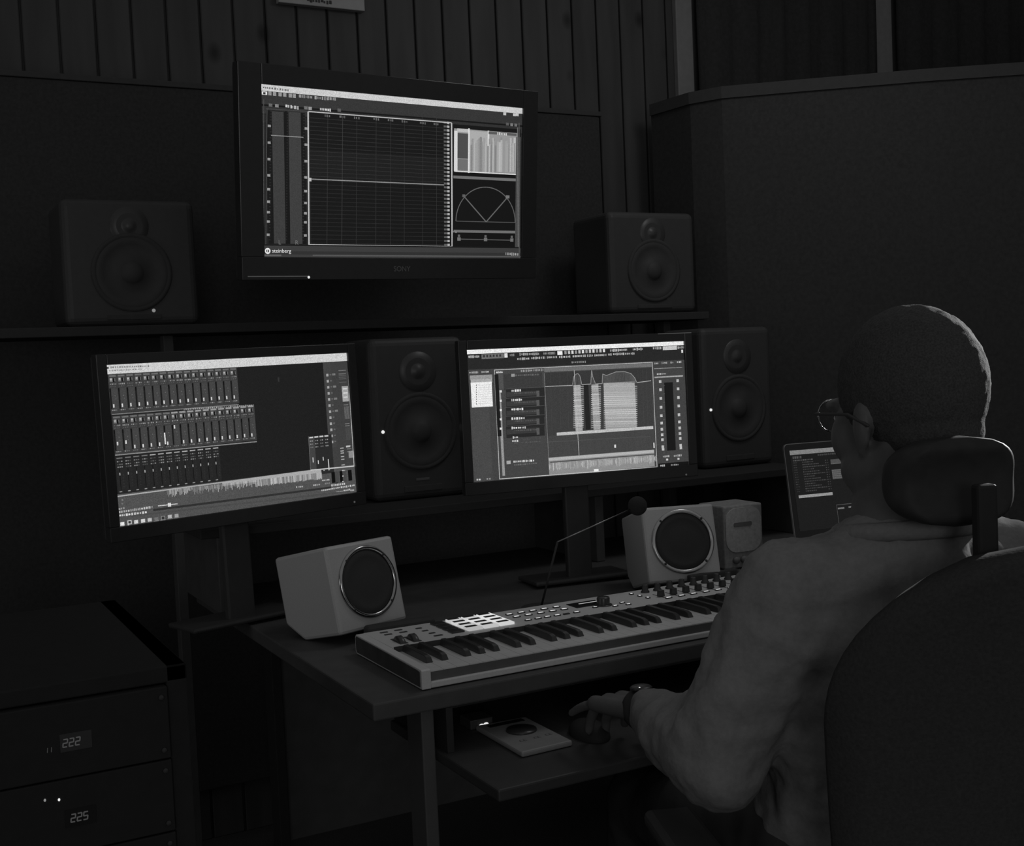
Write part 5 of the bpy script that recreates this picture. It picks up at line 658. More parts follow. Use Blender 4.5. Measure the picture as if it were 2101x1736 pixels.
ARRANGE_UI = [
(0,0,1,1,64),(0,0,1,0.032,238),(0,0.032,1,0.15,34),(0.008,0.0428,0.0144,0.0603,189),(0.0161,0.0417,0.0226,0.0616,172),(0.0245,0.0417,0.031,0.0618,189),
(0.0343,0.0447,0.0391,0.059,168),(0.041,0.0436,0.0486,0.0603,161),(0.0503,0.0451,0.0542,0.059,187),(0.0642,0.0362,0.1618,0.0729,110),(0.1641,0.0366,0.1778,0.0692,230),(0.071,0.0427,0.079,0.0607,50),
(0.085,0.0427,0.093,0.0607,50),(0.0991,0.0428,0.1071,0.0608,50),(0.1132,0.0428,0.1212,0.0608,50),(0.1273,0.0429,0.1353,0.0609,50),(0.1414,0.043,0.1494,0.061,50),(0.1881,0.0451,0.1912,0.0592,136),
(0.1946,0.043,0.2007,0.0609,127),(0.2034,0.0422,0.2074,0.0613,142),(0.2311,0.0386,0.2359,0.0601,153),(0.2395,0.0426,0.244,0.0566,162),(0.2467,0.0404,0.2528,0.0592,175),(0.2547,0.0416,0.2578,0.0585,188),
(0.2615,0.0409,0.2688,0.0595,155),(0.2724,0.0431,0.2768,0.0579,168),(0.2797,0.044,0.2852,0.0574,155),(0.2877,0.042,0.2909,0.0598,163),(0.2936,0.0409,0.298,0.0612,181),(0.3017,0.0415,0.3071,0.0611,171),
(0.309,0.0419,0.313,0.0611,153),(0.3147,0.0444,0.3176,0.0589,172),(0.338,0.0432,0.3417,0.0592,144),(0.3438,0.0433,0.3498,0.0591,140),(0.3518,0.044,0.3555,0.0583,131),(0.3583,0.0428,0.3631,0.0596,133),
(0.3648,0.041,0.3701,0.0613,130),(0.3718,0.0414,0.3761,0.0608,136),(0.3777,0.0414,0.3843,0.0608,142),(0.3874,0.0405,0.3908,0.0616,124),(0.6453,0.0418,0.6485,0.0584,175),(0.6524,0.0423,0.6566,0.0576,160),
(0.6585,0.039,0.6634,0.0606,185),(0.6655,0.0389,0.6699,0.0605,188),(0.6718,0.0398,0.6786,0.0594,183),(0.6819,0.0387,0.6866,0.0601,198),(0.6885,0.0425,0.6955,0.056,190),(0.6972,0.0412,0.7042,0.057,165),
(0.7064,0.0417,0.7112,0.0561,170),(0.7135,0.041,0.7192,0.0566,194),(0.7222,0.0414,0.7251,0.0558,171),(0.753,0.0402,0.7562,0.0567,181),(0.7587,0.0417,0.7666,0.0553,179),(0.7703,0.0377,0.7772,0.0594,171),
(0.7791,0.0418,0.7859,0.0553,177),(0.789,0.0383,0.7946,0.0589,185),(0.7964,0.0419,0.7996,0.0553,172),(0.8497,0.0391,0.8562,0.0549,176),(0.8597,0.0387,0.8643,0.0557,145),(0.8675,0.0372,0.8739,0.0576,171),
(0.8765,0.0369,0.8809,0.0583,167),(0.8836,0.0382,0.8903,0.0573,178),(0.4011,0.0378,0.4239,0.0675,240),(0.433,0.0374,0.443,0.0634,150),(0.449,0.0372,0.459,0.0632,190),(0.465,0.0369,0.475,0.0629,220),
(0.4811,0.0367,0.4911,0.0627,150),(0.4972,0.0364,0.5072,0.0624,190),(0.5134,0.0362,0.5234,0.0622,220),(0.5296,0.0359,0.5396,0.0619,150),(0.5458,0.0356,0.5558,0.0616,190),(0.5621,0.0354,0.5721,0.0614,220),
(0.5784,0.0351,0.5884,0.0611,150),(0.5948,0.0349,0.6048,0.0609,190),(0.6112,0.0346,0.6212,0.0606,220),(0.8973,0.0347,0.9665,0.0656,200),(0.9701,0.0401,0.9768,0.0602,169),(0.9789,0.0425,0.9848,0.0571,159),
(0.9882,0.0395,0.9912,0.0594,171),(0.9935,0.0406,0.9989,0.0578,156),(0.9876,0.0685,0.9956,0.0935,230),(0.2197,0.0779,0.2238,0.0905,181),(0.2257,0.0768,0.2301,0.0916,157),(0.233,0.0749,0.2378,0.0935,163),
(0.2413,0.0744,0.2484,0.094,188),(0.2507,0.0745,0.2557,0.094,168),(0.2589,0.0781,0.2644,0.0904,174),(0.266,0.0773,0.2732,0.0912,188),(0.2819,0.0761,0.2876,0.0898,163),(0.2898,0.0746,0.2966,0.0912,174),
(0.2998,0.0733,0.3073,0.0925,172),(0.3089,0.076,0.3142,0.0896,169),(0.3172,0.074,0.3214,0.0916,192),(0.3254,0.0749,0.3297,0.0906,160),(0.3335,0.0738,0.3401,0.0916,171),(0.3426,0.0739,0.3447,0.0915,164),
(0.3529,0.0737,0.3562,0.0909,176),(0.358,0.0756,0.3622,0.0891,173),(0.3641,0.0753,0.369,0.0895,189),(0.3714,0.0762,0.3764,0.0887,172),(0.38,0.0757,0.3877,0.0894,156),(0.3916,0.0747,0.3985,0.0906,165),
(0.4075,0.0759,0.4127,0.0909,182),(0.4158,0.0738,0.4234,0.093,169),(0.4272,0.0769,0.4347,0.0899,194),(0.4385,0.076,0.4462,0.0907,168),(0.4494,0.0771,0.453,0.0896,173),(0.4548,0.0751,0.4586,0.0916,193),
(0.4696,0.0755,0.4774,0.0904,174),(0.4806,0.0756,0.4881,0.0902,191),(0.4915,0.0758,0.4983,0.0897,184),(0.5005,0.075,0.504,0.0904,168),(0.506,0.0754,0.5121,0.0898,180),(0.5159,0.074,0.5228,0.091,161),
(0.5252,0.0728,0.5294,0.092,193),(0.5366,0.0739,0.5405,0.0919,177),(0.5444,0.0731,0.5485,0.0927,156),(0.5518,0.073,0.5558,0.0927,163),(0.559,0.0761,0.5625,0.0895,186),(0.5703,0.0748,0.5748,0.0919,174),
(0.5769,0.0769,0.5849,0.0896,177),(0.5867,0.0755,0.5915,0.0906,162),(0.5937,0.0759,0.6005,0.09,174),(0.6024,0.0761,0.6091,0.0895,181),(0.6109,0.0738,0.6146,0.0915,167),(0.6179,0.0745,0.6216,0.0906,158),
(0.624,0.0743,0.6261,0.0905,183),(0.6353,0.0739,0.6426,0.0881,173),(0.6458,0.0721,0.6505,0.0901,187),(0.6579,0.073,0.6643,0.0862,179),(0.6672,0.073,0.6702,0.0866,188),(0.6731,0.07,0.6807,0.0899,160),
(0.6835,0.0714,0.6872,0.089,173),(0.6898,0.0713,0.6937,0.0894,183),(0.6966,0.0726,0.7019,0.0885,158),(0.7035,0.0713,0.7108,0.0901,180),(0.7144,0.0739,0.7202,0.088,159),(0.7227,0.0742,0.7287,0.0881,168),
(0.7312,0.0752,0.7381,0.0875,162),(0.742,0.0745,0.7472,0.0886,165),(0.7496,0.0719,0.7529,0.0916,179),(0.7555,0.0737,0.7596,0.09,177),(0.4635,0.1218,0.4686,0.1361,146),(0.4719,0.1231,0.4751,0.135,124),
(0.4775,0.124,0.4836,0.1343,135),(0.4871,0.1216,0.4914,0.137,143),(0.4953,0.1219,0.5012,0.137,121),(0.5034,0.1221,0.5083,0.1371,127),(0.5102,0.1219,0.5132,0.1374,127),(0.5154,0.1232,0.5202,0.1363,148),
(0.5239,0.122,0.5292,0.1378,133),(0.0082,0.1666,0.0134,0.1764,184),(0.0171,0.1648,0.0251,0.1784,157),(0.0266,0.164,0.0306,0.1793,176),(0.0336,0.1638,0.0409,0.1796,168),(0.0438,0.1641,0.046,0.1794,172),
(0.0601,0.1643,0.066,0.1776,157),(0.0676,0.1653,0.0749,0.1765,154),(0.0781,0.163,0.0833,0.1786,160),(0.0851,0.1647,0.0921,0.1768,182),(0.8539,0.1624,0.8574,0.177,159),(0.8598,0.1638,0.8676,0.1751,163),
(0.8692,0.1627,0.8716,0.1754,184),(0.8893,0.1605,0.8924,0.1761,162),(0.8953,0.1632,0.8984,0.1734,178),(0.902,0.1629,0.9082,0.1736,182),(0.911,0.1603,0.9146,0.1761,174),(0.9318,0.16,0.938,0.1749,165),
(0.9417,0.1627,0.9445,0.1738,170),(0.9637,0.1602,0.9682,0.1734,177),(0.9721,0.1597,0.9786,0.1738,192),(0.9811,0.1586,0.9846,0.1746,196),(0.0064,0.1928,0.0851,0.9995,70),(0.0097,0.1931,0.1061,0.226,150),
(0.0121,0.2246,0.1052,0.2554,170),(0.0114,0.247,0.1025,0.4355,238),(0.0343,0.2643,0.0373,0.2733,90),(0.0438,0.2683,0.1038,0.2703,190),(0.0337,0.2818,0.0367,0.2908,90),(0.0433,0.2859,0.1033,0.2879,190),
(0.0332,0.2994,0.0362,0.3084,90),(0.0427,0.3035,0.1027,0.3055,190),(0.0326,0.317,0.0356,0.326,90),(0.0422,0.3212,0.1022,0.3232,190),(0.0321,0.3346,0.0351,0.3436,90),(0.0416,0.3388,0.1016,0.3408,190),
(0.0315,0.3522,0.0345,0.3612,90),(0.0411,0.3565,0.1011,0.3585,190),(0.031,0.3698,0.034,0.3788,90),(0.0405,0.3741,0.1005,0.3761,190),(0.0304,0.3874,0.0334,0.3964,90),(0.04,0.3918,0.1,0.3938,190),
(0.0299,0.405,0.0329,0.414,90),(0.0395,0.4094,0.0995,0.4114,190),(0.0151,0.977,0.0222,0.9897,183),(0.0248,0.9779,0.0327,0.9898,204),(0.059,0.9793,0.0648,0.9882,162),(0.0688,0.9783,0.0765,0.9896,144),
(0.1195,0.1582,0.837,1,66),(0.1172,0.16,0.8435,0.1585,0.005,190),(0.1173,0.158,0.1154,0.994,0.005,190),(0.1154,0.992,0.8426,1.0002,0.006,200),(0.8435,0.1585,0.8426,1.0002,0.006,170),(0.1246,0.1754,0.1527,0.1856,200),
(0.1245,0.173,0.1285,0.1856,215),(0.1302,0.1717,0.1375,0.1865,179),(0.1405,0.1719,0.1473,0.1857,185),(0.3374,0.1641,0.8401,0.1946,110),(0.2329,0.1699,0.2392,0.185,146),(0.2423,0.1689,0.2499,0.1857,152),
(0.2538,0.1678,0.2602,0.1865,145),(0.2639,0.1682,0.2683,0.1857,164),(0.2702,0.1698,0.2765,0.184,153),(0.2791,0.1705,0.2835,0.183,168),(0.2873,0.169,0.2907,0.1842,141),(0.2947,0.1689,0.2984,0.1841,153),
(0.3002,0.1676,0.305,0.1852,139),(0.3085,0.1684,0.3115,0.1841,162),(0.3141,0.1693,0.3195,0.183,145),(0.3234,0.1662,0.3283,0.1858,136),(0.3305,0.1684,0.3343,0.1834,147),(0.1309,0.1936,0.1533,0.3141,78),
(0.1288,0.3167,0.1401,0.9697,150),(0.1163,0.1938,0.1331,0.6664,20),(0.1552,0.1957,0.3271,0.3203,56),(0.189,0.2034,0.1946,0.2135,106),(0.1985,0.2026,0.2048,0.2147,97),(0.207,0.2019,0.2149,0.2157,92),
(0.2186,0.2041,0.2265,0.214,95),(0.2297,0.2046,0.2354,0.214,99),(0.2394,0.2044,0.2441,0.2146,95),(0.2467,0.2037,0.2526,0.2156,108),(0.2557,0.2033,0.2602,0.2163,96),(0.2634,0.2052,0.2688,0.2148,107),
(0.2711,0.2033,0.2765,0.217,90),(0.28,0.2036,0.2863,0.2171,108),(0.2882,0.2038,0.2919,0.2172,98),(0.2948,0.2057,0.3006,0.2156,104),(0.3032,0.2041,0.3074,0.2175,106),(0.3101,0.2055,0.3129,0.2164,105),
(0.1901,0.1962,0.2051,0.2182,150),(0.1631,0.311,0.3336,0.3971,36),(0.1652,0.335,0.3023,0.37,56),(0.1872,0.3182,0.1931,0.3322,191),(0.1954,0.3188,0.199,0.3316,199),(0.202,0.3158,0.2094,0.3347,234),
(0.2126,0.3166,0.2196,0.3339,231),(0.2226,0.317,0.2288,0.3336,219),(0.1991,0.3413,0.2032,0.3509,82),(0.2067,0.3409,0.2101,0.3516,80),(0.2124,0.3422,0.2156,0.3506,73),(0.2178,0.3427,0.221,0.3503,84),
(0.2226,0.3426,0.2304,0.3506,87),(0.2341,0.3411,0.2377,0.3525,73),(0.241,0.343,0.2444,0.3508,79),(0.2469,0.3423,0.25,0.3518,85),(0.2515,0.342,0.2546,0.3522,83),(0.2572,0.3417,0.2634,0.3527,76),
(0.2667,0.3422,0.2745,0.3526,76),(0.2763,0.3426,0.2831,0.3526,80),(0.2859,0.3425,0.2922,0.353,76),(0.2952,0.3425,0.303,0.3534,86),(0.2975,0.3356,0.3105,0.3868,85),(0.1642,0.3091,0.3362,0.3091,0.003,80),
(0.1359,0.3177,0.1449,0.3337,225),(0.1609,0.3821,0.3314,0.4692,36),(0.163,0.406,0.3002,0.4419,56),(0.185,0.3875,0.1883,0.4052,196),(0.1914,0.3874,0.1962,0.4055,207),(0.1998,0.3895,0.2041,0.4037,231),
(0.2058,0.3887,0.2137,0.4047,212),(0.2168,0.3876,0.2237,0.4063,217),(0.2254,0.3909,0.2313,0.4033,209),(0.1969,0.4123,0.2015,0.4225,78),(0.2052,0.4122,0.2102,0.423,82),(0.2139,0.4126,0.2217,0.423,84),
(0.2243,0.4135,0.229,0.4226,84),(0.2329,0.4128,0.2394,0.4237,81),(0.2414,0.4127,0.247,0.4242,78),(0.2509,0.4132,0.2576,0.4242,79),(0.2615,0.4133,0.2651,0.4246,83),(0.2681,0.4152,0.273,0.423,78),
(0.2756,0.4156,0.2835,0.423,85),(0.287,0.4154,0.291,0.4238,78),(0.2937,0.4154,0.2979,0.4241,80),(0.2954,0.4074,0.3084,0.4587,85),(0.1621,0.3802,0.3341,0.3811,0.003,80),(0.1337,0.3886,0.1427,0.4046,225),
(0.1587,0.4532,0.3293,0.5412,36),(0.1608,0.4772,0.298,0.5138,56),(0.1828,0.4611,0.1895,0.4741,234),(0.1919,0.4599,0.1984,0.4758,217),(0.2009,0.4617,0.2053,0.4746,209),(0.2073,0.4599,0.2152,0.4767,218),
(0.2177,0.4621,0.2241,0.4752,199),(0.2274,0.46,0.2347,0.4779,234),(0.1948,0.4828,0.1993,0.4947,80),(0.2015,0.4843,0.2095,0.4935,72),(0.213,0.4853,0.2201,0.4932,85),(0.222,0.4847,0.2284,0.4943,75),
(0.23,0.4845,0.2367,0.495,88),(0.2384,0.4843,0.2447,0.4957,75),(0.2482,0.4861,0.2554,0.4945,82),(0.2587,0.4846,0.2631,0.4966,74),(0.2665,0.4862,0.272,0.4955,77),(0.2739,0.4871,0.2796,0.495,85),
(0.2836,0.4861,0.2898,0.4966,89),(0.2915,0.4859,0.2947,0.4973,78),(0.2932,0.4792,0.3062,0.5307,85),(0.1599,0.4513,0.3319,0.4531,0.003,80),(0.1316,0.4596,0.1406,0.4756,225),(0.1566,0.5233,0.3272,0.6124,36),
(0.1587,0.5474,0.2959,0.5847,56),(0.1807,0.5287,0.1881,0.547,221),(0.1921,0.5303,0.1983,0.5464,208),(0.2015,0.5299,0.2095,0.5476,227),(0.2131,0.5305,0.2195,0.548,194),(0.2226,0.5326,0.2266,0.5466,227),
(0.2302,0.5337,0.2334,0.5462,211),(0.2357,0.5325,0.2387,0.5478,189),(0.1926,0.5551,0.1959,0.5631,73),(0.1983,0.5536,0.2015,0.565,88),(0.2047,0.5539,0.212,0.5652,88),(0.2137,0.5561,0.2182,0.5636,87),
(0.2211,0.5541,0.2274,0.5661,82),(0.2303,0.5566,0.2367,0.5643,73),(0.2405,0.556,0.2475,0.5655,75),(0.249,0.5567,0.2521,0.5654,83),(0.2548,0.5561,0.2584,0.5664,88),(0.2623,0.5558,0.268,0.5673,77),
(0.2713,0.5569,0.2759,0.5668,81),(0.2779,0.5583,0.2844,0.5658,72),(0.287,0.5573,0.2942,0.5675,82),(0.2911,0.5501,0.3041,0.6017,85),(0.1578,0.5215,0.3298,0.5242,0.003,80),(0.1294,0.5297,0.1384,0.5457,225),
(0.1544,0.5945,0.325,0.6845,36),(0.1565,0.6186,0.2937,0.6567,56),(0.1785,0.5996,0.1851,0.6189,206),(0.1872,0.6024,0.1947,0.617,193),(0.1971,0.6039,0.2027,0.6165,230),(0.2067,0.604,0.2116,0.6174,213),
(0.2131,0.6048,0.2204,0.6173,200),(0.2243,0.6053,0.2275,0.6179,196),(0.2297,0.6055,0.2334,0.6183,193),(0.2365,0.6042,0.2411,0.6202,209),(0.1905,0.6268,0.1944,0.6342,75),(0.1973,0.6265,0.2017,0.6351,82),
(0.2049,0.6267,0.2122,0.6355,83),(0.2154,0.6261,0.2232,0.637,86),(0.2265,0.6272,0.2298,0.6368,88),(0.2328,0.6279,0.2399,0.6365,83),(0.243,0.6289,0.2472,0.6364,88),(0.2491,0.6285,0.2552,0.6373,88),
(0.2588,0.6274,0.2656,0.6391,89),(0.2672,0.6296,0.271,0.6376,76),(0.2737,0.6295,0.278,0.6382,77),(0.2806,0.6286,0.2837,0.6396,88),(0.2863,0.6284,0.2937,0.6403,80),(0.289,0.622,0.302,0.6737,85),
(0.1556,0.5927,0.3277,0.5963,0.003,80),(0.1272,0.6008,0.1362,0.6168,225),(0.182,0.6737,0.1873,0.6909,208),(0.1896,0.677,0.1935,0.6883,190),(0.1968,0.6769,0.2047,0.6889,200),(0.1794,0.7029,0.1826,0.7169,211),
(0.1845,0.7043,0.1901,0.716,184),(0.1923,0.7029,0.1963,0.7183,190),(0.1994,0.7034,0.2057,0.7186,214),(0.217,0.6994,0.2226,0.7076,64),(0.2258,0.6977,0.2326,0.709,71),(0.2349,0.6985,0.239,0.7077,73),
(0.2429,0.6974,0.2496,0.7085,77),(0.2531,0.6983,0.2565,0.7071,79),(0.2596,0.6988,0.2674,0.7063,68),(0.2689,0.6976,0.2741,0.7072,69),(0.2769,0.698,0.2818,0.7064,67),(0.2845,0.6973,0.2876,0.7068,73),
(0.2894,0.6977,0.2946,0.7062,69),(0.2966,0.697,0.3002,0.7065,67),(0.302,0.6964,0.3074,0.7069,76),(0.31,0.6972,0.314,0.7058,74),(0.3162,0.6963,0.3209,0.7064,66),(0.1875,0.7208,0.1908,0.7328,87),
(0.1931,0.7225,0.1965,0.7314,86),(0.1985,0.7217,0.2064,0.7325,79),(0.2092,0.722,0.2165,0.7328,73),(0.2191,0.7239,0.2251,0.7313,83),(0.2268,0.7233,0.2333,0.7324,75),(0.2371,0.7226,0.2434,0.7335,89),
(0.2459,0.7238,0.2528,0.7327,74),(0.2561,0.7235,0.2631,0.7335,87),(0.2657,0.7237,0.2734,0.7339,78),(0.2755,0.7233,0.2811,0.7348,80),(0.2833,0.7242,0.2896,0.7343,89),(0.2917,0.7245,0.2955,0.7344,83),
(0.2974,0.7258,0.3047,0.7333,86),(0.1531,0.7305,0.3296,0.9847,66),(0.1804,0.8614,0.1836,0.8757,231),(0.1852,0.8614,0.1896,0.876,211),(0.1926,0.8621,0.1973,0.8757,189),(0.2005,0.8634,0.2074,0.8749,215),
(0.2097,0.8631,0.2144,0.8758,205),(0.2176,0.8621,0.2206,0.8772,227),(0.2227,0.8618,0.2304,0.8778,213),(0.2338,0.8616,0.2395,0.8786,205),(0.2411,0.8646,0.2465,0.8761,193),(0.2502,0.8617,0.2533,0.8796,192),
(0.2555,0.8629,0.2629,0.8787,230),(0.2663,0.8646,0.2721,0.8776,206),(0.1825,0.8883,0.1872,0.8993,100),(0.1894,0.8878,0.1959,0.8997,90),(0.1979,0.8886,0.205,0.8987,109),(0.2072,0.8876,0.2146,0.8996,106),
(0.2186,0.8881,0.2264,0.8989,91),(0.2279,0.888,0.2349,0.8989,107),(0.2371,0.8895,0.2447,0.8972,91),(0.2474,0.8892,0.2547,0.8974,95),(0.2583,0.8891,0.2642,0.8973,98),(0.2679,0.8883,0.2735,0.8979,109),
(0.2765,0.8883,0.2828,0.8978,108),(0.1495,0.8576,0.1675,0.8836,170),(0.3365,0.201,0.3378,0.9859,0.004,120),(0.34,0.2013,0.8387,0.3367,52),(0.3392,0.3064,0.8353,0.6905,58),(0.3663,0.1835,0.3588,0.6351,0.0025,66),
(0.4074,0.1869,0.3999,0.6399,0.0025,66),(0.4428,0.1898,0.4354,0.644,0.0025,66),(0.6166,0.2041,0.6096,0.6643,0.0025,66),(0.6592,0.2076,0.6523,0.6692,0.0025,66),(0.7021,0.2112,0.6953,0.6742,0.0025,66),(0.7949,0.2188,0.7883,0.685,0.0025,66),
(0.8136,0.2204,0.807,0.6872,0.0025,66),(0.3343,0.6675,0.3335,0.8136,0.002,60),(0.3695,0.6717,0.3687,0.8181,0.002,60),(0.4048,0.6759,0.404,0.8227,0.002,60),(0.4403,0.6801,0.4396,0.8273,0.002,60),(0.476,0.6844,0.4753,0.832,0.002,60),
(0.5119,0.6886,0.5112,0.8366,0.002,60),(0.548,0.6929,0.5474,0.8413,0.002,60),(0.5843,0.6972,0.5837,0.846,0.002,60),(0.6207,0.7016,0.6202,0.8508,0.002,60),(0.6574,0.7059,0.6569,0.8555,0.002,60),(0.6943,0.7103,0.6938,0.8603,0.002,60),
(0.7313,0.7147,0.7309,0.8651,0.002,60),(0.7686,0.7191,0.7682,0.87,0.002,60),(0.806,0.7236,0.8057,0.8748,0.002,60),(0.4667,0.308,0.4993,0.6668,170),(0.5499,0.3105,0.5821,0.6662,160),(0.6064,0.3034,0.7542,0.6759,165),
(0.5139,0.3072,0.5356,0.6608,30),(0.594,0.3145,0.5942,0.6676,22),(0.4663,0.3211,0.5135,0.3204,0.006,155),(0.4658,0.3363,0.5131,0.3356,0.006,175),(0.4654,0.3514,0.5127,0.3508,0.006,164),(0.465,0.3665,0.5122,0.366,0.006,179),
(0.4645,0.3817,0.5118,0.3812,0.006,180),(0.4641,0.3968,0.5113,0.3964,0.006,144),(0.4636,0.412,0.5109,0.4116,0.006,140),(0.4632,0.4271,0.5105,0.4268,0.006,194),(0.4627,0.4423,0.51,0.442,0.006,156),(0.4623,0.4574,0.5096,0.4572,0.006,155),
(0.4619,0.4726,0.5091,0.4724,0.006,204),(0.4614,0.4877,0.5087,0.4876,0.006,170),(0.461,0.5029,0.5083,0.5028,0.006,194),(0.4605,0.5181,0.5078,0.518,0.006,170),(0.4601,0.5332,0.5074,0.5332,0.006,181),(0.4596,0.5484,0.5069,0.5485,0.006,149),
(0.4592,0.5636,0.5065,0.5637,0.006,181),(0.4588,0.5787,0.5061,0.5789,0.006,196),(0.4583,0.5939,0.5056,0.5941,0.006,174),(0.4579,0.6091,0.5052,0.6094,0.006,188),(0.4574,0.6243,0.5047,0.6246,0.006,183),(0.457,0.6394,0.5043,0.6398,0.006,144),
(0.5482,0.3287,0.5936,0.3277,0.006,189),(0.5477,0.3439,0.5932,0.343,0.006,178),(0.5473,0.3591,0.5927,0.3583,0.006,159),(0.5469,0.3743,0.5923,0.3736,0.006,142),(0.5464,0.3896,0.5918,0.3889,0.006,196),(0.546,0.4048,0.5914,0.4041,0.006,170),
(0.5456,0.4201,0.591,0.4194,0.006,186),(0.5451,0.4353,0.5905,0.4347,0.006,197),(0.5447,0.4505,0.5901,0.45,0.006,186),(0.5442,0.4658,0.5897,0.4653,0.006,199),(0.5438,0.481,0.5892,0.4806,0.006,165),(0.5434,0.4963,0.5888,0.4959,0.006,192),
(0.5429,0.5115,0.5884,0.5112,0.006,168),(0.5425,0.5268,0.5879,0.5265,0.006,200),(0.542,0.5421,0.5875,0.5418,0.006,197),(0.5416,0.5573,0.587,0.5572,0.006,146),(0.5412,0.5726,0.5866,0.5725,0.006,148),(0.5407,0.5878,0.5862,0.5878,0.006,154),
(0.5403,0.6031,0.5857,0.6031,0.006,202),(0.5399,0.6184,0.5853,0.6184,0.006,168),(0.5394,0.6337,0.5849,0.6337,0.006,180),(0.539,0.6489,0.5844,0.6491,0.006,159),(0.6068,0.334,0.7653,0.3435,0.006,172),(0.6063,0.3493,0.7648,0.3589,0.006,165),
(0.6059,0.3646,0.7644,0.3744,0.006,162),(0.6055,0.3799,0.764,0.3899,0.006,178),(0.605,0.3952,0.7635,0.4054,0.006,177),(0.6046,0.4105,0.7631,0.4208,0.006,198),(0.6042,0.4259,0.7627,0.4363,0.006,184),(0.6037,0.4412,0.7623,0.4518,0.006,200),
(0.6033,0.4565,0.7618,0.4673,0.006,195),(0.6029,0.4718,0.7614,0.4828,0.006,204),(0.6024,0.4871,0.761,0.4983,0.006,183),(0.602,0.5024,0.7605,0.5138,0.006,150),(0.6015,0.5177,0.7601,0.5293,0.006,195),(0.6011,0.5331,0.7597,0.5448,0.006,202),
(0.6007,0.5484,0.7593,0.5603,0.006,198),(0.6002,0.5637,0.7588,0.5758,0.006,176),(0.5998,0.579,0.7584,0.5913,0.006,186),(0.5994,0.5944,0.758,0.6068,0.006,153),(0.5989,0.6097,0.7575,0.6223,0.006,194),(0.5985,0.625,0.7571,0.6378,0.006,177),
(0.5981,0.6404,0.7567,0.6534,0.006,158),(0.5976,0.6557,0.7562,0.6689,0.006,144),(0.4646,0.2724,0.4675,0.303,95),(0.4632,0.3026,0.4698,0.2425,0.004,160),(0.4705,0.2376,0.4724,0.3035,95),(0.4759,0.2279,0.4775,0.3039,95),
(0.4698,0.2425,0.4805,0.2232,0.004,160),(0.4808,0.222,0.4822,0.3044,95),(0.4854,0.2199,0.4867,0.3048,95),(0.4805,0.2232,0.4895,0.2189,0.004,160),(0.4898,0.2228,0.4912,0.3052,95),(0.494,0.2307,0.4957,0.3056,95),
(0.4895,0.2189,0.498,0.2348,0.004,160),(0.4979,0.2513,0.5001,0.306,95),(0.5014,0.2845,0.5046,0.3064,95),(0.498,0.2348,0.5051,0.3014,0.004,160),(0.5488,0.2519,0.5511,0.3055,90),(0.5471,0.3051,0.5543,0.199,0.004,160),
(0.5541,0.2244,0.5556,0.3059,90),(0.5543,0.199,0.5577,0.2501,0.004,160),(0.5575,0.2586,0.56,0.3063,90),(0.561,0.2759,0.564,0.3067,90),(0.5646,0.2931,0.568,0.307,90),(0.5577,0.2501,0.5683,0.302,0.004,160),
(0.6006,0.2681,0.6035,0.3031,95),(0.6003,0.3048,0.6048,0.2317,0.004,160),(0.605,0.2333,0.6069,0.3034,95),(0.6091,0.2367,0.6111,0.3038,95),(0.6133,0.2401,0.6154,0.3042,95),(0.6174,0.2435,0.6196,0.3045,95),
(0.6048,0.2317,0.6215,0.2454,0.004,160),(0.6215,0.2442,0.6236,0.3049,95),(0.6253,0.2421,0.6274,0.3052,95),(0.6292,0.2401,0.6312,0.3056,95),(0.6331,0.238,0.635,0.3059,95),(0.6369,0.236,0.6389,0.3063,95),
(0.6408,0.2339,0.6427,0.3066,95),(0.6447,0.2319,0.6465,0.3069,95),(0.6486,0.2298,0.6503,0.3073,95),(0.6525,0.2277,0.6541,0.3076,95),(0.6563,0.2257,0.6579,0.308,95),(0.6602,0.2236,0.6617,0.3083,95),
(0.6641,0.2215,0.6656,0.3087,95),(0.6215,0.2454,0.668,0.2207,0.004,160),(0.668,0.2206,0.6695,0.309,95),(0.672,0.2207,0.6735,0.3094,95),(0.676,0.2208,0.6774,0.3097,95),(0.68,0.2209,0.6814,0.3101,95),
(0.684,0.2211,0.6854,0.3104,95),(0.688,0.2212,0.6894,0.3108,95),(0.692,0.2213,0.6934,0.3112,95),(0.696,0.2215,0.6974,0.3115,95),(0.7,0.2216,0.7014,0.3119,95),(0.704,0.2217,0.7054,0.3122,95),
(0.668,0.2207,0.7079,0.2219,0.004,160),(0.7079,0.2229,0.7093,0.3126,95),(0.7117,0.2251,0.7132,0.3129,95),(0.7155,0.2274,0.717,0.3133,95),(0.7192,0.2296,0.7209,0.3136,95),(0.723,0.2319,0.7247,0.314,95),
(0.7268,0.2341,0.7286,0.3143,95),(0.7307,0.2364,0.7324,0.3147,95),(0.7345,0.2386,0.7363,0.315,95),(0.7079,0.2219,0.7383,0.2399,0.004,160),(0.7381,0.2435,0.7401,0.3154,95),(0.7416,0.251,0.7438,0.3157,95),
(0.7451,0.2585,0.7475,0.316,95),(0.7486,0.2661,0.7512,0.3164,95),(0.7522,0.2736,0.7549,0.3167,95),(0.7383,0.2399,0.7559,0.2775,0.004,160),(0.7556,0.2852,0.7587,0.317,95),(0.7589,0.301,0.7624,0.3174,95),
(0.7559,0.2775,0.7625,0.3091,0.004,160),(0.3369,0.3062,0.4631,0.3087,0.005,180),(0.5049,0.3064,0.547,0.3062,0.005,180),(0.5681,0.307,0.6015,0.307,0.005,160),(0.7642,0.3144,0.8332,0.305,0.005,180),(0.4736,0.1923,0.4767,0.8678,0.004,185),
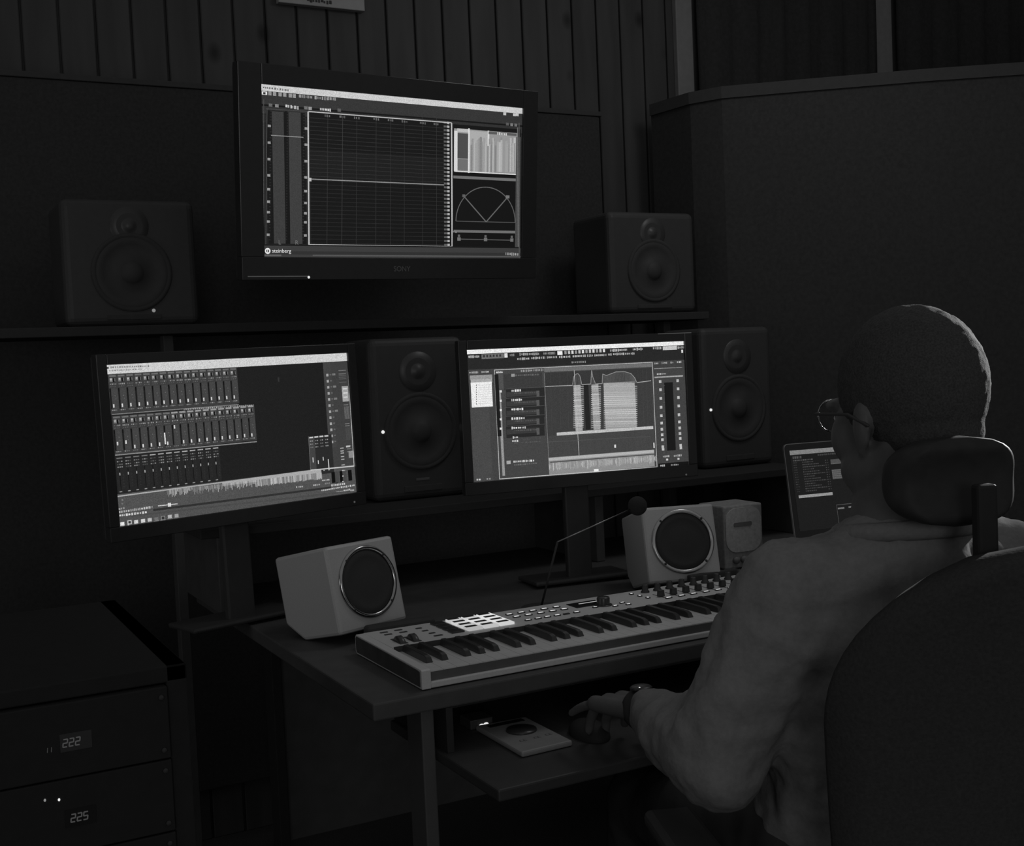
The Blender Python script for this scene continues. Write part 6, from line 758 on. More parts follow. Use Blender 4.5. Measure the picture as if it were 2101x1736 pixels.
(0.3793,0.6687,0.8321,0.6922,190),(0.3381,0.7365,0.8179,0.7511,0.003,85),(0.6431,0.7958,0.6511,0.8198,225),(0.8303,0.8027,0.8355,0.8452,230),(0.3373,0.858,0.8319,0.993,140),(0.3373,0.9061,0.3399,0.9526,184),
(0.3398,0.917,0.3424,0.9403,174),(0.3423,0.912,0.3449,0.946,138),(0.3448,0.9132,0.3474,0.9446,172),(0.3472,0.9031,0.3498,0.956,132),(0.3497,0.9062,0.3523,0.9525,132),(0.3522,0.9031,0.3548,0.9561,148),
(0.3546,0.8985,0.3572,0.9612,183),(0.3571,0.9044,0.3597,0.9545,184),(0.3596,0.9074,0.3622,0.9512,134),(0.3621,0.9001,0.3647,0.9594,131),(0.3645,0.9083,0.3671,0.9502,152),(0.367,0.8981,0.3696,0.9616,138),
(0.3695,0.9111,0.3721,0.947,177),(0.372,0.9045,0.3746,0.9545,182),(0.3744,0.8906,0.377,0.9701,150),(0.3769,0.9013,0.3795,0.958,158),(0.3794,0.8976,0.382,0.9622,162),(0.3818,0.9004,0.3844,0.959,164),
(0.3843,0.8932,0.3869,0.9671,157),(0.3868,0.9053,0.3894,0.9535,169),(0.3893,0.9102,0.3919,0.948,146),(0.3917,0.8974,0.3943,0.9624,158),(0.3942,0.9067,0.3968,0.952,130),(0.3967,0.91,0.3993,0.9482,161),
(0.3992,0.9171,0.4018,0.9402,163),(0.4016,0.9083,0.4042,0.9501,133),(0.4041,0.909,0.4067,0.9494,155),(0.4066,0.9086,0.4092,0.9499,149),(0.409,0.9082,0.4116,0.9503,170),(0.4115,0.9179,0.4141,0.9393,133),
(0.414,0.9078,0.4166,0.9508,182),(0.4165,0.9136,0.4191,0.9442,155),(0.4189,0.9072,0.4215,0.9514,147),(0.4214,0.91,0.424,0.9482,147),(0.4239,0.9089,0.4265,0.9495,162),(0.4264,0.9091,0.429,0.9492,150),
(0.4288,0.8984,0.4314,0.9613,131),(0.4313,0.9014,0.4339,0.9579,170),(0.4338,0.9061,0.4364,0.9526,142),(0.4362,0.894,0.4388,0.9662,143),(0.4387,0.9078,0.4413,0.9507,153),(0.4412,0.8954,0.4438,0.9647,135),
(0.4437,0.9043,0.4463,0.9547,148),(0.4461,0.8922,0.4487,0.9682,154),(0.4486,0.8923,0.4512,0.9682,139),(0.4511,0.905,0.4537,0.9538,165),(0.4536,0.8937,0.4562,0.9666,154),(0.456,0.9091,0.4586,0.9493,136),
(0.4585,0.9038,0.4611,0.9552,140),(0.461,0.8997,0.4636,0.9598,176),(0.4634,0.9126,0.466,0.9453,145),(0.4659,0.9027,0.4685,0.9564,165),(0.4684,0.9041,0.471,0.9549,148),(0.4709,0.9157,0.4735,0.9419,146),
(0.4733,0.9062,0.4759,0.9525,144),(0.4758,0.9133,0.4784,0.9446,152),(0.4783,0.9124,0.4809,0.9456,152),(0.4808,0.905,0.4834,0.9539,138),(0.4832,0.9181,0.4858,0.9392,181),(0.4857,0.9043,0.4883,0.9547,184),
(0.4882,0.9103,0.4908,0.9479,182),(0.4906,0.901,0.4932,0.9583,142),(0.4931,0.9027,0.4957,0.9564,176),(0.4956,0.9028,0.4982,0.9563,158),(0.4981,0.9089,0.5007,0.9495,148),(0.5005,0.9092,0.5031,0.9491,133),
(0.503,0.9005,0.5056,0.959,145),(0.5055,0.8944,0.5081,0.9657,132),(0.508,0.8913,0.5106,0.9692,168),(0.5104,0.8902,0.513,0.9705,179),(0.5129,0.8904,0.5155,0.9703,161),(0.5154,0.9117,0.518,0.9463,170),
(0.5178,0.9081,0.5204,0.9504,146),(0.5203,0.8971,0.5229,0.9628,158),(0.5228,0.9036,0.5254,0.9554,181),(0.5253,0.9002,0.5279,0.9593,148),(0.5277,0.9089,0.5303,0.9495,177),(0.5302,0.9054,0.5328,0.9534,173),
(0.5327,0.9089,0.5353,0.9494,140),(0.5352,0.9068,0.5378,0.9519,174),(0.5376,0.914,0.5402,0.9438,173),(0.5401,0.9028,0.5427,0.9564,174),(0.5426,0.9053,0.5452,0.9535,130),(0.545,0.9089,0.5476,0.9495,177),
(0.5475,0.9176,0.5501,0.9396,144),(0.55,0.9145,0.5526,0.9432,158),(0.5525,0.9121,0.5551,0.9459,156),(0.5549,0.9063,0.5575,0.9524,130),(0.5574,0.9167,0.56,0.9407,136),(0.5599,0.915,0.5625,0.9426,133),
(0.5624,0.8996,0.565,0.96,176),(0.5648,0.9142,0.5674,0.9435,157),(0.5673,0.9089,0.5699,0.9494,147),(0.5698,0.9072,0.5724,0.9514,165),(0.5722,0.9012,0.5748,0.9582,149),(0.5747,0.9089,0.5773,0.9495,148),
(0.5772,0.9098,0.5798,0.9485,160),(0.5797,0.8954,0.5823,0.9646,150),(0.5821,0.9102,0.5847,0.9481,139),(0.5846,0.903,0.5872,0.9561,163),(0.5871,0.8934,0.5897,0.9669,150),(0.5896,0.8935,0.5922,0.9668,164),
(0.592,0.9028,0.5946,0.9564,150),(0.5945,0.9022,0.5971,0.9571,168),(0.597,0.9048,0.5996,0.9541,168),(0.5994,0.9051,0.602,0.9538,143),(0.6019,0.9048,0.6045,0.9541,168),(0.6044,0.9145,0.607,0.9432,153),
(0.6069,0.9091,0.6095,0.9492,178),(0.6093,0.9018,0.6119,0.9575,150),(0.6118,0.9036,0.6144,0.9554,173),(0.6143,0.9141,0.6169,0.9436,155),(0.6168,0.9165,0.6194,0.9409,174),(0.6192,0.9089,0.6218,0.9495,178),
(0.6217,0.9069,0.6243,0.9517,166),(0.6242,0.9073,0.6268,0.9512,161),(0.6266,0.9163,0.6292,0.9412,162),(0.6291,0.9173,0.6317,0.94,137),(0.6316,0.9038,0.6342,0.9552,132),(0.6341,0.9145,0.6367,0.9432,135),
(0.6365,0.8989,0.6391,0.9607,139),(0.639,0.9143,0.6416,0.9434,176),(0.6415,0.9115,0.6441,0.9465,176),(0.644,0.8988,0.6466,0.9609,175),(0.6464,0.8914,0.649,0.9692,161),(0.6489,0.8939,0.6515,0.9664,131),
(0.6514,0.894,0.654,0.9663,158),(0.6538,0.8949,0.6564,0.9653,135),(0.6563,0.8941,0.6589,0.9662,181),(0.6588,0.9107,0.6614,0.9474,147),(0.6613,0.8993,0.6639,0.9603,175),(0.6637,0.9074,0.6663,0.9512,139),
(0.6662,0.908,0.6688,0.9505,163),(0.6687,0.8983,0.6713,0.9614,151),(0.6712,0.9074,0.6738,0.9511,151),(0.6736,0.9088,0.6762,0.9496,153),(0.6761,0.9146,0.6787,0.943,157),(0.6786,0.9004,0.6812,0.9591,152),
(0.681,0.9054,0.6836,0.9534,138),(0.6835,0.9073,0.6861,0.9513,171),(0.686,0.9082,0.6886,0.9503,158),(0.6885,0.9113,0.6911,0.9467,165),(0.6909,0.9055,0.6935,0.9533,138),(0.6934,0.9169,0.696,0.9405,171),
(0.6959,0.9043,0.6985,0.9546,158),(0.6984,0.9108,0.701,0.9474,169),(0.7008,0.9141,0.7034,0.9436,144),(0.7033,0.9131,0.7059,0.9448,162),(0.7058,0.9101,0.7084,0.9481,142),(0.7082,0.9018,0.7108,0.9574,182),
(0.7107,0.9084,0.7133,0.95,168),(0.7132,0.905,0.7158,0.9539,176),(0.7157,0.9002,0.7183,0.9592,144),(0.7181,0.9077,0.7207,0.9508,131),(0.7206,0.9011,0.7232,0.9583,151),(0.7231,0.908,0.7257,0.9505,149),
(0.7256,0.9043,0.7282,0.9547,172),(0.728,0.9086,0.7306,0.9498,184),(0.7305,0.901,0.7331,0.9584,162),(0.733,0.9018,0.7356,0.9574,175),(0.7354,0.8948,0.738,0.9654,160),(0.7379,0.9034,0.7405,0.9557,169),
(0.7404,0.8968,0.743,0.9631,152),(0.7429,0.9008,0.7455,0.9586,182),(0.7453,0.9072,0.7479,0.9514,142),(0.7478,0.9123,0.7504,0.9456,169),(0.7503,0.9059,0.7529,0.9528,182),(0.7528,0.9042,0.7554,0.9548,143),
(0.7552,0.9151,0.7578,0.9425,144),(0.7577,0.9155,0.7603,0.942,168),(0.7602,0.906,0.7628,0.9527,179),(0.7626,0.9147,0.7652,0.943,177),(0.7651,0.9136,0.7677,0.9442,153),(0.7676,0.9068,0.7702,0.9518,134),
(0.7701,0.916,0.7727,0.9415,175),(0.7725,0.912,0.7751,0.946,149),(0.775,0.906,0.7776,0.9528,167),(0.7775,0.9154,0.7801,0.9421,148),(0.78,0.9062,0.7826,0.9525,156),(0.7824,0.9098,0.785,0.9485,162),
(0.7849,0.8928,0.7875,0.9676,151),(0.7874,0.9007,0.79,0.9587,136),(0.7898,0.9061,0.7924,0.9526,166),(0.7923,0.9095,0.7949,0.9488,178),(0.7948,0.8903,0.7974,0.9704,135),(0.7973,0.8894,0.7999,0.9714,150),
(0.7997,0.8938,0.8023,0.9665,171),(0.8022,0.9055,0.8048,0.9533,167),(0.8047,0.898,0.8073,0.9618,174),(0.8072,0.9075,0.8098,0.951,171),(0.8096,0.8938,0.8122,0.9665,167),(0.8121,0.9039,0.8147,0.9551,136),
(0.8146,0.906,0.8172,0.9528,149),(0.817,0.9032,0.8196,0.9559,167),(0.8195,0.9071,0.8221,0.9515,140),(0.822,0.9069,0.8246,0.9517,164),(0.8245,0.915,0.8271,0.9426,178),(0.8269,0.9084,0.8295,0.95,136),
(0.8294,0.9048,0.832,0.9541,137),(0.3373,0.861,0.8319,0.883,180),(0.3373,0.889,0.8319,0.897,70),(0.5419,0.9767,0.5639,0.9947,240),(0.8512,0.1767,0.9884,0.2033,60),(0.8502,0.2085,0.9882,0.213,150),
(0.8629,0.2497,0.8695,0.2616,188),(0.8715,0.2494,0.8748,0.2617,171),(0.877,0.2487,0.884,0.2623,183),(0.8873,0.2491,0.8912,0.2617,156),(0.8937,0.2506,0.9009,0.26,158),(0.9037,0.2498,0.9071,0.2607,165),
(0.8507,0.2748,0.9897,0.2858,165),(0.8958,0.3262,0.9383,0.8762,16),(0.8711,0.3052,0.8831,0.3272,190),(0.9569,0.3055,0.9689,0.3275,190),(0.8912,0.3476,0.8992,0.3506,90),(0.8712,0.3709,0.8832,0.3929,190),
(0.9571,0.3716,0.9691,0.3936,190),(0.8894,0.4132,0.8974,0.4162,90),(0.8705,0.4407,0.8825,0.4627,190),(0.9571,0.4419,0.9691,0.4639,190),(0.8875,0.483,0.8955,0.486,90),(0.8699,0.5117,0.8819,0.5337,190),
(0.9566,0.5101,0.9686,0.5321,190),(0.8856,0.554,0.8936,0.557,90),(0.8693,0.5795,0.8813,0.6015,190),(0.9559,0.5816,0.9679,0.6036,190),(0.8837,0.6218,0.8917,0.6248,90),(0.8689,0.6391,0.8809,0.6611,190),
(0.9563,0.6395,0.9683,0.6615,190),(0.8821,0.6813,0.8901,0.6843,90),(0.8688,0.6893,0.8808,0.7113,190),(0.9563,0.689,0.9683,0.711,190),(0.8807,0.7314,0.8887,0.7344,90),(0.8689,0.7333,0.8809,0.7553,190),
(0.9564,0.7333,0.9684,0.7553,190),(0.8796,0.7753,0.8876,0.7783,90),(0.8691,0.7732,0.8811,0.7952,190),(0.9566,0.7734,0.9686,0.7954,190),(0.8785,0.8151,0.8865,0.8181,90),(0.8694,0.8309,0.8814,0.8529,190),
(0.957,0.8293,0.969,0.8513,190),(0.8769,0.8726,0.8849,0.8756,90),(0.8702,0.8499,0.8822,0.8719,190),(0.9577,0.8505,0.9697,0.8725,190),(0.8764,0.8914,0.8844,0.8944,90),(0.8733,0.9144,0.8789,0.9263,153),
(0.8812,0.9127,0.8874,0.9278,163),(0.8895,0.9136,0.8969,0.9265,164),(0.8984,0.9122,0.9048,0.9276,175),(0.9275,0.9158,0.9318,0.9287,186),(0.9345,0.9156,0.9417,0.9288,155),(0.945,0.9135,0.9495,0.9309,160),
(0.9512,0.9141,0.9589,0.9302,176),(0.962,0.9139,0.966,0.9302,154),(0.8886,0.9397,0.8986,0.9547,200),(0.9442,0.9409,0.9542,0.9559,200),(0.8496,0.9749,0.9988,1,10),(0.8587,0.9859,0.8658,0.9979,189),
(0.8692,0.9849,0.873,1,211),(0.876,0.9852,0.8813,1,176),(0.9108,0.9873,0.9158,1,130),(0.9176,0.9888,0.9239,0.9995,129),(0.9265,0.988,0.934,1,149),(0.9363,0.9895,0.9419,1,153),
(0.9446,0.9902,0.9479,1,138),]
LAPTOP_UI = [
(0,0,1,1,20),(0,0,1,0.055,125),(0.02,0.075,0.0322,0.105,73),(0.0372,0.075,0.0512,0.105,78),(0.0562,0.075,0.0696,0.105,78),(0.0746,0.075,0.0809,0.105,67),
(0.0859,0.075,0.1,0.105,71),(0.25,0.07,0.265,0.09,58),(0.27,0.07,0.2807,0.09,61),(0.2857,0.07,0.2971,0.09,69),(0.3021,0.07,0.3083,0.09,61),(0.3133,0.07,0.3221,0.09,77),
(0.3271,0.07,0.3407,0.09,59),(0.3457,0.07,0.3597,0.09,59),(0.3647,0.07,0.3769,0.09,59),(0.3819,0.07,0.3879,0.09,76),(0.3929,0.07,0.401,0.09,61),(0.406,0.07,0.4218,0.09,76),
(0.4268,0.07,0.4357,0.09,79),(0.4407,0.07,0.4521,0.09,72),(0.4571,0.07,0.4651,0.09,78),(0.4701,0.07,0.483,0.09,79),(0.488,0.07,0.503,0.09,63),(0.508,0.07,0.5176,0.09,59),
(0.5226,0.07,0.53,0.09,57),(0.535,0.07,0.5441,0.09,70),(0.5491,0.07,0.5551,0.09,72),(0.5601,0.07,0.5695,0.09,63),(0.5745,0.07,0.5887,0.09,67),(0.5937,0.07,0.6028,0.09,67),
(0.6078,0.07,0.6209,0.09,57),(0.6259,0.07,0.6416,0.09,56),(0.6466,0.07,0.6601,0.09,76),(0.6651,0.07,0.6713,0.09,74),(0.6763,0.07,0.686,0.09,69),(0.691,0.07,0.697,0.09,57),
(0.702,0.07,0.7099,0.09,78),(0.7149,0.07,0.7228,0.09,74),(0.7278,0.07,0.7431,0.09,78),(0.7481,0.07,0.7576,0.09,64),(0.7626,0.07,0.7738,0.09,74),(0.7788,0.07,0.7859,0.09,73),
(0.7909,0.07,0.8049,0.09,76),(0.8099,0.07,0.8162,0.09,78),(0.8212,0.07,0.8281,0.09,64),(0.8331,0.07,0.8452,0.09,78),(0.8502,0.07,0.8596,0.09,78),(0.8646,0.07,0.8761,0.09,63),
(0.8811,0.07,0.8903,0.09,60),(0.8953,0.07,0.902,0.09,59),(0.907,0.07,0.9199,0.09,79),(0.9249,0.07,0.9326,0.09,57),(0.9376,0.07,0.95,0.09,68),(0.02,0.12,0.0301,0.135,69),
(0.0351,0.12,0.047,0.135,85),(0.052,0.12,0.0626,0.135,74),(0.0676,0.12,0.0741,0.135,87),(0.0791,0.12,0.0854,0.135,76),(0.0904,0.12,0.1048,0.135,66),(0.1098,0.12,0.1231,0.135,88),
(0.1281,0.12,0.1404,0.135,84),(0.1454,0.12,0.1525,0.135,74),(0.1575,0.12,0.165,0.135,85),(0.17,0.12,0.179,0.135,75),(0.184,0.12,0.1999,0.135,86),(0.02,0.15,0.0358,0.16,50),
(0.0408,0.15,0.05,0.16,55),(0.1,0.15,0.1108,0.162,59),(0.1158,0.15,0.1258,0.162,55),(0.1308,0.15,0.1406,0.162,74),(0.1456,0.15,0.1612,0.162,66),(0.1662,0.15,0.1772,0.162,60),
(0.1822,0.15,0.1891,0.162,58),(0.1941,0.15,0.2,0.162,72),(0.31,0.15,0.32,0.16,70),(0.33,0.15,0.337,0.16,60),(0.02,0.18,0.0296,0.19,56),(0.0346,0.18,0.0484,0.19,54),
(0.1,0.18,0.1126,0.192,69),(0.1176,0.18,0.1273,0.192,68),(0.1323,0.18,0.1411,0.192,63),(0.1461,0.18,0.1598,0.192,68),(0.1648,0.18,0.1737,0.192,73),(0.1787,0.18,0.1912,0.192,65),
(0.1962,0.18,0.2023,0.192,64),(0.2073,0.18,0.2158,0.192,67),(0.2208,0.18,0.2315,0.192,70),(0.2365,0.18,0.2489,0.192,70),(0.31,0.18,0.32,0.19,70),(0.33,0.18,0.337,0.19,60),
(0.02,0.21,0.0295,0.22,53),(0.0345,0.21,0.0479,0.22,56),(0.1,0.21,0.1095,0.222,71),(0.1145,0.21,0.1292,0.222,67),(0.1342,0.21,0.15,0.222,74),(0.155,0.21,0.1661,0.222,64),
(0.1711,0.21,0.1788,0.222,71),(0.1838,0.21,0.1992,0.222,63),(0.2042,0.21,0.2171,0.222,68),(0.2221,0.21,0.2354,0.222,56),(0.2404,0.21,0.2542,0.222,65),(0.2592,0.21,0.2719,0.222,61),
(0.2769,0.21,0.2891,0.222,69),(0.2941,0.21,0.3,0.222,68),(0.31,0.21,0.32,0.22,70),(0.33,0.21,0.337,0.22,60),(0.02,0.24,0.0263,0.25,44),(0.0313,0.24,0.0417,0.25,53),
(0.0467,0.24,0.05,0.25,54),(0.1,0.24,0.1123,0.252,53),(0.1173,0.24,0.128,0.252,57),(0.133,0.24,0.1396,0.252,55),(0.1446,0.24,0.1537,0.252,56),(0.1587,0.24,0.1667,0.252,53),
(0.1717,0.24,0.1823,0.252,61),(0.1873,0.24,0.1994,0.252,65),(0.31,0.24,0.32,0.25,70),(0.33,0.24,0.337,0.25,60),(0.02,0.27,0.0284,0.28,58),(0.0334,0.27,0.0394,0.28,49),
(0.0444,0.27,0.05,0.28,49),(0.1,0.27,0.1072,0.282,71),(0.1122,0.27,0.1219,0.282,53),(0.1269,0.27,0.139,0.282,54),(0.144,0.27,0.1555,0.282,60),(0.1605,0.27,0.1723,0.282,74),
(0.1773,0.27,0.1915,0.282,61),(0.1965,0.27,0.2106,0.282,66),(0.2156,0.27,0.2253,0.282,55),(0.2303,0.27,0.2423,0.282,65),(0.2473,0.27,0.25,0.282,74),(0.31,0.27,0.32,0.28,70),
(0.33,0.27,0.337,0.28,60),(0.02,0.3,0.0321,0.31,48),(0.0371,0.3,0.05,0.31,42),(0.1,0.3,0.1071,0.312,65),(0.1121,0.3,0.1242,0.312,55),(0.1292,0.3,0.1415,0.312,72),
(0.1465,0.3,0.1563,0.312,62),(0.1613,0.3,0.1695,0.312,59),(0.1745,0.3,0.1903,0.312,61),(0.1953,0.3,0.2109,0.312,73),(0.2159,0.3,0.2278,0.312,58),(0.2328,0.3,0.2487,0.312,63),
(0.2537,0.3,0.2638,0.312,59),(0.2688,0.3,0.2846,0.312,63),(0.2896,0.3,0.2985,0.312,63),(0.31,0.3,0.32,0.31,70),(0.33,0.3,0.337,0.31,60),(0.02,0.33,0.0272,0.34,53),
(0.0322,0.33,0.0427,0.34,47),(0.0477,0.33,0.05,0.34,56),(0.1,0.33,0.1061,0.342,64),(0.1111,0.33,0.1199,0.342,73),(0.1249,0.33,0.1387,0.342,58),(0.1437,0.33,0.1524,0.342,55),
(0.1574,0.33,0.1733,0.342,59),(0.1783,0.33,0.1903,0.342,63),(0.1953,0.33,0.2,0.342,66),(0.31,0.33,0.32,0.34,70),(0.33,0.33,0.337,0.34,60),(0.02,0.36,0.0334,0.37,44),
(0.0384,0.36,0.05,0.37,47),(0.1,0.36,0.1113,0.372,60),(0.1163,0.36,0.1253,0.372,64),(0.1303,0.36,0.1409,0.372,60),(0.1459,0.36,0.1594,0.372,65),(0.1644,0.36,0.1708,0.372,58),
(0.1758,0.36,0.1863,0.372,73),(0.1913,0.36,0.2062,0.372,64),(0.2112,0.36,0.2173,0.372,70),(0.2223,0.36,0.2326,0.372,65),(0.2376,0.36,0.25,0.372,66),(0.31,0.36,0.32,0.37,70),
(0.33,0.36,0.337,0.37,60),(0.02,0.39,0.0308,0.4,58),(0.0358,0.39,0.0457,0.4,49),(0.1,0.39,0.1145,0.402,56),(0.1195,0.39,0.1285,0.402,71),(0.1335,0.39,0.1401,0.402,71),
(0.1451,0.39,0.1581,0.402,62),(0.1631,0.39,0.172,0.402,70),(0.177,0.39,0.1921,0.402,55),(0.1971,0.39,0.2078,0.402,64),(0.2128,0.39,0.2238,0.402,59),(0.2288,0.39,0.2364,0.402,65),
(0.2414,0.39,0.2555,0.402,54),(0.2605,0.39,0.2688,0.402,70),(0.2738,0.39,0.2877,0.402,67),(0.2927,0.39,0.2989,0.402,68),(0.31,0.39,0.32,0.4,70),(0.33,0.39,0.337,0.4,60),
(0.02,0.42,0.0358,0.43,59),(0.0408,0.42,0.05,0.43,42),(0.1,0.42,0.1144,0.432,57),(0.1194,0.42,0.1319,0.432,73),(0.1369,0.42,0.15,0.432,55),(0.155,0.42,0.1639,0.432,73),
(0.1689,0.42,0.1764,0.432,66),(0.1814,0.42,0.1916,0.432,56),(0.1966,0.42,0.2,0.432,53),(0.31,0.42,0.32,0.43,70),(0.33,0.42,0.337,0.43,60),(0.02,0.45,0.0271,0.46,48),
(0.0321,0.45,0.0388,0.46,43),(0.0438,0.45,0.05,0.46,55),(0.1,0.45,0.1148,0.462,55),(0.1198,0.45,0.1301,0.462,59),(0.1351,0.45,0.1471,0.462,63),(0.1521,0.45,0.1675,0.462,60),
(0.1725,0.45,0.179,0.462,68),(0.184,0.45,0.1916,0.462,66),(0.1966,0.45,0.2076,0.462,72),(0.2126,0.45,0.2242,0.462,66),(0.2292,0.45,0.2378,0.462,64),(0.2428,0.45,0.25,0.462,69),
(0.31,0.45,0.32,0.46,70),(0.33,0.45,0.337,0.46,60),(0.02,0.48,0.0312,0.49,44),(0.0362,0.48,0.0445,0.49,48),(0.0495,0.48,0.05,0.49,45),(0.1,0.48,0.1131,0.492,67),
(0.1181,0.48,0.125,0.492,67),(0.13,0.48,0.1369,0.492,55),(0.1419,0.48,0.1538,0.492,57),(0.1588,0.48,0.1736,0.492,63),(0.1786,0.48,0.1878,0.492,70),(0.1928,0.48,0.1991,0.492,68),
(0.2041,0.48,0.2107,0.492,55),(0.2157,0.48,0.2312,0.492,67),(0.2362,0.48,0.2444,0.492,55),(0.2494,0.48,0.2651,0.492,67),(0.2701,0.48,0.2844,0.492,55),(0.2894,0.48,0.3,0.492,60),
(0.31,0.48,0.32,0.49,70),(0.33,0.48,0.337,0.49,60),(0.02,0.51,0.0284,0.52,47),(0.0334,0.51,0.0455,0.52,48),(0.1,0.51,0.1099,0.522,55),(0.1149,0.51,0.1292,0.522,67),
(0.1342,0.51,0.1482,0.522,62),(0.1532,0.51,0.1677,0.522,64),(0.1727,0.51,0.1847,0.522,65),(0.1897,0.51,0.2,0.522,61),(0.31,0.51,0.32,0.52,70),(0.33,0.51,0.337,0.52,60),
(0.36,0.15,0.98,0.2,75),(0.36,0.2,0.98,0.21,95),(0.36,0.28,0.98,0.4,78),(0.36,0.285,0.98,0.29,105),(0.36,0.309,0.98,0.314,105),(0.36,0.333,0.98,0.338,105),
(0.36,0.357,0.98,0.362,105),(0.36,0.381,0.98,0.386,105),(0.03,0.56,0.34,0.595,145),(0.36,0.72,0.98,0.727,80),(0.36,0.72,0.364,0.95,70),(0.37,0.76,0.43,0.78,110),
(0.47,0.755,0.53,0.775,110),]

# ------------------------------------------------------------------ the room
b = B(); b.box(-3.2, -2.9, FLOOR - .05, 3.6, 1.6, FLOOR); struct('floor', b, mat('dark_carpet', 0.085, 0.95, scale=200, var=0.4, bump=0.5, spec=0.02))
WOOD = wood_mat()
b = B()
BW = 0.089; x = -3.2; k = 0
while x < 3.6:                      # boards with open v-joints
    b.box(x + .003, 1.5, FLOOR, x + BW - .003, 1.53, 2.1, bev=.0025, seg=1); x += BW
b.box(-3.2, 1.512, FLOOR, 3.6, 1.56, 2.1)
struct('wall_back', b, WOOD)
b = B(); b.box(-3.25, -2.9, FLOOR, -3.2, 1.56, 2.1); struct('wall_left', b, mat('dark_wall_paint', 0.05, 0.9))
b = B(); b.box(3.6, -2.9, FLOOR, 3.65, 1.56, 2.1); struct('wall_right', b, mat('dark_wall_paint', 0.05, 0.9))
TRIM = mat('pale_wood_trim', 0.18, 0.6, scale=40, var=0.2)
b = B(); b.box(1.632, 1.478, FLOOR, 1.697, 1.5, 2.1, bev=.003); struct('trim_1', b, TRIM)
b = B(); b.box(2.505, 1.478, FLOOR, 2.592, 1.5, 2.1, bev=.003); struct('trim_2', b, TRIM)

# cloth hangings beside and between the trims
def drape(name, x0, x1, z0, z1, y, label):
    bm = bmesh.new(); n = 60; rows = 12; g = []
    for j in range(rows + 1):
        z = z1 + (z0 - z1) * j / rows; row = []
        for i in range(n + 1):
            t = i / n
            xx = x0 + (x1 - x0) * t
            row.append(bm.verts.new((xx, y + .011 * math.sin(t * 40) * (0.5 + .5 * j / rows) + .004 * math.sin(t * 91 + j), z)))
        g.append(row)
    for j in range(rows):
        for i in range(n):
            f = bm.faces.new([g[j][i], g[j + 1][i], g[j + 1][i + 1], g[j][i + 1]]); f.smooth = True
    bmesh.ops.solidify(bm, geom=list(bm.faces), thickness=.004)
    bb = B(); bb.bm.free(); bb.bm = bm
    o = bb.obj(name, mat('black_drape', 0.08, 0.95, scale=80, var=0.3, spec=0.03))
    return tag(o, label, 'curtain', 'black drapes on the back wall')
drape('curtain', 1.704, 2.5, FLOOR + .02, 2.08, 1.462, 'dark drape hanging between the two pale vertical trims at upper right')
drape('curtain', 2.6, 3.58, FLOOR + .02, 2.08, 1.462, 'dark drape hanging right of the right-hand pale trim at the top')

# thin dark acoustic panel on the wall behind the television
t = thing('sound_absorber', 'dark flat sound-absorbing board on the board wall behind the television', 'acoustic panel', (0.4, 1.49, 0.55))
b = B(); b.box(-1.0, -.035, -1.15, .905, 0, .705, bev=.004); b.obj('panel_body', mat('charcoal_felt', 0.047, 0.95, scale=120, var=0.3, spec=0.03), t)
b = B(); b.box(-1.01, -.04, .705, .915, .004, .72, bev=.002); b.obj('top_edge', BLACKM, t)

# picture on the wall
t = thing('picture_frame', 'pale framed picture on the board wall above the television, cut by top edge', 'picture', (0.43, 1.499, 1.51))
b = B()
b.box(-.126, -.022, 0, .124, 0, .034, bev=.002); b.box(-.126, -.022, .034, -.090, 0, .40, bev=.002)
b.box(.088, -.022, .034, .124, 0, .40, bev=.002); b.box(-.126, -.022, .366, .124, 0, .40, bev=.002)
b.obj('frame', mat('pale_frame_paint', 0.33, 0.6), t)
b = B(); b.box(-.092, -.012, .03, .09, -.004, .37); b.obj('print', mat('dark_print', 0.05, 0.5, scale=25, var=0.6), t)
bb = B(); rr = random.Random(2)
for i in range(9):
    xx = -.045 + i * .008; bb.box(xx, -.0235, .010 + rr.uniform(-.002, .002), xx + rr.uniform(.003, .007), -.022, .015 + rr.uniform(0, .007))
bb.obj('scrawl', BLACKM, t)

# dark curved screen standing at the right
pts = [(1.4657, 1.4024), (1.4837, 1.2241), (1.5303, 1.1315), (1.72, .975), (1.9801, .7692), (2.2019, .6166), (2.55, .40), (2.95, .15)]
t = thing('acoustic_screen', 'tall dark curved acoustic screen filling the wall at the right behind the man', 'acoustic screen', (1.9, .9, FLOOR))
def ribbon(pts, off0, off1, z0, z1):
    bm = bmesh.new(); P = [V((p[0], p[1], 0)) for p in pts]; rows = []
    for i, p in enumerate(P):
        a = P[max(0, i - 1)]; c = P[min(len(P) - 1, i + 1)]; d = (c - a).normalized(); n = V((-d.y, d.x, 0))
        rows.append([bm.verts.new((p + n * o) + V((-1.9, -.9, z))) for o, z in ((off0, z0), (off1, z0), (off1, z1), (off0, z1))])
    for a, c in zip(rows, rows[1:]):
        for j in range(4): bm.faces.new([a[j], a[(j + 1) % 4], c[(j + 1) % 4], c[j]])
    bm.faces.new(rows[0]); bm.faces.new(rows[-1][::-1])
    bmesh.ops.recalc_face_normals(bm, faces=bm.faces)
    bb = B(); bb.bm.free(); bb.bm = bm; return bb
ribbon(pts, 0.0, .05, 0.03, 2.005).obj('felt_body', mat('dark_felt', 0.05, 0.95, scale=90, var=0.3, spec=0.03), t)
ribbon(pts, -.006, .056, 2.005, 2.04).obj('top_rail', BLACKM, t)
ribbon(pts, -.006, .056, 0.0, .03).obj('base_rail', BLACKM, t)

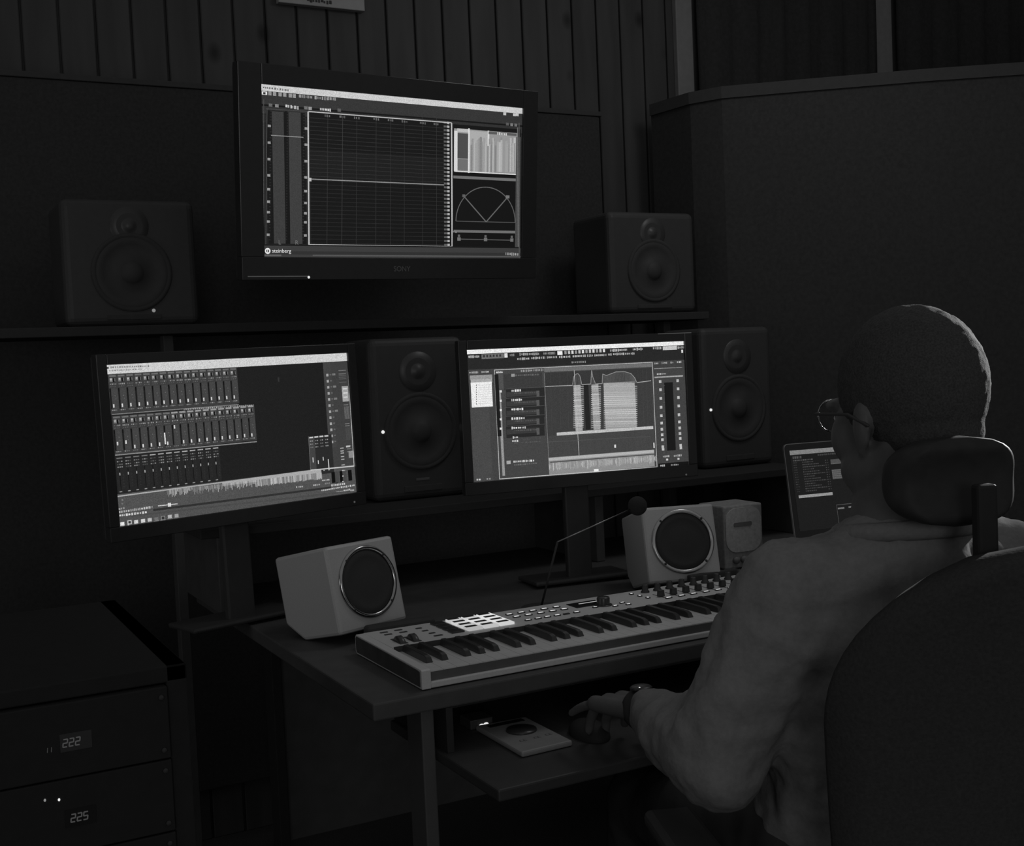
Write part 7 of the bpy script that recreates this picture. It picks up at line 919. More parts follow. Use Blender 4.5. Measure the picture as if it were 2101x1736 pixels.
# ------------------------------------------------------------------ desk
t = thing('studio_desk', 'wide black studio desk under the keyboard, screens and white speakers', 'desk', (0.9, .55, FLOOR))
DX, DY, DZ = -.9, -.55, .75
b = B(); b.box(-.09 + DX, -.02 + DY, DZ - .028, 1.50 + DX, 1.12 + DY, DZ - .0005, bev=.003); b.obj('desk_top', DESKM, t)
for lx in (-.004, 1.44):
    for ly in (.0, .82):
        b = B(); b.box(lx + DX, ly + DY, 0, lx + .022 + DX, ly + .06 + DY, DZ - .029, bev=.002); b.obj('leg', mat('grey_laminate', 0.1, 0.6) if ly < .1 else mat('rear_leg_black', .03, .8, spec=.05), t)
b = B(); b.box(.018 + DX, .88 + DY, .2, 1.44 + DX, .9 + DY, DZ - .029, bev=.002); b.obj('back_panel', DESKM, t)
tr = B(); tr.box(.022 + DX, -.2065 + DY, DZ - .118, 1.1 + DX, .2 + DY, DZ - .1, bev=.003); tr = tr.obj('keyboard_tray', mat('dark_tray_laminate', 0.055, 0.5, scale=25, var=0.2), t)
for xx in (.03, 1.08):
    b = B(); b.box(xx + DX, -.02 + DY, DZ - .1, xx + .012 + DX, .2 + DY, DZ - .028, bev=.001); b.obj('tray_runner', mat('runner_black', .04, .6, spec=.1), t)

# riser shelf carrying the loudspeakers behind the monitors
t = thing('riser_shelf', 'black two-tier riser at the back of the desk below the television', 'shelf', (0.9, .95, 0))
b = B(); b.box(-1.05, -.17, .166, .62, .17, .186, bev=.002); b.obj('lower_board', mat('shelf_black', .045, .7, spec=.1), t)
b = B(); b.box(-1.45, .16, .606, .54, .40, .628, bev=.002); b.obj('upper_board', mat('shelf_black', .045, .7, spec=.1), t)
for xx in (-1.0, -.06, .585):
    b = B(); b.box(xx - .012, -.15, 0.0, xx + .012, .165, .166, bev=.002); b.obj('support', DESKM, t)
for xx in (-1.0, .46):
    b = B(); b.box(xx - .012, .26, FLOOR + .001, xx + .012, .30, .606, bev=.002); b.obj('upright', DESKM, t)

# ------------------------------------------------------------------ black monitors (loudspeakers)
def studio_monitor(M, w, h, d, label, led, group='black studio loudspeakers behind the screens', ledmat=LED, woofer=.38, dots=True):
    t = thing('studio_monitor', label, 'loudspeaker', M=M, group=group)
    b = B(); b.box(0, 0.0, 0, w, d, h, bev=.018, seg=4); b.obj('cabinet', BLACK, t, smooth=False)
    R = w * woofer; wc = (w * .5, h * .42)
    Mw = Matrix.Translation((wc[0], 0, wc[1])) @ Matrix.Rotation(math.radians(90), 4, 'X')
    b = B(); b.lathe([(R, -.004), (R, .004), (R * .93, .006), (R * .87, .002)], Mw, 40); wf = b.obj('woofer_ring', BLACKM, t)
    b = B(); b.lathe([(R * .9, .003), (R * .8, .006), (R * .72, .002), (R * .3, -.0), (R * .28, .004), (R * .15, .010), (0, .0125)], Mw, 40); b.obj('woofer_cone', mat('woofer_fibre', .055, .6, spec=.2), t)
    tr2 = min(w * .2, h * .155)
    Mt = Matrix.Translation((w * .5, 0, h * .79)) @ Matrix.Rotation(math.radians(90), 4, 'X')
    b = B(); b.lathe([(tr2, -.003), (tr2 * .96, .002), (tr2 * .5, -.001), (tr2 * .3, .001), (tr2 * .22, .004), (0, .006)], Mt, 36); b.obj('tweeter', mat('tweeter_dome', .055, .4, spec=.4), t)
    b = B(); b.box(w * .3, -.0022, h * .045, w * .7, .002, h * .085, bev=.0015); b.obj('port_slot', BLACKM, t)
    Ml = Matrix.Translation((led[0], -.0005, led[1])) @ Matrix.Rotation(math.radians(90), 4, 'X')
    b = B(); b.lathe([(0, 0), (.0042, 0), (.0038, .0018), (0, .0025)], Ml, 16); b.obj('power_led', ledmat, t)
    return t, Mw
# left of the pair, between the two lower screens
M = frame_M(.301, .93, .187, 0.0)
t, _ = studio_monitor(M, .247, .388, .19, 'black loudspeaker on the riser between the two lower screens, small white light', (.0255, .167), )
b = B(); b.box(.105, -.0012, .044, .140, .001, .050, bev=.0005); b.obj('badge', mat('badge_dull_grey', .12, .5), t)
M = frame_M(1.269, .93, .187, 0.0)
studio_monitor(M, .247, .388, .19, 'black loudspeaker on the riser right of the middle screen, small white light', (.0255, .163))
M = frame_M(1.113, 1.13, .629, 0.0)
studio_monitor(M, .30, .288, .2, 'black loudspeaker on the upper shelf right of the television, under the board wall', (.1935, .046), woofer=.3)
M = frame_M(-.34, 1.13, .629, 0.0)
studio_monitor(M, .30, .288, .2, 'dark loudspeaker on the upper shelf left below the television, tiny faint light', (.1935, .033), ledmat=LEDM, woofer=.3)

# ------------------------------------------------------------------ television and screens
TVM = frame_M(.4176, .9534, .9577, .1146, -.1124, .0089)
TW, TH = .708, .3779
t = thing('television', 'large flat television above the other screens showing level meters and a grid', 'television', M=TVM)
b = B()
ox0, ox1, oz0, oz1 = -TW / 2 - .055, TW / 2 + .045, -TH / 2 - .052, TH / 2 + .045
b.box(ox0, .0, -TH / 2, -TW / 2, .03, oz1, bev=.0015); b.box(TW / 2, .0, -TH / 2, ox1, .03, oz1, bev=.0015)
b.box(-TW / 2, .0, TH / 2, TW / 2, .03, oz1, bev=.0015); b.box(ox0, -.002, oz0, ox1, .03, -TH / 2, bev=.0015)
b.obj('bezel', GLOSS, t)
b = B(); b.box(ox0 + .004, .022, oz0 + .004, ox1 - .004, .045, oz1 - .004, bev=.004); b.box(-.25, .045, -.15, .25, .075, .12, bev=.01); b.obj('rear_shell', BLACK, t)
b = B(); b.cyl((0, .07, -.02), (0, .475, -.02), .02); b.box(-.06, .470, -.08, .06, .492, .04); b.obj('wall_bracket', BLACKM, t)
d = display('screen_picture', TV_UI, TW, TH, t, y=.006)
text('badge', 'SONY', .0175, mat('badge_grey', .16, .5), t, Matrix.Translation(((.4642 - .5) * TW, -.0024, (.5 - 1.0865) * TH)) @ FACE)
b = B(); b.ell(((.1495 - .5) * TW, -.003, (.5 - 1.121) * TH), (.003, .002, .003), n=12); b.obj('power_led', LED, t)
b = B(); b.box((-.06 - .5) * TW, -.0026, (.5 - 1.115) * TH - .001, (.147 - .5) * TW, -.002, (.5 - 1.115) * TH + .001); b.obj('bezel_highlight', mat('bezel_highlight_metal', .45, .25, metal=1), t)  # highlight on the lower bezel, put in as a bright metal strip
for s, u in (('L', .05), ('R', .108)):
    text('screen_letter', s, .014, glow('letter_glow', 105), d, Matrix.Translation(((u - .5) * TW, .0052, (.5 - .925) * TH)) @ FACE, 0)
lg = glow('logo_glow', 225)
text('screen_logo_text', 'steinberg', .0125, lg, d, Matrix.Translation(((.028 - .5) * TW, .0050, (.5 - .974) * TH)) @ FACE, 0)
b = B(); Ml = Matrix.Translation(((.0135 - .5) * TW, .0052, (.5 - .9645) * TH)) @ Matrix.Rotation(math.radians(90), 4, 'X')
b.lathe([(.0035, 0), (.0068, 0)], Ml, 24); b.box((.0135 - .5) * TW - .001, .0048, (.5 - .9645) * TH - .004, (.0135 - .5) * TW + .0005, .0052, (.5 - .9645) * TH + .004)
b.obj('screen_logo_mark', lg, d)

def computer_monitor(M, w, h, ui, label, ledx, ledz, topx):
    t = thing('computer_monitor', label, 'monitor', M=M, group='screens standing on the desk')
    e = .020; bz = .028
    b = B()
    b.box(-w / 2 - e, 0, -h / 2, -w / 2, .022, h / 2 + e, bev=.0015); b.box(w / 2, 0, -h / 2, w / 2 + e, .022, h / 2 + e, bev=.0015)
    b.box(-w / 2, 0, h / 2, w / 2, .022, h / 2 + e, bev=.0015); b.box(-w / 2 - e, 0, -h / 2 - bz, w / 2 + e, .022, -h / 2, bev=.0015)
    b.obj('bezel', GLOSS, t)
    b = B(); b.box(-w / 2 - e + .003, .017, -h / 2 - bz + .003, w / 2 + e - .003, .035, h / 2 + e - .003, bev=.003); b.box(-.12, .035, -.09, .12, .055, .08, bev=.008); b.obj('rear_shell', BLACK, t)
    display('screen_picture', ui, w, h, t, y=.006)
    # stand: column down to the desk top
    zc = -M.translation.z
    b = B(); b.box(-.03, .055, zc + .012, .03, .075, 0, bev=.004); b.obj('stand_column', BLACK, t)
    b = B(); b.box(-.12, .03, zc + .006, .12, .145, zc + .016, bev=.004); b.obj('stand_base', BLACK, t)
    b = B(); b.ell((ledx, -.001, ledz), (.0022, .0015, .0022), n=10); b.obj('power_led', LEDF, t)
    b = B(); b.box(topx, -.0006, h / 2 + e - .0022, w / 2 + e - .002, .001, h / 2 + e - .0006); b.obj('edge_highlight_strip', mat('bezel_edge_glare', .5, .2, metal=1), t)  # glare along the top bezel edge, imitated by a bright metal strip
    return t
ML = frame_M(-.0909, .6277, .3889, .2429, .0169, .0138)
computer_monitor(ML, .527, .2974, MIXER_UI, 'black computer monitor at the left showing rows of mixer channel strips', (.9778 - .5) * .527, (.5 - 1.0653) * .2974, (.88 - .5) * .527)
MC = frame_M(.653, .5532, .3947, -.1235, .0173, .0008)
computer_monitor(MC, .527, .2837, ARRANGE_UI, 'black computer monitor in the middle showing an arrangement window with pale waveforms', (.9766 - .5) * .527, (.5 - 1.0793) * .2837, (.87 - .5) * .527)

# laptop on a stand
LM = frame_M(*LAPTOP_POSE)
lw, lh = .325, .225
t = thing('laptop', 'open laptop with a thin bright edge, partly behind the man at right', 'laptop', M=LM)
def rrect(x0, z0, x1, z1, r, n=6):
    out = []
    for cx, cz, a0 in ((x1 - r, z1 - r, 0), (x0 + r, z1 - r, 90), (x0 + r, z0 + r, 180), (x1 - r, z0 + r, 270)):
        for i in range(n + 1):
            a = math.radians(a0 + 90 * i / n); out.append((cx + r * math.cos(a), cz + r * math.sin(a)))
    return out
b = B(); b.prism(rrect(0, -lh, lw, 0, .011), 'y', .0006, .006); b.obj('lid', mat('laptop_alloy', .42, .3, metal=.8), t)
b = B(); b.prism(rrect(.0016, -lh + .0016, lw - .0016, -.0016, .010), 'y', .0, .0006); b.obj('lid_glass', SCREEN_OFF, t)
display('screen_picture', LAPTOP_UI, lw - .028, (lw - .028) * .62, t, x0=lw / 2, z0=-.016 - (lw - .028) * .31, y=-.0004)
b = B(); b.box(0, -.21, -lh - .016, lw, .004, -lh - .002, bev=.002); b.obj('base', mat('laptop_alloy', .42, .3, metal=.8), t)
bz = -LM.translation.z
b = B(); b.box(.05, -.19, -lh - .026, lw - .05, -.02, -lh - .0165, bev=.001); b.box(.14, -.12, bz + .012, .18, -.08, -lh - .02); b.box(.06, -.18, bz + .002, lw - .06, -.02, bz + .012, bev=.002)
st = b.obj('laptop_stand', BLACKM, None); st.matrix_world = LM.copy(); tag(st, 'black stand carrying the open laptop at the right end of the desk', 'stand')

# ------------------------------------------------------------------ white cube speakers
def cube_speaker(p, label):
    x, y, z, yw, tl, rl, w, h, d, a, bb_ = p
    X = V((math.cos(yw), math.sin(yw), 0)); N = V((-math.sin(yw), math.cos(yw), 0)); Z = V((0, 0, 1))
    U = Z * math.cos(tl) + N * math.sin(tl); Bk = N * math.cos(tl) - Z * math.sin(tl)
    M = Matrix((X, Bk, U)).transposed().to_4x4(); M.translation = V((x, y, z))
    t = thing('cube_speaker', label, 'loudspeaker', M=M, group='white cube speakers on the desk')
    b = B(); b.prism([(0, 0), (0, h), (d, h), (d, a), (d - bb_, 0)], 'x', 0, w, bev=.006)
    b.obj('cabinet', CREAM, t)
    Mw = Matrix.Translation((w / 2 + .003, 0, h / 2 + .004)) @ Matrix.Rotation(math.radians(90), 4, 'X')
    b = B(); b.lathe([(.0685, -.002), (.0685, .003), (.066, .0055), (.0615, .0055), (.0595, .003), (.0595, -.002)], Mw, 56); r = b.obj('grille_ring', CHROME if yw < 0 else mat('dark_bright_ring', .5, .16, metal=1.0), t)
    b = B(); b.lathe([(.0595, .001), (.058, .003), (.048, .004), (.046, .003), (.03, .0045), (.014, .005), (0, .0055)], Mw, 56); b.obj('grille', mat('black_grille_mesh', .045, .8, scale=1500, var=.5), t)
    for k in range(4):
        a2 = math.radians(45 + 90 * k)
        b = B(); b.ell((w / 2 + .003 + .0635 * math.cos(a2), -.0045, h / 2 + .004 + .0635 * math.sin(a2)), (.0032, .0022, .0032), n=12); b.obj('screw', BLACKM, t)
    b = B(); b.cyl((w / 2, d, h * .5), (w / 2, d + .004, h * .5), .012); b.obj('rear_socket', BLACKM, t)
    return t
cube_speaker([-.006, .3499, .0232, .3349, .2085, 0, .1632, .1633, .1627, .0345, .0504], 'white cube speaker with round black grille left behind the keyboard')
cube_speaker([.6672, .3399, .0322, -.2992, .2546, 0, .1596, .1607, .162, .030, .033], 'white cube speaker with round black grille right behind the knobs of the keyboard')

# small grey box further right with a rounded face
t = thing('desk_radio', 'small dull grey box with a rounded face right of the right cube speaker', 'device', M=frame_M(.990, .50, .001, -.03))
b = B(); b.box(0, 0, 0, .112, .10, .148, bev=.004); b.obj('case', mat('grey_case', .34, .5, scale=120, var=.4), t)
b = B(); b.prism(rrect(.004, .038, .106, .142, .03), 'y', -.003, .0); b.obj('face_plate', mat('grey_face', .5, .45, scale=150, var=.35), t)
b = B(); b.prism(rrect(.026, .098, .078, .108, .004), 'y', -.0042, -.003); b.obj('label_strip', mat('grey_label', .18, .5), t)
for xx in (.03, .052):
    b = B(); b.cyl((xx, 0, .02), (xx, -.008, .02), .008); b.obj('knob', GREYP, t)

# round headed boom in front of the right cube speaker
t = thing('desk_microphone', 'round black microphone head on a thin boom in front of the right cube speaker', 'microphone', (0, 0, 0))
hc = V((.618, .30, .205))
b = B(); b.ell(hc, (.0195, .0195, .0195)); b.obj('head', mat('foam_black', .03, .95, scale=600, var=.4, bump=.5), t)
b = B(); b.cyl((.600, .30, .1995), (.4292, .302, .1526), .0013, n=8); b.obj('boom', mat('thin_metal', .35, .3, metal=1), t)
b = B(); b.cyl((.4292, .302, .1526), (.4292, .38, .01), .0022, n=8); b.obj('stem', BLACKM, t)
b = B(); b.cyl((.4292, .38, .0005), (.4292, .38, .012), .045, .04, n=28); b.obj('base', BLACKM, t)

# dark odds and ends between the keyboard and the white speakers
b = B(); b.box(.03, .305, .0005, .165, .335, .041, bev=.008, seg=3); o = b.obj('black_case', BLACKM); tag(o, 'low black case lying between the keyboard and the left cube speaker', 'case')
b = B(); b.box(.742, .2965, .0005, .868, .3125, .047, bev=.003); o = b.obj('black_case', BLACKM); tag(o, 'flat black box in front of the right cube speaker, behind the knobs', 'case')
pts_ = [V((.30 + .012 * i, .36 + .012 * math.sin(i * .8), .004 + .012 * max(0, math.sin(i * .35)))) for i in range(16)]
b = B(); b.tube(pts_, .0028); o = b.obj('cable', mat('cable_rubber', .09, .4), None); tag(o, 'black cable curling on the desk behind the keyboard', 'cable')

# ------------------------------------------------------------------ keyboard
KW, KD = .871, .294
t = thing('midi_keyboard', 'white keyboard controller with lit pads lying along the front of the desk', 'keyboard')
ZT, ZK = .0357, .0273
side = [(0, 0.0012), (0, .0312), (.004, .0325), (.16, .0345), (KD - .005, ZT), (KD, ZT - .005), (KD, .006), (KD - .006, .0012)]
b = B()
b.prism(side, 'x', .0004, .0165, bev=.0012)                       # left cheek carcass
b.prism(side, 'x', KW - .0165, KW - .003, bev=.0012)
b.box(.0165, .155, .004, KW - .0165, KD, ZT - .0005, bev=.001)      # panel block
b.box(.0165, .001, .0012, KW - .0165, .155, .0115, bev=.002)      # bottom lip under the keys
b.obj('case', KBWHITE, t)
def inset(x0, x1):
    return [(.006, .0045), (.006, .0285), (.016, .0298), (.15, .0318), (KD - .009, .0330), (KD - .005, .030), (KD - .005, .009), (KD - .010, .0045)]
b = B(); b.prism(inset(0, 0), 'x', -.0006, .003, bev=.0004); b.obj('side_cheek', SIDEW, t)
b = B(); b.prism(inset(0, 0), 'x', KW - .004, KW, bev=.0008); b.obj('side_cheek', SIDEW, t)
x0 = .0180; P = .0235
def white_prof(): return None
wnames = 36
bx = {0: (0, .0143), 1: (.0046, .0189), 2: (.0092, .0235), 3: (0, .0131), 4: (.0035, .0160), 5: (.0072, .0198), 6: (.0104, .0235)}
whites = []
for i in range(wnames):
    k = i % 7; a = x0 + i * P + .0004; l, r_ = bx[k]
    b = B()
    bm = b.bm
    xs0, xs1 = a, a + P - .0008
    xa, xb = x0 + i * P + max(l, .0004), x0 + i * P + min(r_, P - .0004)
    if i == 35: xb = xs1
    outline = [(xs0, .008), (xs1, .008), (xs1, .056), (xb, .056), (xb, .153), (xa, .153), (xa, .056), (xs0, .056)]
    lo = [bm.verts.new((p[0], p[1], ZK - .002)) for p in outline]; hi = [bm.verts.new((p[0], p[1], ZK)) for p in outline]
    bm.faces.new(lo[::-1]); bm.faces.new(hi)
    for q in range(8): bm.faces.new([lo[q], lo[(q + 1) % 8], hi[(q + 1) % 8], hi[q]])
    b.box(xs0 + .0004, .0082, ZK - .0075, xs1 - .0004, .030, ZK - .002)
    b.obj('white_key', KEYW, t)
off = (.0213 - P * 0, .0492, .091, .1175, .144)
KSH = mat('key_front_shadow_grey', .3, .5)
for o_ in range(5):
    for c in off:
        cx = x0 + o_ * .1645 + c - .0052 + .0045
        b = B()
        prof = [(.053, ZK - .001), (.058, ZK + .0085), (.066, ZK + .0105), (.152, ZK + .0115), (.152, ZK - .001)]
        bm = b.bm
        w0, w1 = .0062, .0048
        lo = [bm.verts.new((cx - (w0 if z < ZK else w1), y, z)) for y, z in prof]; hi = [bm.verts.new((cx + (w0 if z < ZK else w1), y, z)) for y, z in prof]
        bm.faces.new(lo); bm.faces.new(hi[::-1])
        for q in range(5): bm.faces.new([lo[q], hi[q], hi[(q + 1) % 5], lo[(q + 1) % 5]])
        bmesh.ops.recalc_face_normals(bm, faces=bm.faces)
        bmesh.ops.bevel(bm, geom=list(bm.edges), offset=.0008, segments=2, affect='EDGES')
        b.obj('black_key', KEYB, t)
b = B(); b.box(.0166, .0068, .0115, KW - .0166, .0078, ZK - .0018); b.obj('key_front_shade', mat('key_front_shade_dark', .12, .6), t)  # added dark strip over the white key fronts, stands in for their shade
b = B(); b.box(x0, .1535, .012, KW - .018, .1555, ZT + .0008); b.obj('felt_strip', BLACKM, t)
# pads
PADG = glow('pad_light', 190)
ZP = ZT - .0005
for r_ in range(4):
    for c in range(4):
        cx = .1555 + c * .0316; cy = .271 - r_ * .0252
        if c == 0: cx -= .0015
        lit = c > 0
        if lit:
            b = B()
            b.box(cx - .0145, cy - .0118, ZP, cx + .0145, cy + .0112, ZP + .0045, bev=.0008)
            pf = b.obj('pad_light_frame', glow('pad_frame_%d' % (c + (3 - abs(r_ - 1))), (120, 150, 175, 190, 205, 222, 225)[min(6, c + (3 - abs(r_ - 1)))]), t)
        b = B(); b.box(cx - .0128, cy - (-.0005 if lit else .0105), ZP, cx + (.0095 if lit else .0118), cy + (.0102 if lit else .0105), ZP + (.0054 if lit else .003), bev=.0008); b.obj('drum_pad', KEYB, t)
# small lit buttons
def button(x, y, w=.013, d=.006, lit=True, px=225, h=.002):
    b = B(); b.box(x - w / 2 - .0012, y - d / 2 - .0012, ZP, x + w / 2 + .0012, y + d / 2 + .0012, ZP + h, bev=.0005); o = b.obj('button', KEYB, t)
    if lit:
        b = B(); b.box(x - w / 2 + .001, y - d / 2 + .0005, ZP + h, x + w / 2 - .001, y + d / 2 - .0005, ZP + h + .0004); b.obj('button_light', glow('button_glow_%d' % px, px), o)
for xx in (.2928, .3183, .3433, .3683, .395): button(xx, .2572, .0115, .0055)
for xx in (.2942, .3194, .3457, .3715, .3966): button(xx, .2307, .0115, .0055)
for i, xx in enumerate((.2978, .3186, .3384, .3592, .3787, .401)): button(xx, .1927, .0105, .004, lit=i != 4, px=225)
for xx, yy in ((.4515, .208), (.4869, .1929), (.5127, .2084), (.5142, .1891)): button(xx, yy, .0085, .0035)
for xx, yy in ((.5729, .2667), (.5752, .2406), (.577, .2153)): button(xx, yy, .0055, .0055)
for xx in (.6076, .6385, .6675, .6983, .728, .7591, .7871, .817): button(xx, .189, .0115, .0045)
for xx, yy in ((.0475, .2725), (.0755, .2732), (.0477, .2525), (.0765, .2525), (.1106, .2623), (.1121, .237), (.1146, .2123)): button(xx, yy, .009 if xx > .1 else .012, .0035, lit=False, h=.0012)
button(.1157, .1885, .014, .0035, lit=False, h=.0012)
# display
b = B(); b.box(.4217, .2255, ZP, .4870, .2665, ZP + .0012, bev=.0004); ds = b.obj('display_window', SCREEN_OFF, t)
b = B(); b.box(.4419, .2505, ZP + .0012, .4840, .2535, ZP + .0016); b.obj('display_line', glow('display_glow', 170), ds)
# big encoder
b = B(); b.cyl((.4753, .2165, ZP), (.4753, .2165, ZP + .0015), .017, n=32); b.obj('encoder_ring', KEYB, t)
b = B(); b.lathe([(.0125, 0), (.0125, .012), (.0115, .0145), (0, .015)], Matrix.Translation((.4753, .2165, ZP + .0015)), 28); b.obj('encoder_knob', KEYB, t)
# pitch and modulation wheels
for i, xx in enumerate((.044, .069)):
    b = B(); b.box(xx - .0075, .170, ZP, xx + .0075, .216, ZP + .0008); b.obj('wheel_slot', SIDEW, t)
    b = B()
    Mw = Matrix.Translation((xx - .0055, .192, ZP - .0105)) @ Matrix.Rotation(math.radians(90), 4, 'Y')
    b.lathe([(0, 0), (.019, 0), (.0205, .0015), (.0205, .0095), (.019, .011), (0, .011)], Mw, 40)
    # keep only the part above the panel
    bmesh.ops.bisect_plane(b.bm, geom=list(b.bm.verts) + list(b.bm.edges) + list(b.bm.faces), plane_co=(0, 0, ZP - .002), plane_no=(0, 0, -1), clear_outer=True)
    b.obj('pitch_wheel', KEYB, t)
# rotary knobs (back row) and fader caps (front row)
for i in range(9):
    xx = .6055 + i * .0298
    b = B(); b.lathe([(.0088, 0), (.0085, .003), (.0066, .004), (.0058, .0145), (.0048, .0155), (0, .0155)], Matrix.Translation((xx, .266, ZP)), 22); b.obj('rotary_knob', KEYB, t)
for i in range(9):
    xx = .6045 + i * .0302
    b = B(); b.box(xx - .001, .198, ZP, xx + .001, .238, ZP + .0006); b.obj('fader_slot', SIDEW, t)
    b = B(); b.prism([(-.0068, 0), (.0068, 0), (.0055, .0125), (-.0055, .0125)], 'y', -.0045, .0045, bev=.0008)
    bmesh.ops.translate(b.bm, verts=b.bm.verts, vec=(xx, .2105, ZP + .001)); b.obj('fader_cap', KEYB, t)

# ------------------------------------------------------------------ controller on the tray
ZR = -.0995
t = thing('hand_controller', 'flat grey hand-held controller with a round dial on the tray below the keyboard', 'controller', (0, 0, 0))
b = B(); b.prism([(.1150, -.107), (.2076, -.104), (.2076, .050), (.1160, .056)], 'z', ZR, ZR + .009, bev=.003); b.obj('body', mat('grey_controller_shell', .27, .5), t)
b = B(); b.cyl((.166, -.012, ZR + .009), (.166, -.012, ZR + .012), .0255, .0245, n=36); b.obj('jog_dial', KEYB, t)
b = B(); b.box(.130, .030, ZR + .009, .196, .044, ZR + .0096, bev=.0003); b.obj('display_strip', SCREEN_OFF, t)
for xx, yy in ((.140, -.060), (.1465, -.060), (.166, -.059), (.1725, -.059), (.188, -.057), (.1945, -.057)):
    b = B(); b.box(xx - .0025, yy - .003, ZR + .009, xx + .0025, yy + .003, ZR + .0105, bev=.0006); b.obj('button', GREYP, t)
t = thing('usb_hub', 'small black hub with a bright white lamp beside the hand-held controller', 'device', (0, 0, 0))
b = B(); b.box(.110, .062, ZR, .152, .105, ZR + .016, bev=.002); b.obj('case', BLACK, t)
b = B(); b.ell((.1300, .0615, ZR + .005), (.0048, .002, .0028), n=12); b.ell((.1385, .0615, ZR + .0058), (.0048, .002, .0030), n=12); b.obj('lamp', LED, t)
for zz in (.0148, ):
    b = B(); b.box(.112, .0612, ZR + zz, .150, .0622, ZR + zz + .0012); b.obj('edge_line', CHROME, t)

# mouse under the hand
b = B(); b.ell((.256, -.075, ZR + .004), (.028, .046, .022), n=28)
bmesh.ops.bisect_plane(b.bm, geom=list(b.bm.verts) + list(b.bm.edges) + list(b.bm.faces), plane_co=(0, 0, ZR), plane_no=(0, 0, -1), clear_outer=True)
o = b.obj('computer_mouse', mat('mouse_black', .035, .6, spec=.1)); tag(o, 'dark computer mouse on the tray under the left hand of the man', 'mouse')

# ------------------------------------------------------------------ equipment rack at lower left
RACKM = mat('rack_black', .028, .8, spec=.05)
t = thing('equipment_rack', 'dark equipment rack at the lower left with two faint number displays', 'equipment rack', (-.66, 0.0, FLOOR))
b = B(); H = .16 - FLOOR
b.box(-.26, -.24, 0, -.235, .25, H, bev=.002); b.box(.225, -.24, 0, .25, .25, H, bev=.002)
b.box(-.26, -.24, H - .02, .25, .25, H, bev=.002); b.box(-.26, -.24, 0, .25, .25, .02, bev=.002)
b.obj('cabinet', RACKM, t)
SEG = {'2': 'abged', '5': 'afgcd', '1': 'bc'}
def seven(txt, x, z, h, parent, mt):
    b = B(); w = h * .52; s = h * .085
    for i, ch in enumerate(txt):
        ox = x + i * h * .78
        sk = lambda zz: .12 * zz
        for c in SEG[ch]:
            q = {'a': (0, h, w, h), 'g': (0, h / 2, w, h / 2), 'd': (0, 0, w, 0), 'b': (w, h / 2, w, h), 'c': (w, 0, w, h / 2), 'e': (0, 0, 0, h / 2), 'f': (0, h / 2, 0, h)}[c]
            b.cyl((ox + q[0] + sk(q[1]), -.2512, z + q[1]), (ox + q[2] + sk(q[3]), -.2512, z + q[3]), s, n=6)
    return b.obj('number_display', mt, parent)
for k in range(8):
    z1 = H - .022 - k * .0889
    u = B(); u.box(-.234, -.2498, z1 - .087, .224, .1, z1, bev=.0015); fu = u.obj('rack_unit', RACKM, t)
    for sx in (-.226, .216):
        b = B(); b.cyl((sx, -.2498, z1 - .012), (sx, -.2525, z1 - .012), .003, n=10); b.obj('rack_screw', BLACKM, fu)
        b = B(); b.cyl((sx, -.2498, z1 - .076), (sx, -.2525, z1 - .076), .003, n=10); b.obj('rack_screw', BLACKM, fu)
    if k < 2:
        nd = glow('digit_glow', 62)
        zz = (.0875, -.0013)[k] - FLOOR; xx = (-.5572, -.5537)[k] + .66
        seven('222' if k == 0 else '225', xx, zz, .0088, fu, nd)
        b = B(); b.box(.10, -.2505, z1 - .06 if False else zz - .006, .135, -.2498, zz + .015); b.obj('display_window', SCREEN_OFF, fu)
        for q in range(3):
            b = B(); b.cyl((-.16 + q * .05, -.2498, z1 - .045), (-.16 + q * .05, -.262, z1 - .045), .013, .011, n=20); b.obj('control_knob', BLACKM, fu)
    if k == 0:
        seven('11', -.577 + .66, .0845 - FLOOR, .0055, fu, glow('digit_glow_faint', 52))
        for xx, zz, g in ((-.580, .0302, LEDM), (-.5649, .0275, LED)):
            b = B(); b.ell((xx + .66, -.2504, zz - FLOOR), (.0014, .001, .0018), n=8); b.obj('status_led', g, fu)

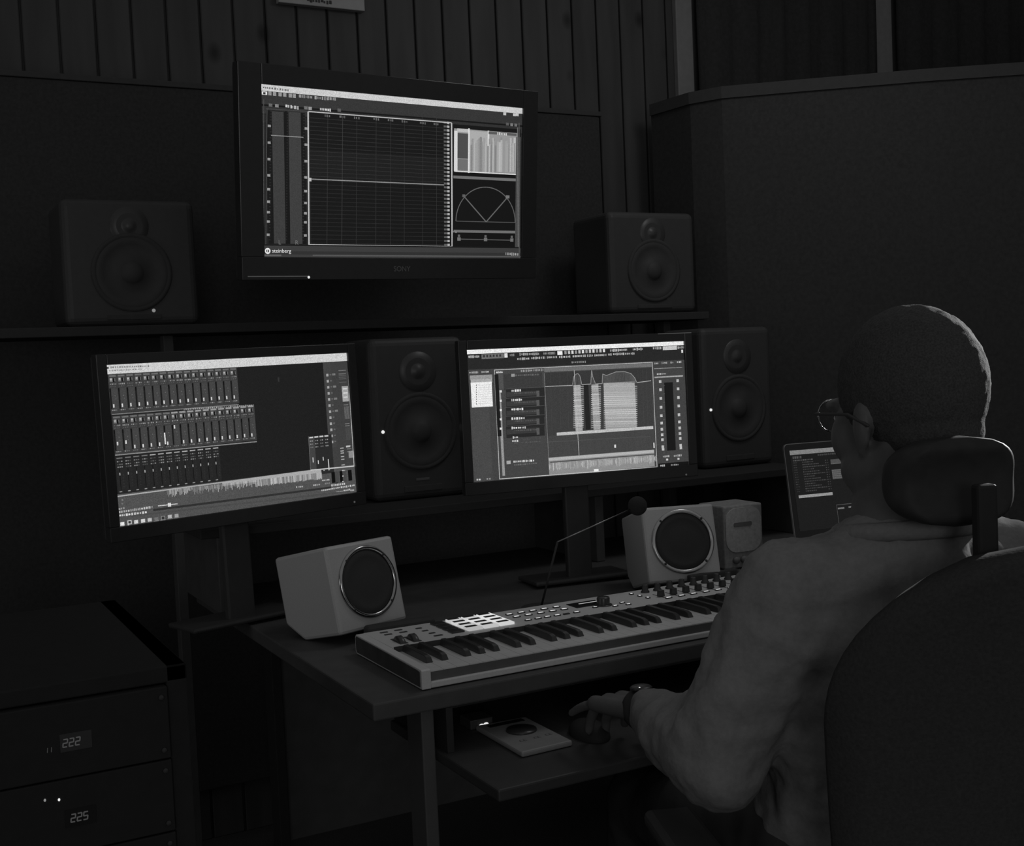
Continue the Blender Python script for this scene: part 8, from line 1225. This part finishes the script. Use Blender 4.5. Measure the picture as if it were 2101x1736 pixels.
# ------------------------------------------------------------------ office chair
CA = math.radians(20)
F = V((math.sin(CA), math.cos(CA), 0)); Rr = V((math.cos(CA), -math.sin(CA), 0)); Zz = V((0, 0, 1))
SEAT = V((.42, -.60, 0))
CM = Matrix((Rr, F, Zz)).transposed().to_4x4(); CM.translation = V((SEAT.x, SEAT.y, FLOOR))
t = thing('office_chair', 'black high-backed office chair with a separate headrest, man sitting in it', 'chair', M=CM)
b = B(); b.box(-.25, -.24, .39, .25, .25, .452, bev=.028, seg=4); b.obj('seat', FABRIC, t)
def shell(cx, w_fn, z0, z1, ybase, curve, th, lean, n=26, mrow=26, zpow=1.0):
    """curved padded panel; w_fn(t) half width at height t"""
    bm = bmesh.new(); fr, bk = [], []
    for j in range(mrow + 1):
        tt = j / mrow; z = z0 + (z1 - z0) * tt; hw = w_fn(tt); f_, k_ = [], []
        for i in range(n + 1):
            s_ = -1 + 2 * i / n; x_ = cx + s_ * hw; y_ = ybase - (z - z0) * lean + curve * (s_ ** 2) * (hw / .25) ** 2 + .02 * math.sin(math.pi * tt)
            edge = max(0, 1 - (1 - abs(s_)) * hw / .02) if hw > 0 else 1
            e2 = max(0, 1 - min(tt, 1 - tt) * (z1 - z0) / .02)
            thh = th * math.sqrt(max(0.02, 1 - max(edge, e2) ** 2))
            f_.append(bm.verts.new((x_, y_ + thh / 2, z))); k_.append(bm.verts.new((x_, y_ - thh / 2, z)))
        fr.append(f_); bk.append(k_)
    for j in range(mrow):
        for i in range(n):
            bm.faces.new([fr[j][i], fr[j][i + 1], fr[j + 1][i + 1], fr[j + 1][i]]); bm.faces.new([bk[j][i], bk[j + 1][i], bk[j + 1][i + 1], bk[j][i + 1]])
    for j in range(mrow):
        bm.faces.new([fr[j][0], fr[j + 1][0], bk[j + 1][0], bk[j][0]]); bm.faces.new([fr[j][n], bk[j][n], bk[j + 1][n], fr[j + 1][n]])
    for i in range(n):
        bm.faces.new([fr[0][i], bk[0][i], bk[0][i + 1], fr[0][i + 1]]); bm.faces.new([fr[mrow][i], fr[mrow][i + 1], bk[mrow][i + 1], bk[mrow][i]])
    bmesh.ops.recalc_face_normals(bm, faces=bm.faces)
    for f in bm.faces: f.smooth = True
    bb = B(); bb.bm.free(); bb.bm = bm; return bb
def back_w(tt):
    if tt > .62: return .255 * math.sqrt(max(.0004, 1 - ((tt - .62) / .38) ** 2.2))
    return .235 + .02 * (tt / .62)
shell(CHX, back_w, .50, CHTOP, CHY, .05, .06, .10).obj('backrest', FABRIC, t)
def head_w(tt): return HRW * math.sqrt(max(.004, 1 - abs(2 * tt - 1) ** 3.2))
shell(HRX, head_w, HRZ0, HRZ1, HRY, .03, .055, .05, n=20, mrow=20).obj('headrest', mat('headrest_leather', .035, .6, scale=60, var=.3, spec=.2), t)
b = B(); b.box(HRX - .012, HRY - .070, CHTOP - .16, HRX + .012, HRY - .052, HRZ1 - .05, bev=.004); b.obj('headrest_bracket', mat('bracket_black', .03, .6, spec=.1), t)
b = B(); b.box(CHX - .04, CHY - .06, .40, CHX + .04, CHY - .035, .80, bev=.01); b.box(-.04, CHY - .06, .39, .04, .0, .42, bev=.006); b.obj('spine', BLACK, t)
for s_ in (-1, 1):
    b = B(); b.box(s_ * .29 - .035, -.12, .62, s_ * .29 + .035, .13, .645, bev=.01, seg=3); a_ = b.obj('armrest', BLACK, t)
    b = B(); b.box(s_ * .285 - .02, -.03, .40, s_ * .285 + .02, .03, .62, bev=.005); b.box(min(0, s_ * .28), -.03, .395, max(0, s_ * .28), .03, .42, bev=.003); b.obj('armrest_post', BLACK, a_)
b = B(); b.cyl((0, 0, .10), (0, 0, .42), .028); b.cyl((0, 0, .1), (0, 0, .25), .034); b.obj('gas_column', GREYM, t)
for k in range(5):
    a_ = math.radians(90 + 72 * k); d_ = V((math.cos(a_), math.sin(a_), 0))
    b = B(); b.cap(V((0, 0, .105)), .028, d_ * .29 + V((0, 0, .075)), .016, 12); lg_ = b.obj('base_leg', BLACK, t)
    b = B(); pr = V((-d_.y, d_.x, 0)); c_ = d_ * .29 + V((0, 0, .0285)); b.cyl(c_ - pr * .022, c_ + pr * .022, .028, n=20); b.obj('caster', BLACKM, lg_)

# ------------------------------------------------------------------ the man
ROOT = V((.42, -.55, FLOOR))
man = thing('person', 'person in grey sweater and glasses seated in office chair, back turned, hand on mouse', 'person', ROOT)
FT = V((math.sin(TA), math.cos(TA), 0)); RT = V((math.cos(TA), -math.sin(TA), 0)); UP = V((0, 0, 1))
def remesh(o, vox, sm=6, fac=.5, disp=None):
    md = o.modifiers.new('remesh', 'REMESH'); md.mode = 'VOXEL'; md.voxel_size = vox; md.use_smooth_shade = True
    s2 = o.modifiers.new('smooth', 'SMOOTH'); s2.iterations = sm; s2.factor = fac
    if disp:
        tx = bpy.data.textures.new(o.name + '_folds', 'CLOUDS'); tx.noise_scale = disp[1]; tx.noise_depth = 2
        d3 = o.modifiers.new('folds', 'DISPLACE'); d3.texture = tx; d3.strength = disp[0]; d3.mid_level = .5; d3.texture_coords = 'LOCAL'
def W(p): return V(p) - ROOT

neck0 = V(NECK)                                  # base of the neck
hip = V(HIP)
shL, shR = V(SHL), V(SHR)
elL, wrL = V(ELL), V(WRL)
elR, wrR = V(ELR), V(WRR)
hipL, hipR = hip - RT * .095, hip + RT * .095
knL, knR = V(KNL), V(KNR)
anL, anR = V((knL.x, knL.y + .04, FLOOR + .09)), V((knR.x, knR.y + .04, FLOOR + .09))
# head frame
HF = V((math.sin(HA), math.cos(HA), 0)); HR_ = V((math.cos(HA), -math.sin(HA), 0))
HF = (HF * math.cos(HT) - UP * math.sin(HT)).normalized(); HU = HR_.cross(HF).normalized()
HM = Matrix((HR_, HF, HU)).transposed()
HC = V(HEAD)
def H(x, y, z): return HC + HM @ V((x, y, z)) * HS
def hr(*a): return tuple(v * HS for v in a)

bd = B()
# head: cranium, face, jaw, brow, nose, lips, chin, ears
bd.ell(W(H(0, -.012, .03)), hr(.077, .098, .095), HM)
bd.ell(W(H(0, .02, -.02)), hr(.068, .078, .085), HM)
bd.ell(W(H(0, .035, -.062)), hr(.056, .056, .052), HM)
for s_ in (-1, 1):
    bd.ell(W(H(s_ * .045, .040, -.026)), hr(.026, .036, .038), HM)         # cheek
    bd.ell(W(H(s_ * .050, .006, -.066)), hr(.027, .050, .034), HM)           # jaw corner
    bd.ell(W(H(s_ * .030, .083, .016)), hr(.026, .014, .009), HM)          # brow
    bd.ell(W(H(s_ * .031, .078, .000)), hr(.014, .012, .010), HM)          # eyelid bulge
    e = HM @ Matrix.Rotation(s_ * math.radians(14), 3, 'Z')
    bd.ell(W(H(s_ * .076, -.014, -.012)), hr(.008, .019, .030), e)         # ear
    bd.ell(W(H(s_ * .074, -.010, -.036)), hr(.006, .010, .012), e)
bd.cap(W(H(0, .092, .008)), .008 * HS, W(H(0, .112, -.026)), .012 * HS)      # nose
for s_ in (-1, 1): bd.ell(W(H(s_ * .012, .098, -.031)), hr(.008, .010, .007), HM)
bd.ell(W(H(0, .092, -.056)), hr(.024, .010, .006), HM); bd.ell(W(H(0, .090, -.067)), hr(.020, .010, .007), HM)
bd.ell(W(H(0, .078, -.094)), hr(.022, .018, .016), HM)
# neck and trunk
bd.cap(W(H(0, -.012, -.05)), .066, W(neck0 + UP * .0), .070)
bd.cap(W(neck0 - UP * .02), .07, W(neck0.lerp(hip, .45)), .13)
bd.cap(W(neck0.lerp(hip, .35) + FT * .03), .12, W(hip), .125)
bd.cap(W(neck0 - UP * .03), .06, W(shL), .048); bd.cap(W(neck0 - UP * .03), .06, W(shR), .048)
# arms
for sh, el, wr in ((shL, elL, wrL), (shR, elR, wrR)):
    bd.cap(W(sh), .047, W(el), .036); bd.cap(W(el), .038, W(el.lerp(wr, .35)), .038); bd.cap(W(el.lerp(wr, .3)), .037, W(wr), .025)
# legs
for hh, kn, an in ((hipL, knL, anL), (hipR, knR, anR)):
    bd.cap(W(hh), .085, W(kn), .056); bd.cap(W(kn), .056, W(kn.lerp(an, .35)), .054); bd.cap(W(kn.lerp(an, .35)), .052, W(an), .036)
    bd.cap(W(an - UP * .04), .032, W(an + V((0, .15, -.062))), .022)
# hands: palm plus five fingers of unequal length with bends
def hand(wr, d, up, side, curl, spread=1.0):
    """side = direction from little finger towards the thumb"""
    d = d.normalized(); up = (up - d * up.dot(d)).normalized(); side = (side - d * side.dot(d) - up * side.dot(up)).normalized()
    bd.cap(W(wr - d * .02), .025, W(wr + d * .02), .024)
    for q in (-1.5, -.5, .5, 1.5):
        bd.cap(W(wr + d * .012 + side * q * .011), .0155, W(wr + d * .085 + side * q * .0195 * spread + up * .003), .0128)
    knuck = [wr + d * (.088 + dz) + side * q * .0200 * spread + up * .004 for q, dz in ((1.5, 0), (.5, .006), (-.5, .003), (-1.5, -.008))]
    lens = ((.042, .026, .020), (.046, .029, .021), (.042, .027, .020), (.033, .020, .018))
    for i, (k0, ls) in enumerate(zip(knuck, lens)):
        p = k0; ang = 0; rad = .0098 if i < 3 else .0084
        fan = side * (.5 - i / 3) * .25 * spread
        for j, l in enumerate(ls):
            ang += curl[i][j]
            dd = ((d + fan).normalized() * math.cos(ang) - up * math.sin(ang)).normalized()
            q_ = p + dd * l; bd.cap(W(p), rad * (1 - .08 * j), W(q_), rad * (.92 - .08 * j), 14); p = q_
    # thumb leaves the side of the palm near its base
    t0 = wr + d * .030 + side * .028 - up * .004; t1 = t0 + (d * .62 + side * .62 - up * .28).normalized() * .040
    t2 = t1 + (d * .88 + side * .28 - up * .3).normalized() * .032; t3 = t2 + (d * .96 + side * .05 - up * .28).normalized() * .026
    bd.cap(W(t0), .0165, W(t1), .0125, 14); bd.cap(W(t1), .0120, W(t2), .0110, 14); bd.cap(W(t2), .0108, W(t3), .0090, 14)
hd = V(HAND) - wrL
hand(wrL, hd, UP, HR_ if False else V((1, 0, 0)), [(.45, .40, .35), (.50, .42, .35), (.46, .40, .30), (.26, .10, .10)], 1.25)
hand(wrR, V((-.1, .9, -.35)), UP, V((-1, 0, 0)), [(.3, .4, .3)] * 4)
body = bd.obj('body', SKIN, man, smooth=True); remesh(body, .0042, 4, .5)

# eyes, hair, glasses, watch
for s_ in (-1, 1):
    b = B(); b.ell(W(H(s_ * .031, .0815, -.001)), hr(.0115, .0115, .0105), HM, 16); ey = b.obj('eye', mat('eye_white', .5, .2), man)
    b = B(); b.ell(W(H(s_ * .031, .0905, -.001)), hr(.005, .0035, .005), HM, 12); b.obj('iris', mat('iris_dark', .03, .1), ey)
b = B(); b.ell(W(H(0, -.016, .034)), hr(.0800, .1000, .0985), HM, 48)
cut_c = W(H(0, .050, .010)); n_ = HM @ V((0, .62, -.78)).normalized()
bmesh.ops.bisect_plane(b.bm, geom=list(b.bm.verts) + list(b.bm.edges) + list(b.bm.faces), plane_co=cut_c, plane_no=n_, clear_outer=True)
bmesh.ops.holes_fill(b.bm, edges=[e for e in b.bm.edges if e.is_boundary])
b.ell(W(H(0, -.050, -.020)), hr(.060, .054, .054), HM, 36)
hair = b.obj('hair', HAIR, man, smooth=True); remesh(hair, .004, 3, .5, (.003, .01))
GLS = mat('glasses_frame', .35, .18, metal=1.0)
b = B(); rims = []; temples = []
for s_ in (-1, 1):
    ring = [W(H(s_ * .034 + .026 * math.cos(a), .100 - .006 * abs(math.cos(a)), .002 + .021 * math.sin(a))) for a in [2 * math.pi * i / 20 for i in range(21)]]
    rims.append(B().tube(ring, .0013, 6))
    temples.append(B().tube([W(H(s_ * .059, .093, .006)), W(H(s_ * .073, .080, .006)), W(H(s_ * .084, .0, .004)), W(H(s_ * .083, -.035, -.010))], .0022, 6))
b.tube([W(H(-.010, .106, .002)), W(H(0, .108, .005)), W(H(.010, .106, .002))], .0013, 6)
gl = b.obj('glasses', BLACK, man)
for q in rims: q.obj('glasses_rim', GLS, gl)
for q in temples: q.obj('glasses_temple', BLACK, gl)

# shirt
b = B()
mid = neck0.lerp(hip, .45); back_off = -FT * .012
b.cap(W(neck0 - UP * .035), .088, W(mid + back_off), .150)
b.cap(W(neck0.lerp(hip, .3) + RT * .06), .115, W(hip.lerp(neck0, .1) + RT * .05), .120)
b.cap(W(neck0.lerp(hip, .3) - RT * .06), .115, W(hip.lerp(neck0, .1) - RT * .05), .120)
b.cap(W(mid), .145, W(hip), .138)
for sh, el, wr in ((shL, elL, wrL), (shR, elR, wrR)):
    b.cap(W(neck0 - UP * .040), .076, W(sh + UP * .0), .066)
    b.cap(W(neck0.lerp(hip, .2)), .09, W(sh - UP * .05), .068)
    b.cap(W(sh), .067, W(sh.lerp(el, .55)), .066)
    b.cap(W(sh.lerp(el, .5)), .066, W(el), .064)
    b.cap(W(el), .064, W(el.lerp(wr, .45)), .056); b.cap(W(el.lerp(wr, .45)), .056, W(el.lerp(wr, .80)), .040)
    # loose cloth bunched at the crook of the elbow
    c1 = el.lerp(wr, .30) + UP * .03; c2 = sh.lerp(el, .74)
    b.cap(W(c1), .034, W(c2), .040)
    b.cap(W(el + (el - wr).normalized() * .01 - UP * .012), .055, W(sh.lerp(el, .6) - UP * .02), .055)
shirt = b.obj('sweater', SHIRT, man, smooth=True); remesh(shirt, .006, 5, .5, (.024, .06))
b = B()      # collar
for i in range(24):
    a = 2 * math.pi * i / 24; a2 = 2 * math.pi * (i + 1) / 24
    f_ = lambda q: W(neck0 + UP * (.012 + .010 * -math.cos(q)) + FT * .078 * math.cos(q) + RT * .078 * math.sin(q))
    b.cap(f_(a), .012, f_(a2), .012, 10)
cl = b.obj('collar', SHIRT, man, smooth=True)
# watch on the left wrist
wd = (wrL - elL).normalized(); wc = elL.lerp(wrL, .98) + wd * .004
Mw = Matrix.Translation(W(wc)) @ wd.to_track_quat('Z', 'Y').to_matrix().to_4x4()
b = B(); b.lathe([(.0275, -.0165), (.0315, -.015), (.0325, 0), (.0315, .015), (.0275, .0165)], Mw, 36); wt = b.obj('watch_strap', BLACKM, man)
b = B()
upw = (UP - wd * UP.dot(wd)).normalized(); fc = W(wc + upw * .0315 - RT * .004)
q3 = upw.to_track_quat('Z', 'Y').to_matrix().to_4x4()
b.lathe([(0, 0), (.0165, 0), (.0165, .003), (.014, .005), (0, .0055)], Matrix.Translation(fc) @ q3, 28); b.obj('watch_case', KEYB, wt)
b = B(); b.ell(fc + upw * .005 - wd * .010 + RT * -.006, (.0013, .0013, .0013), n=8); b.obj('watch_glint', LED, wt)  # reflection on the watch, put in as a glowing bead
# trousers and shoes
b = B()
b.cap(W(hip - UP * .02 - RT * .05), .125, W(hip - UP * .02 + RT * .05), .125)
for hh, kn, an in ((hipL, knL, anL), (hipR, knR, anR)):
    b.cap(W(hh), .098, W(kn), .070); b.cap(W(kn), .070, W(an + UP * .01), .052)
tr_ = b.obj('trousers', TROUS, man, smooth=True); remesh(tr_, .008, 4, .5, (.012, .06))
for an in (anL, anR):
    b = B(); b.cap(W(an + V((0, -.03, -.045))), .042, W(an + V((0, .15, -.055))), .034); b.cap(W(an + V((0, 0, -.03))), .045, W(an + V((0, 0, .0))), .042)
    sh_ = b.obj('shoe', BLACKM, man, smooth=True); remesh(sh_, .006, 3, .5)
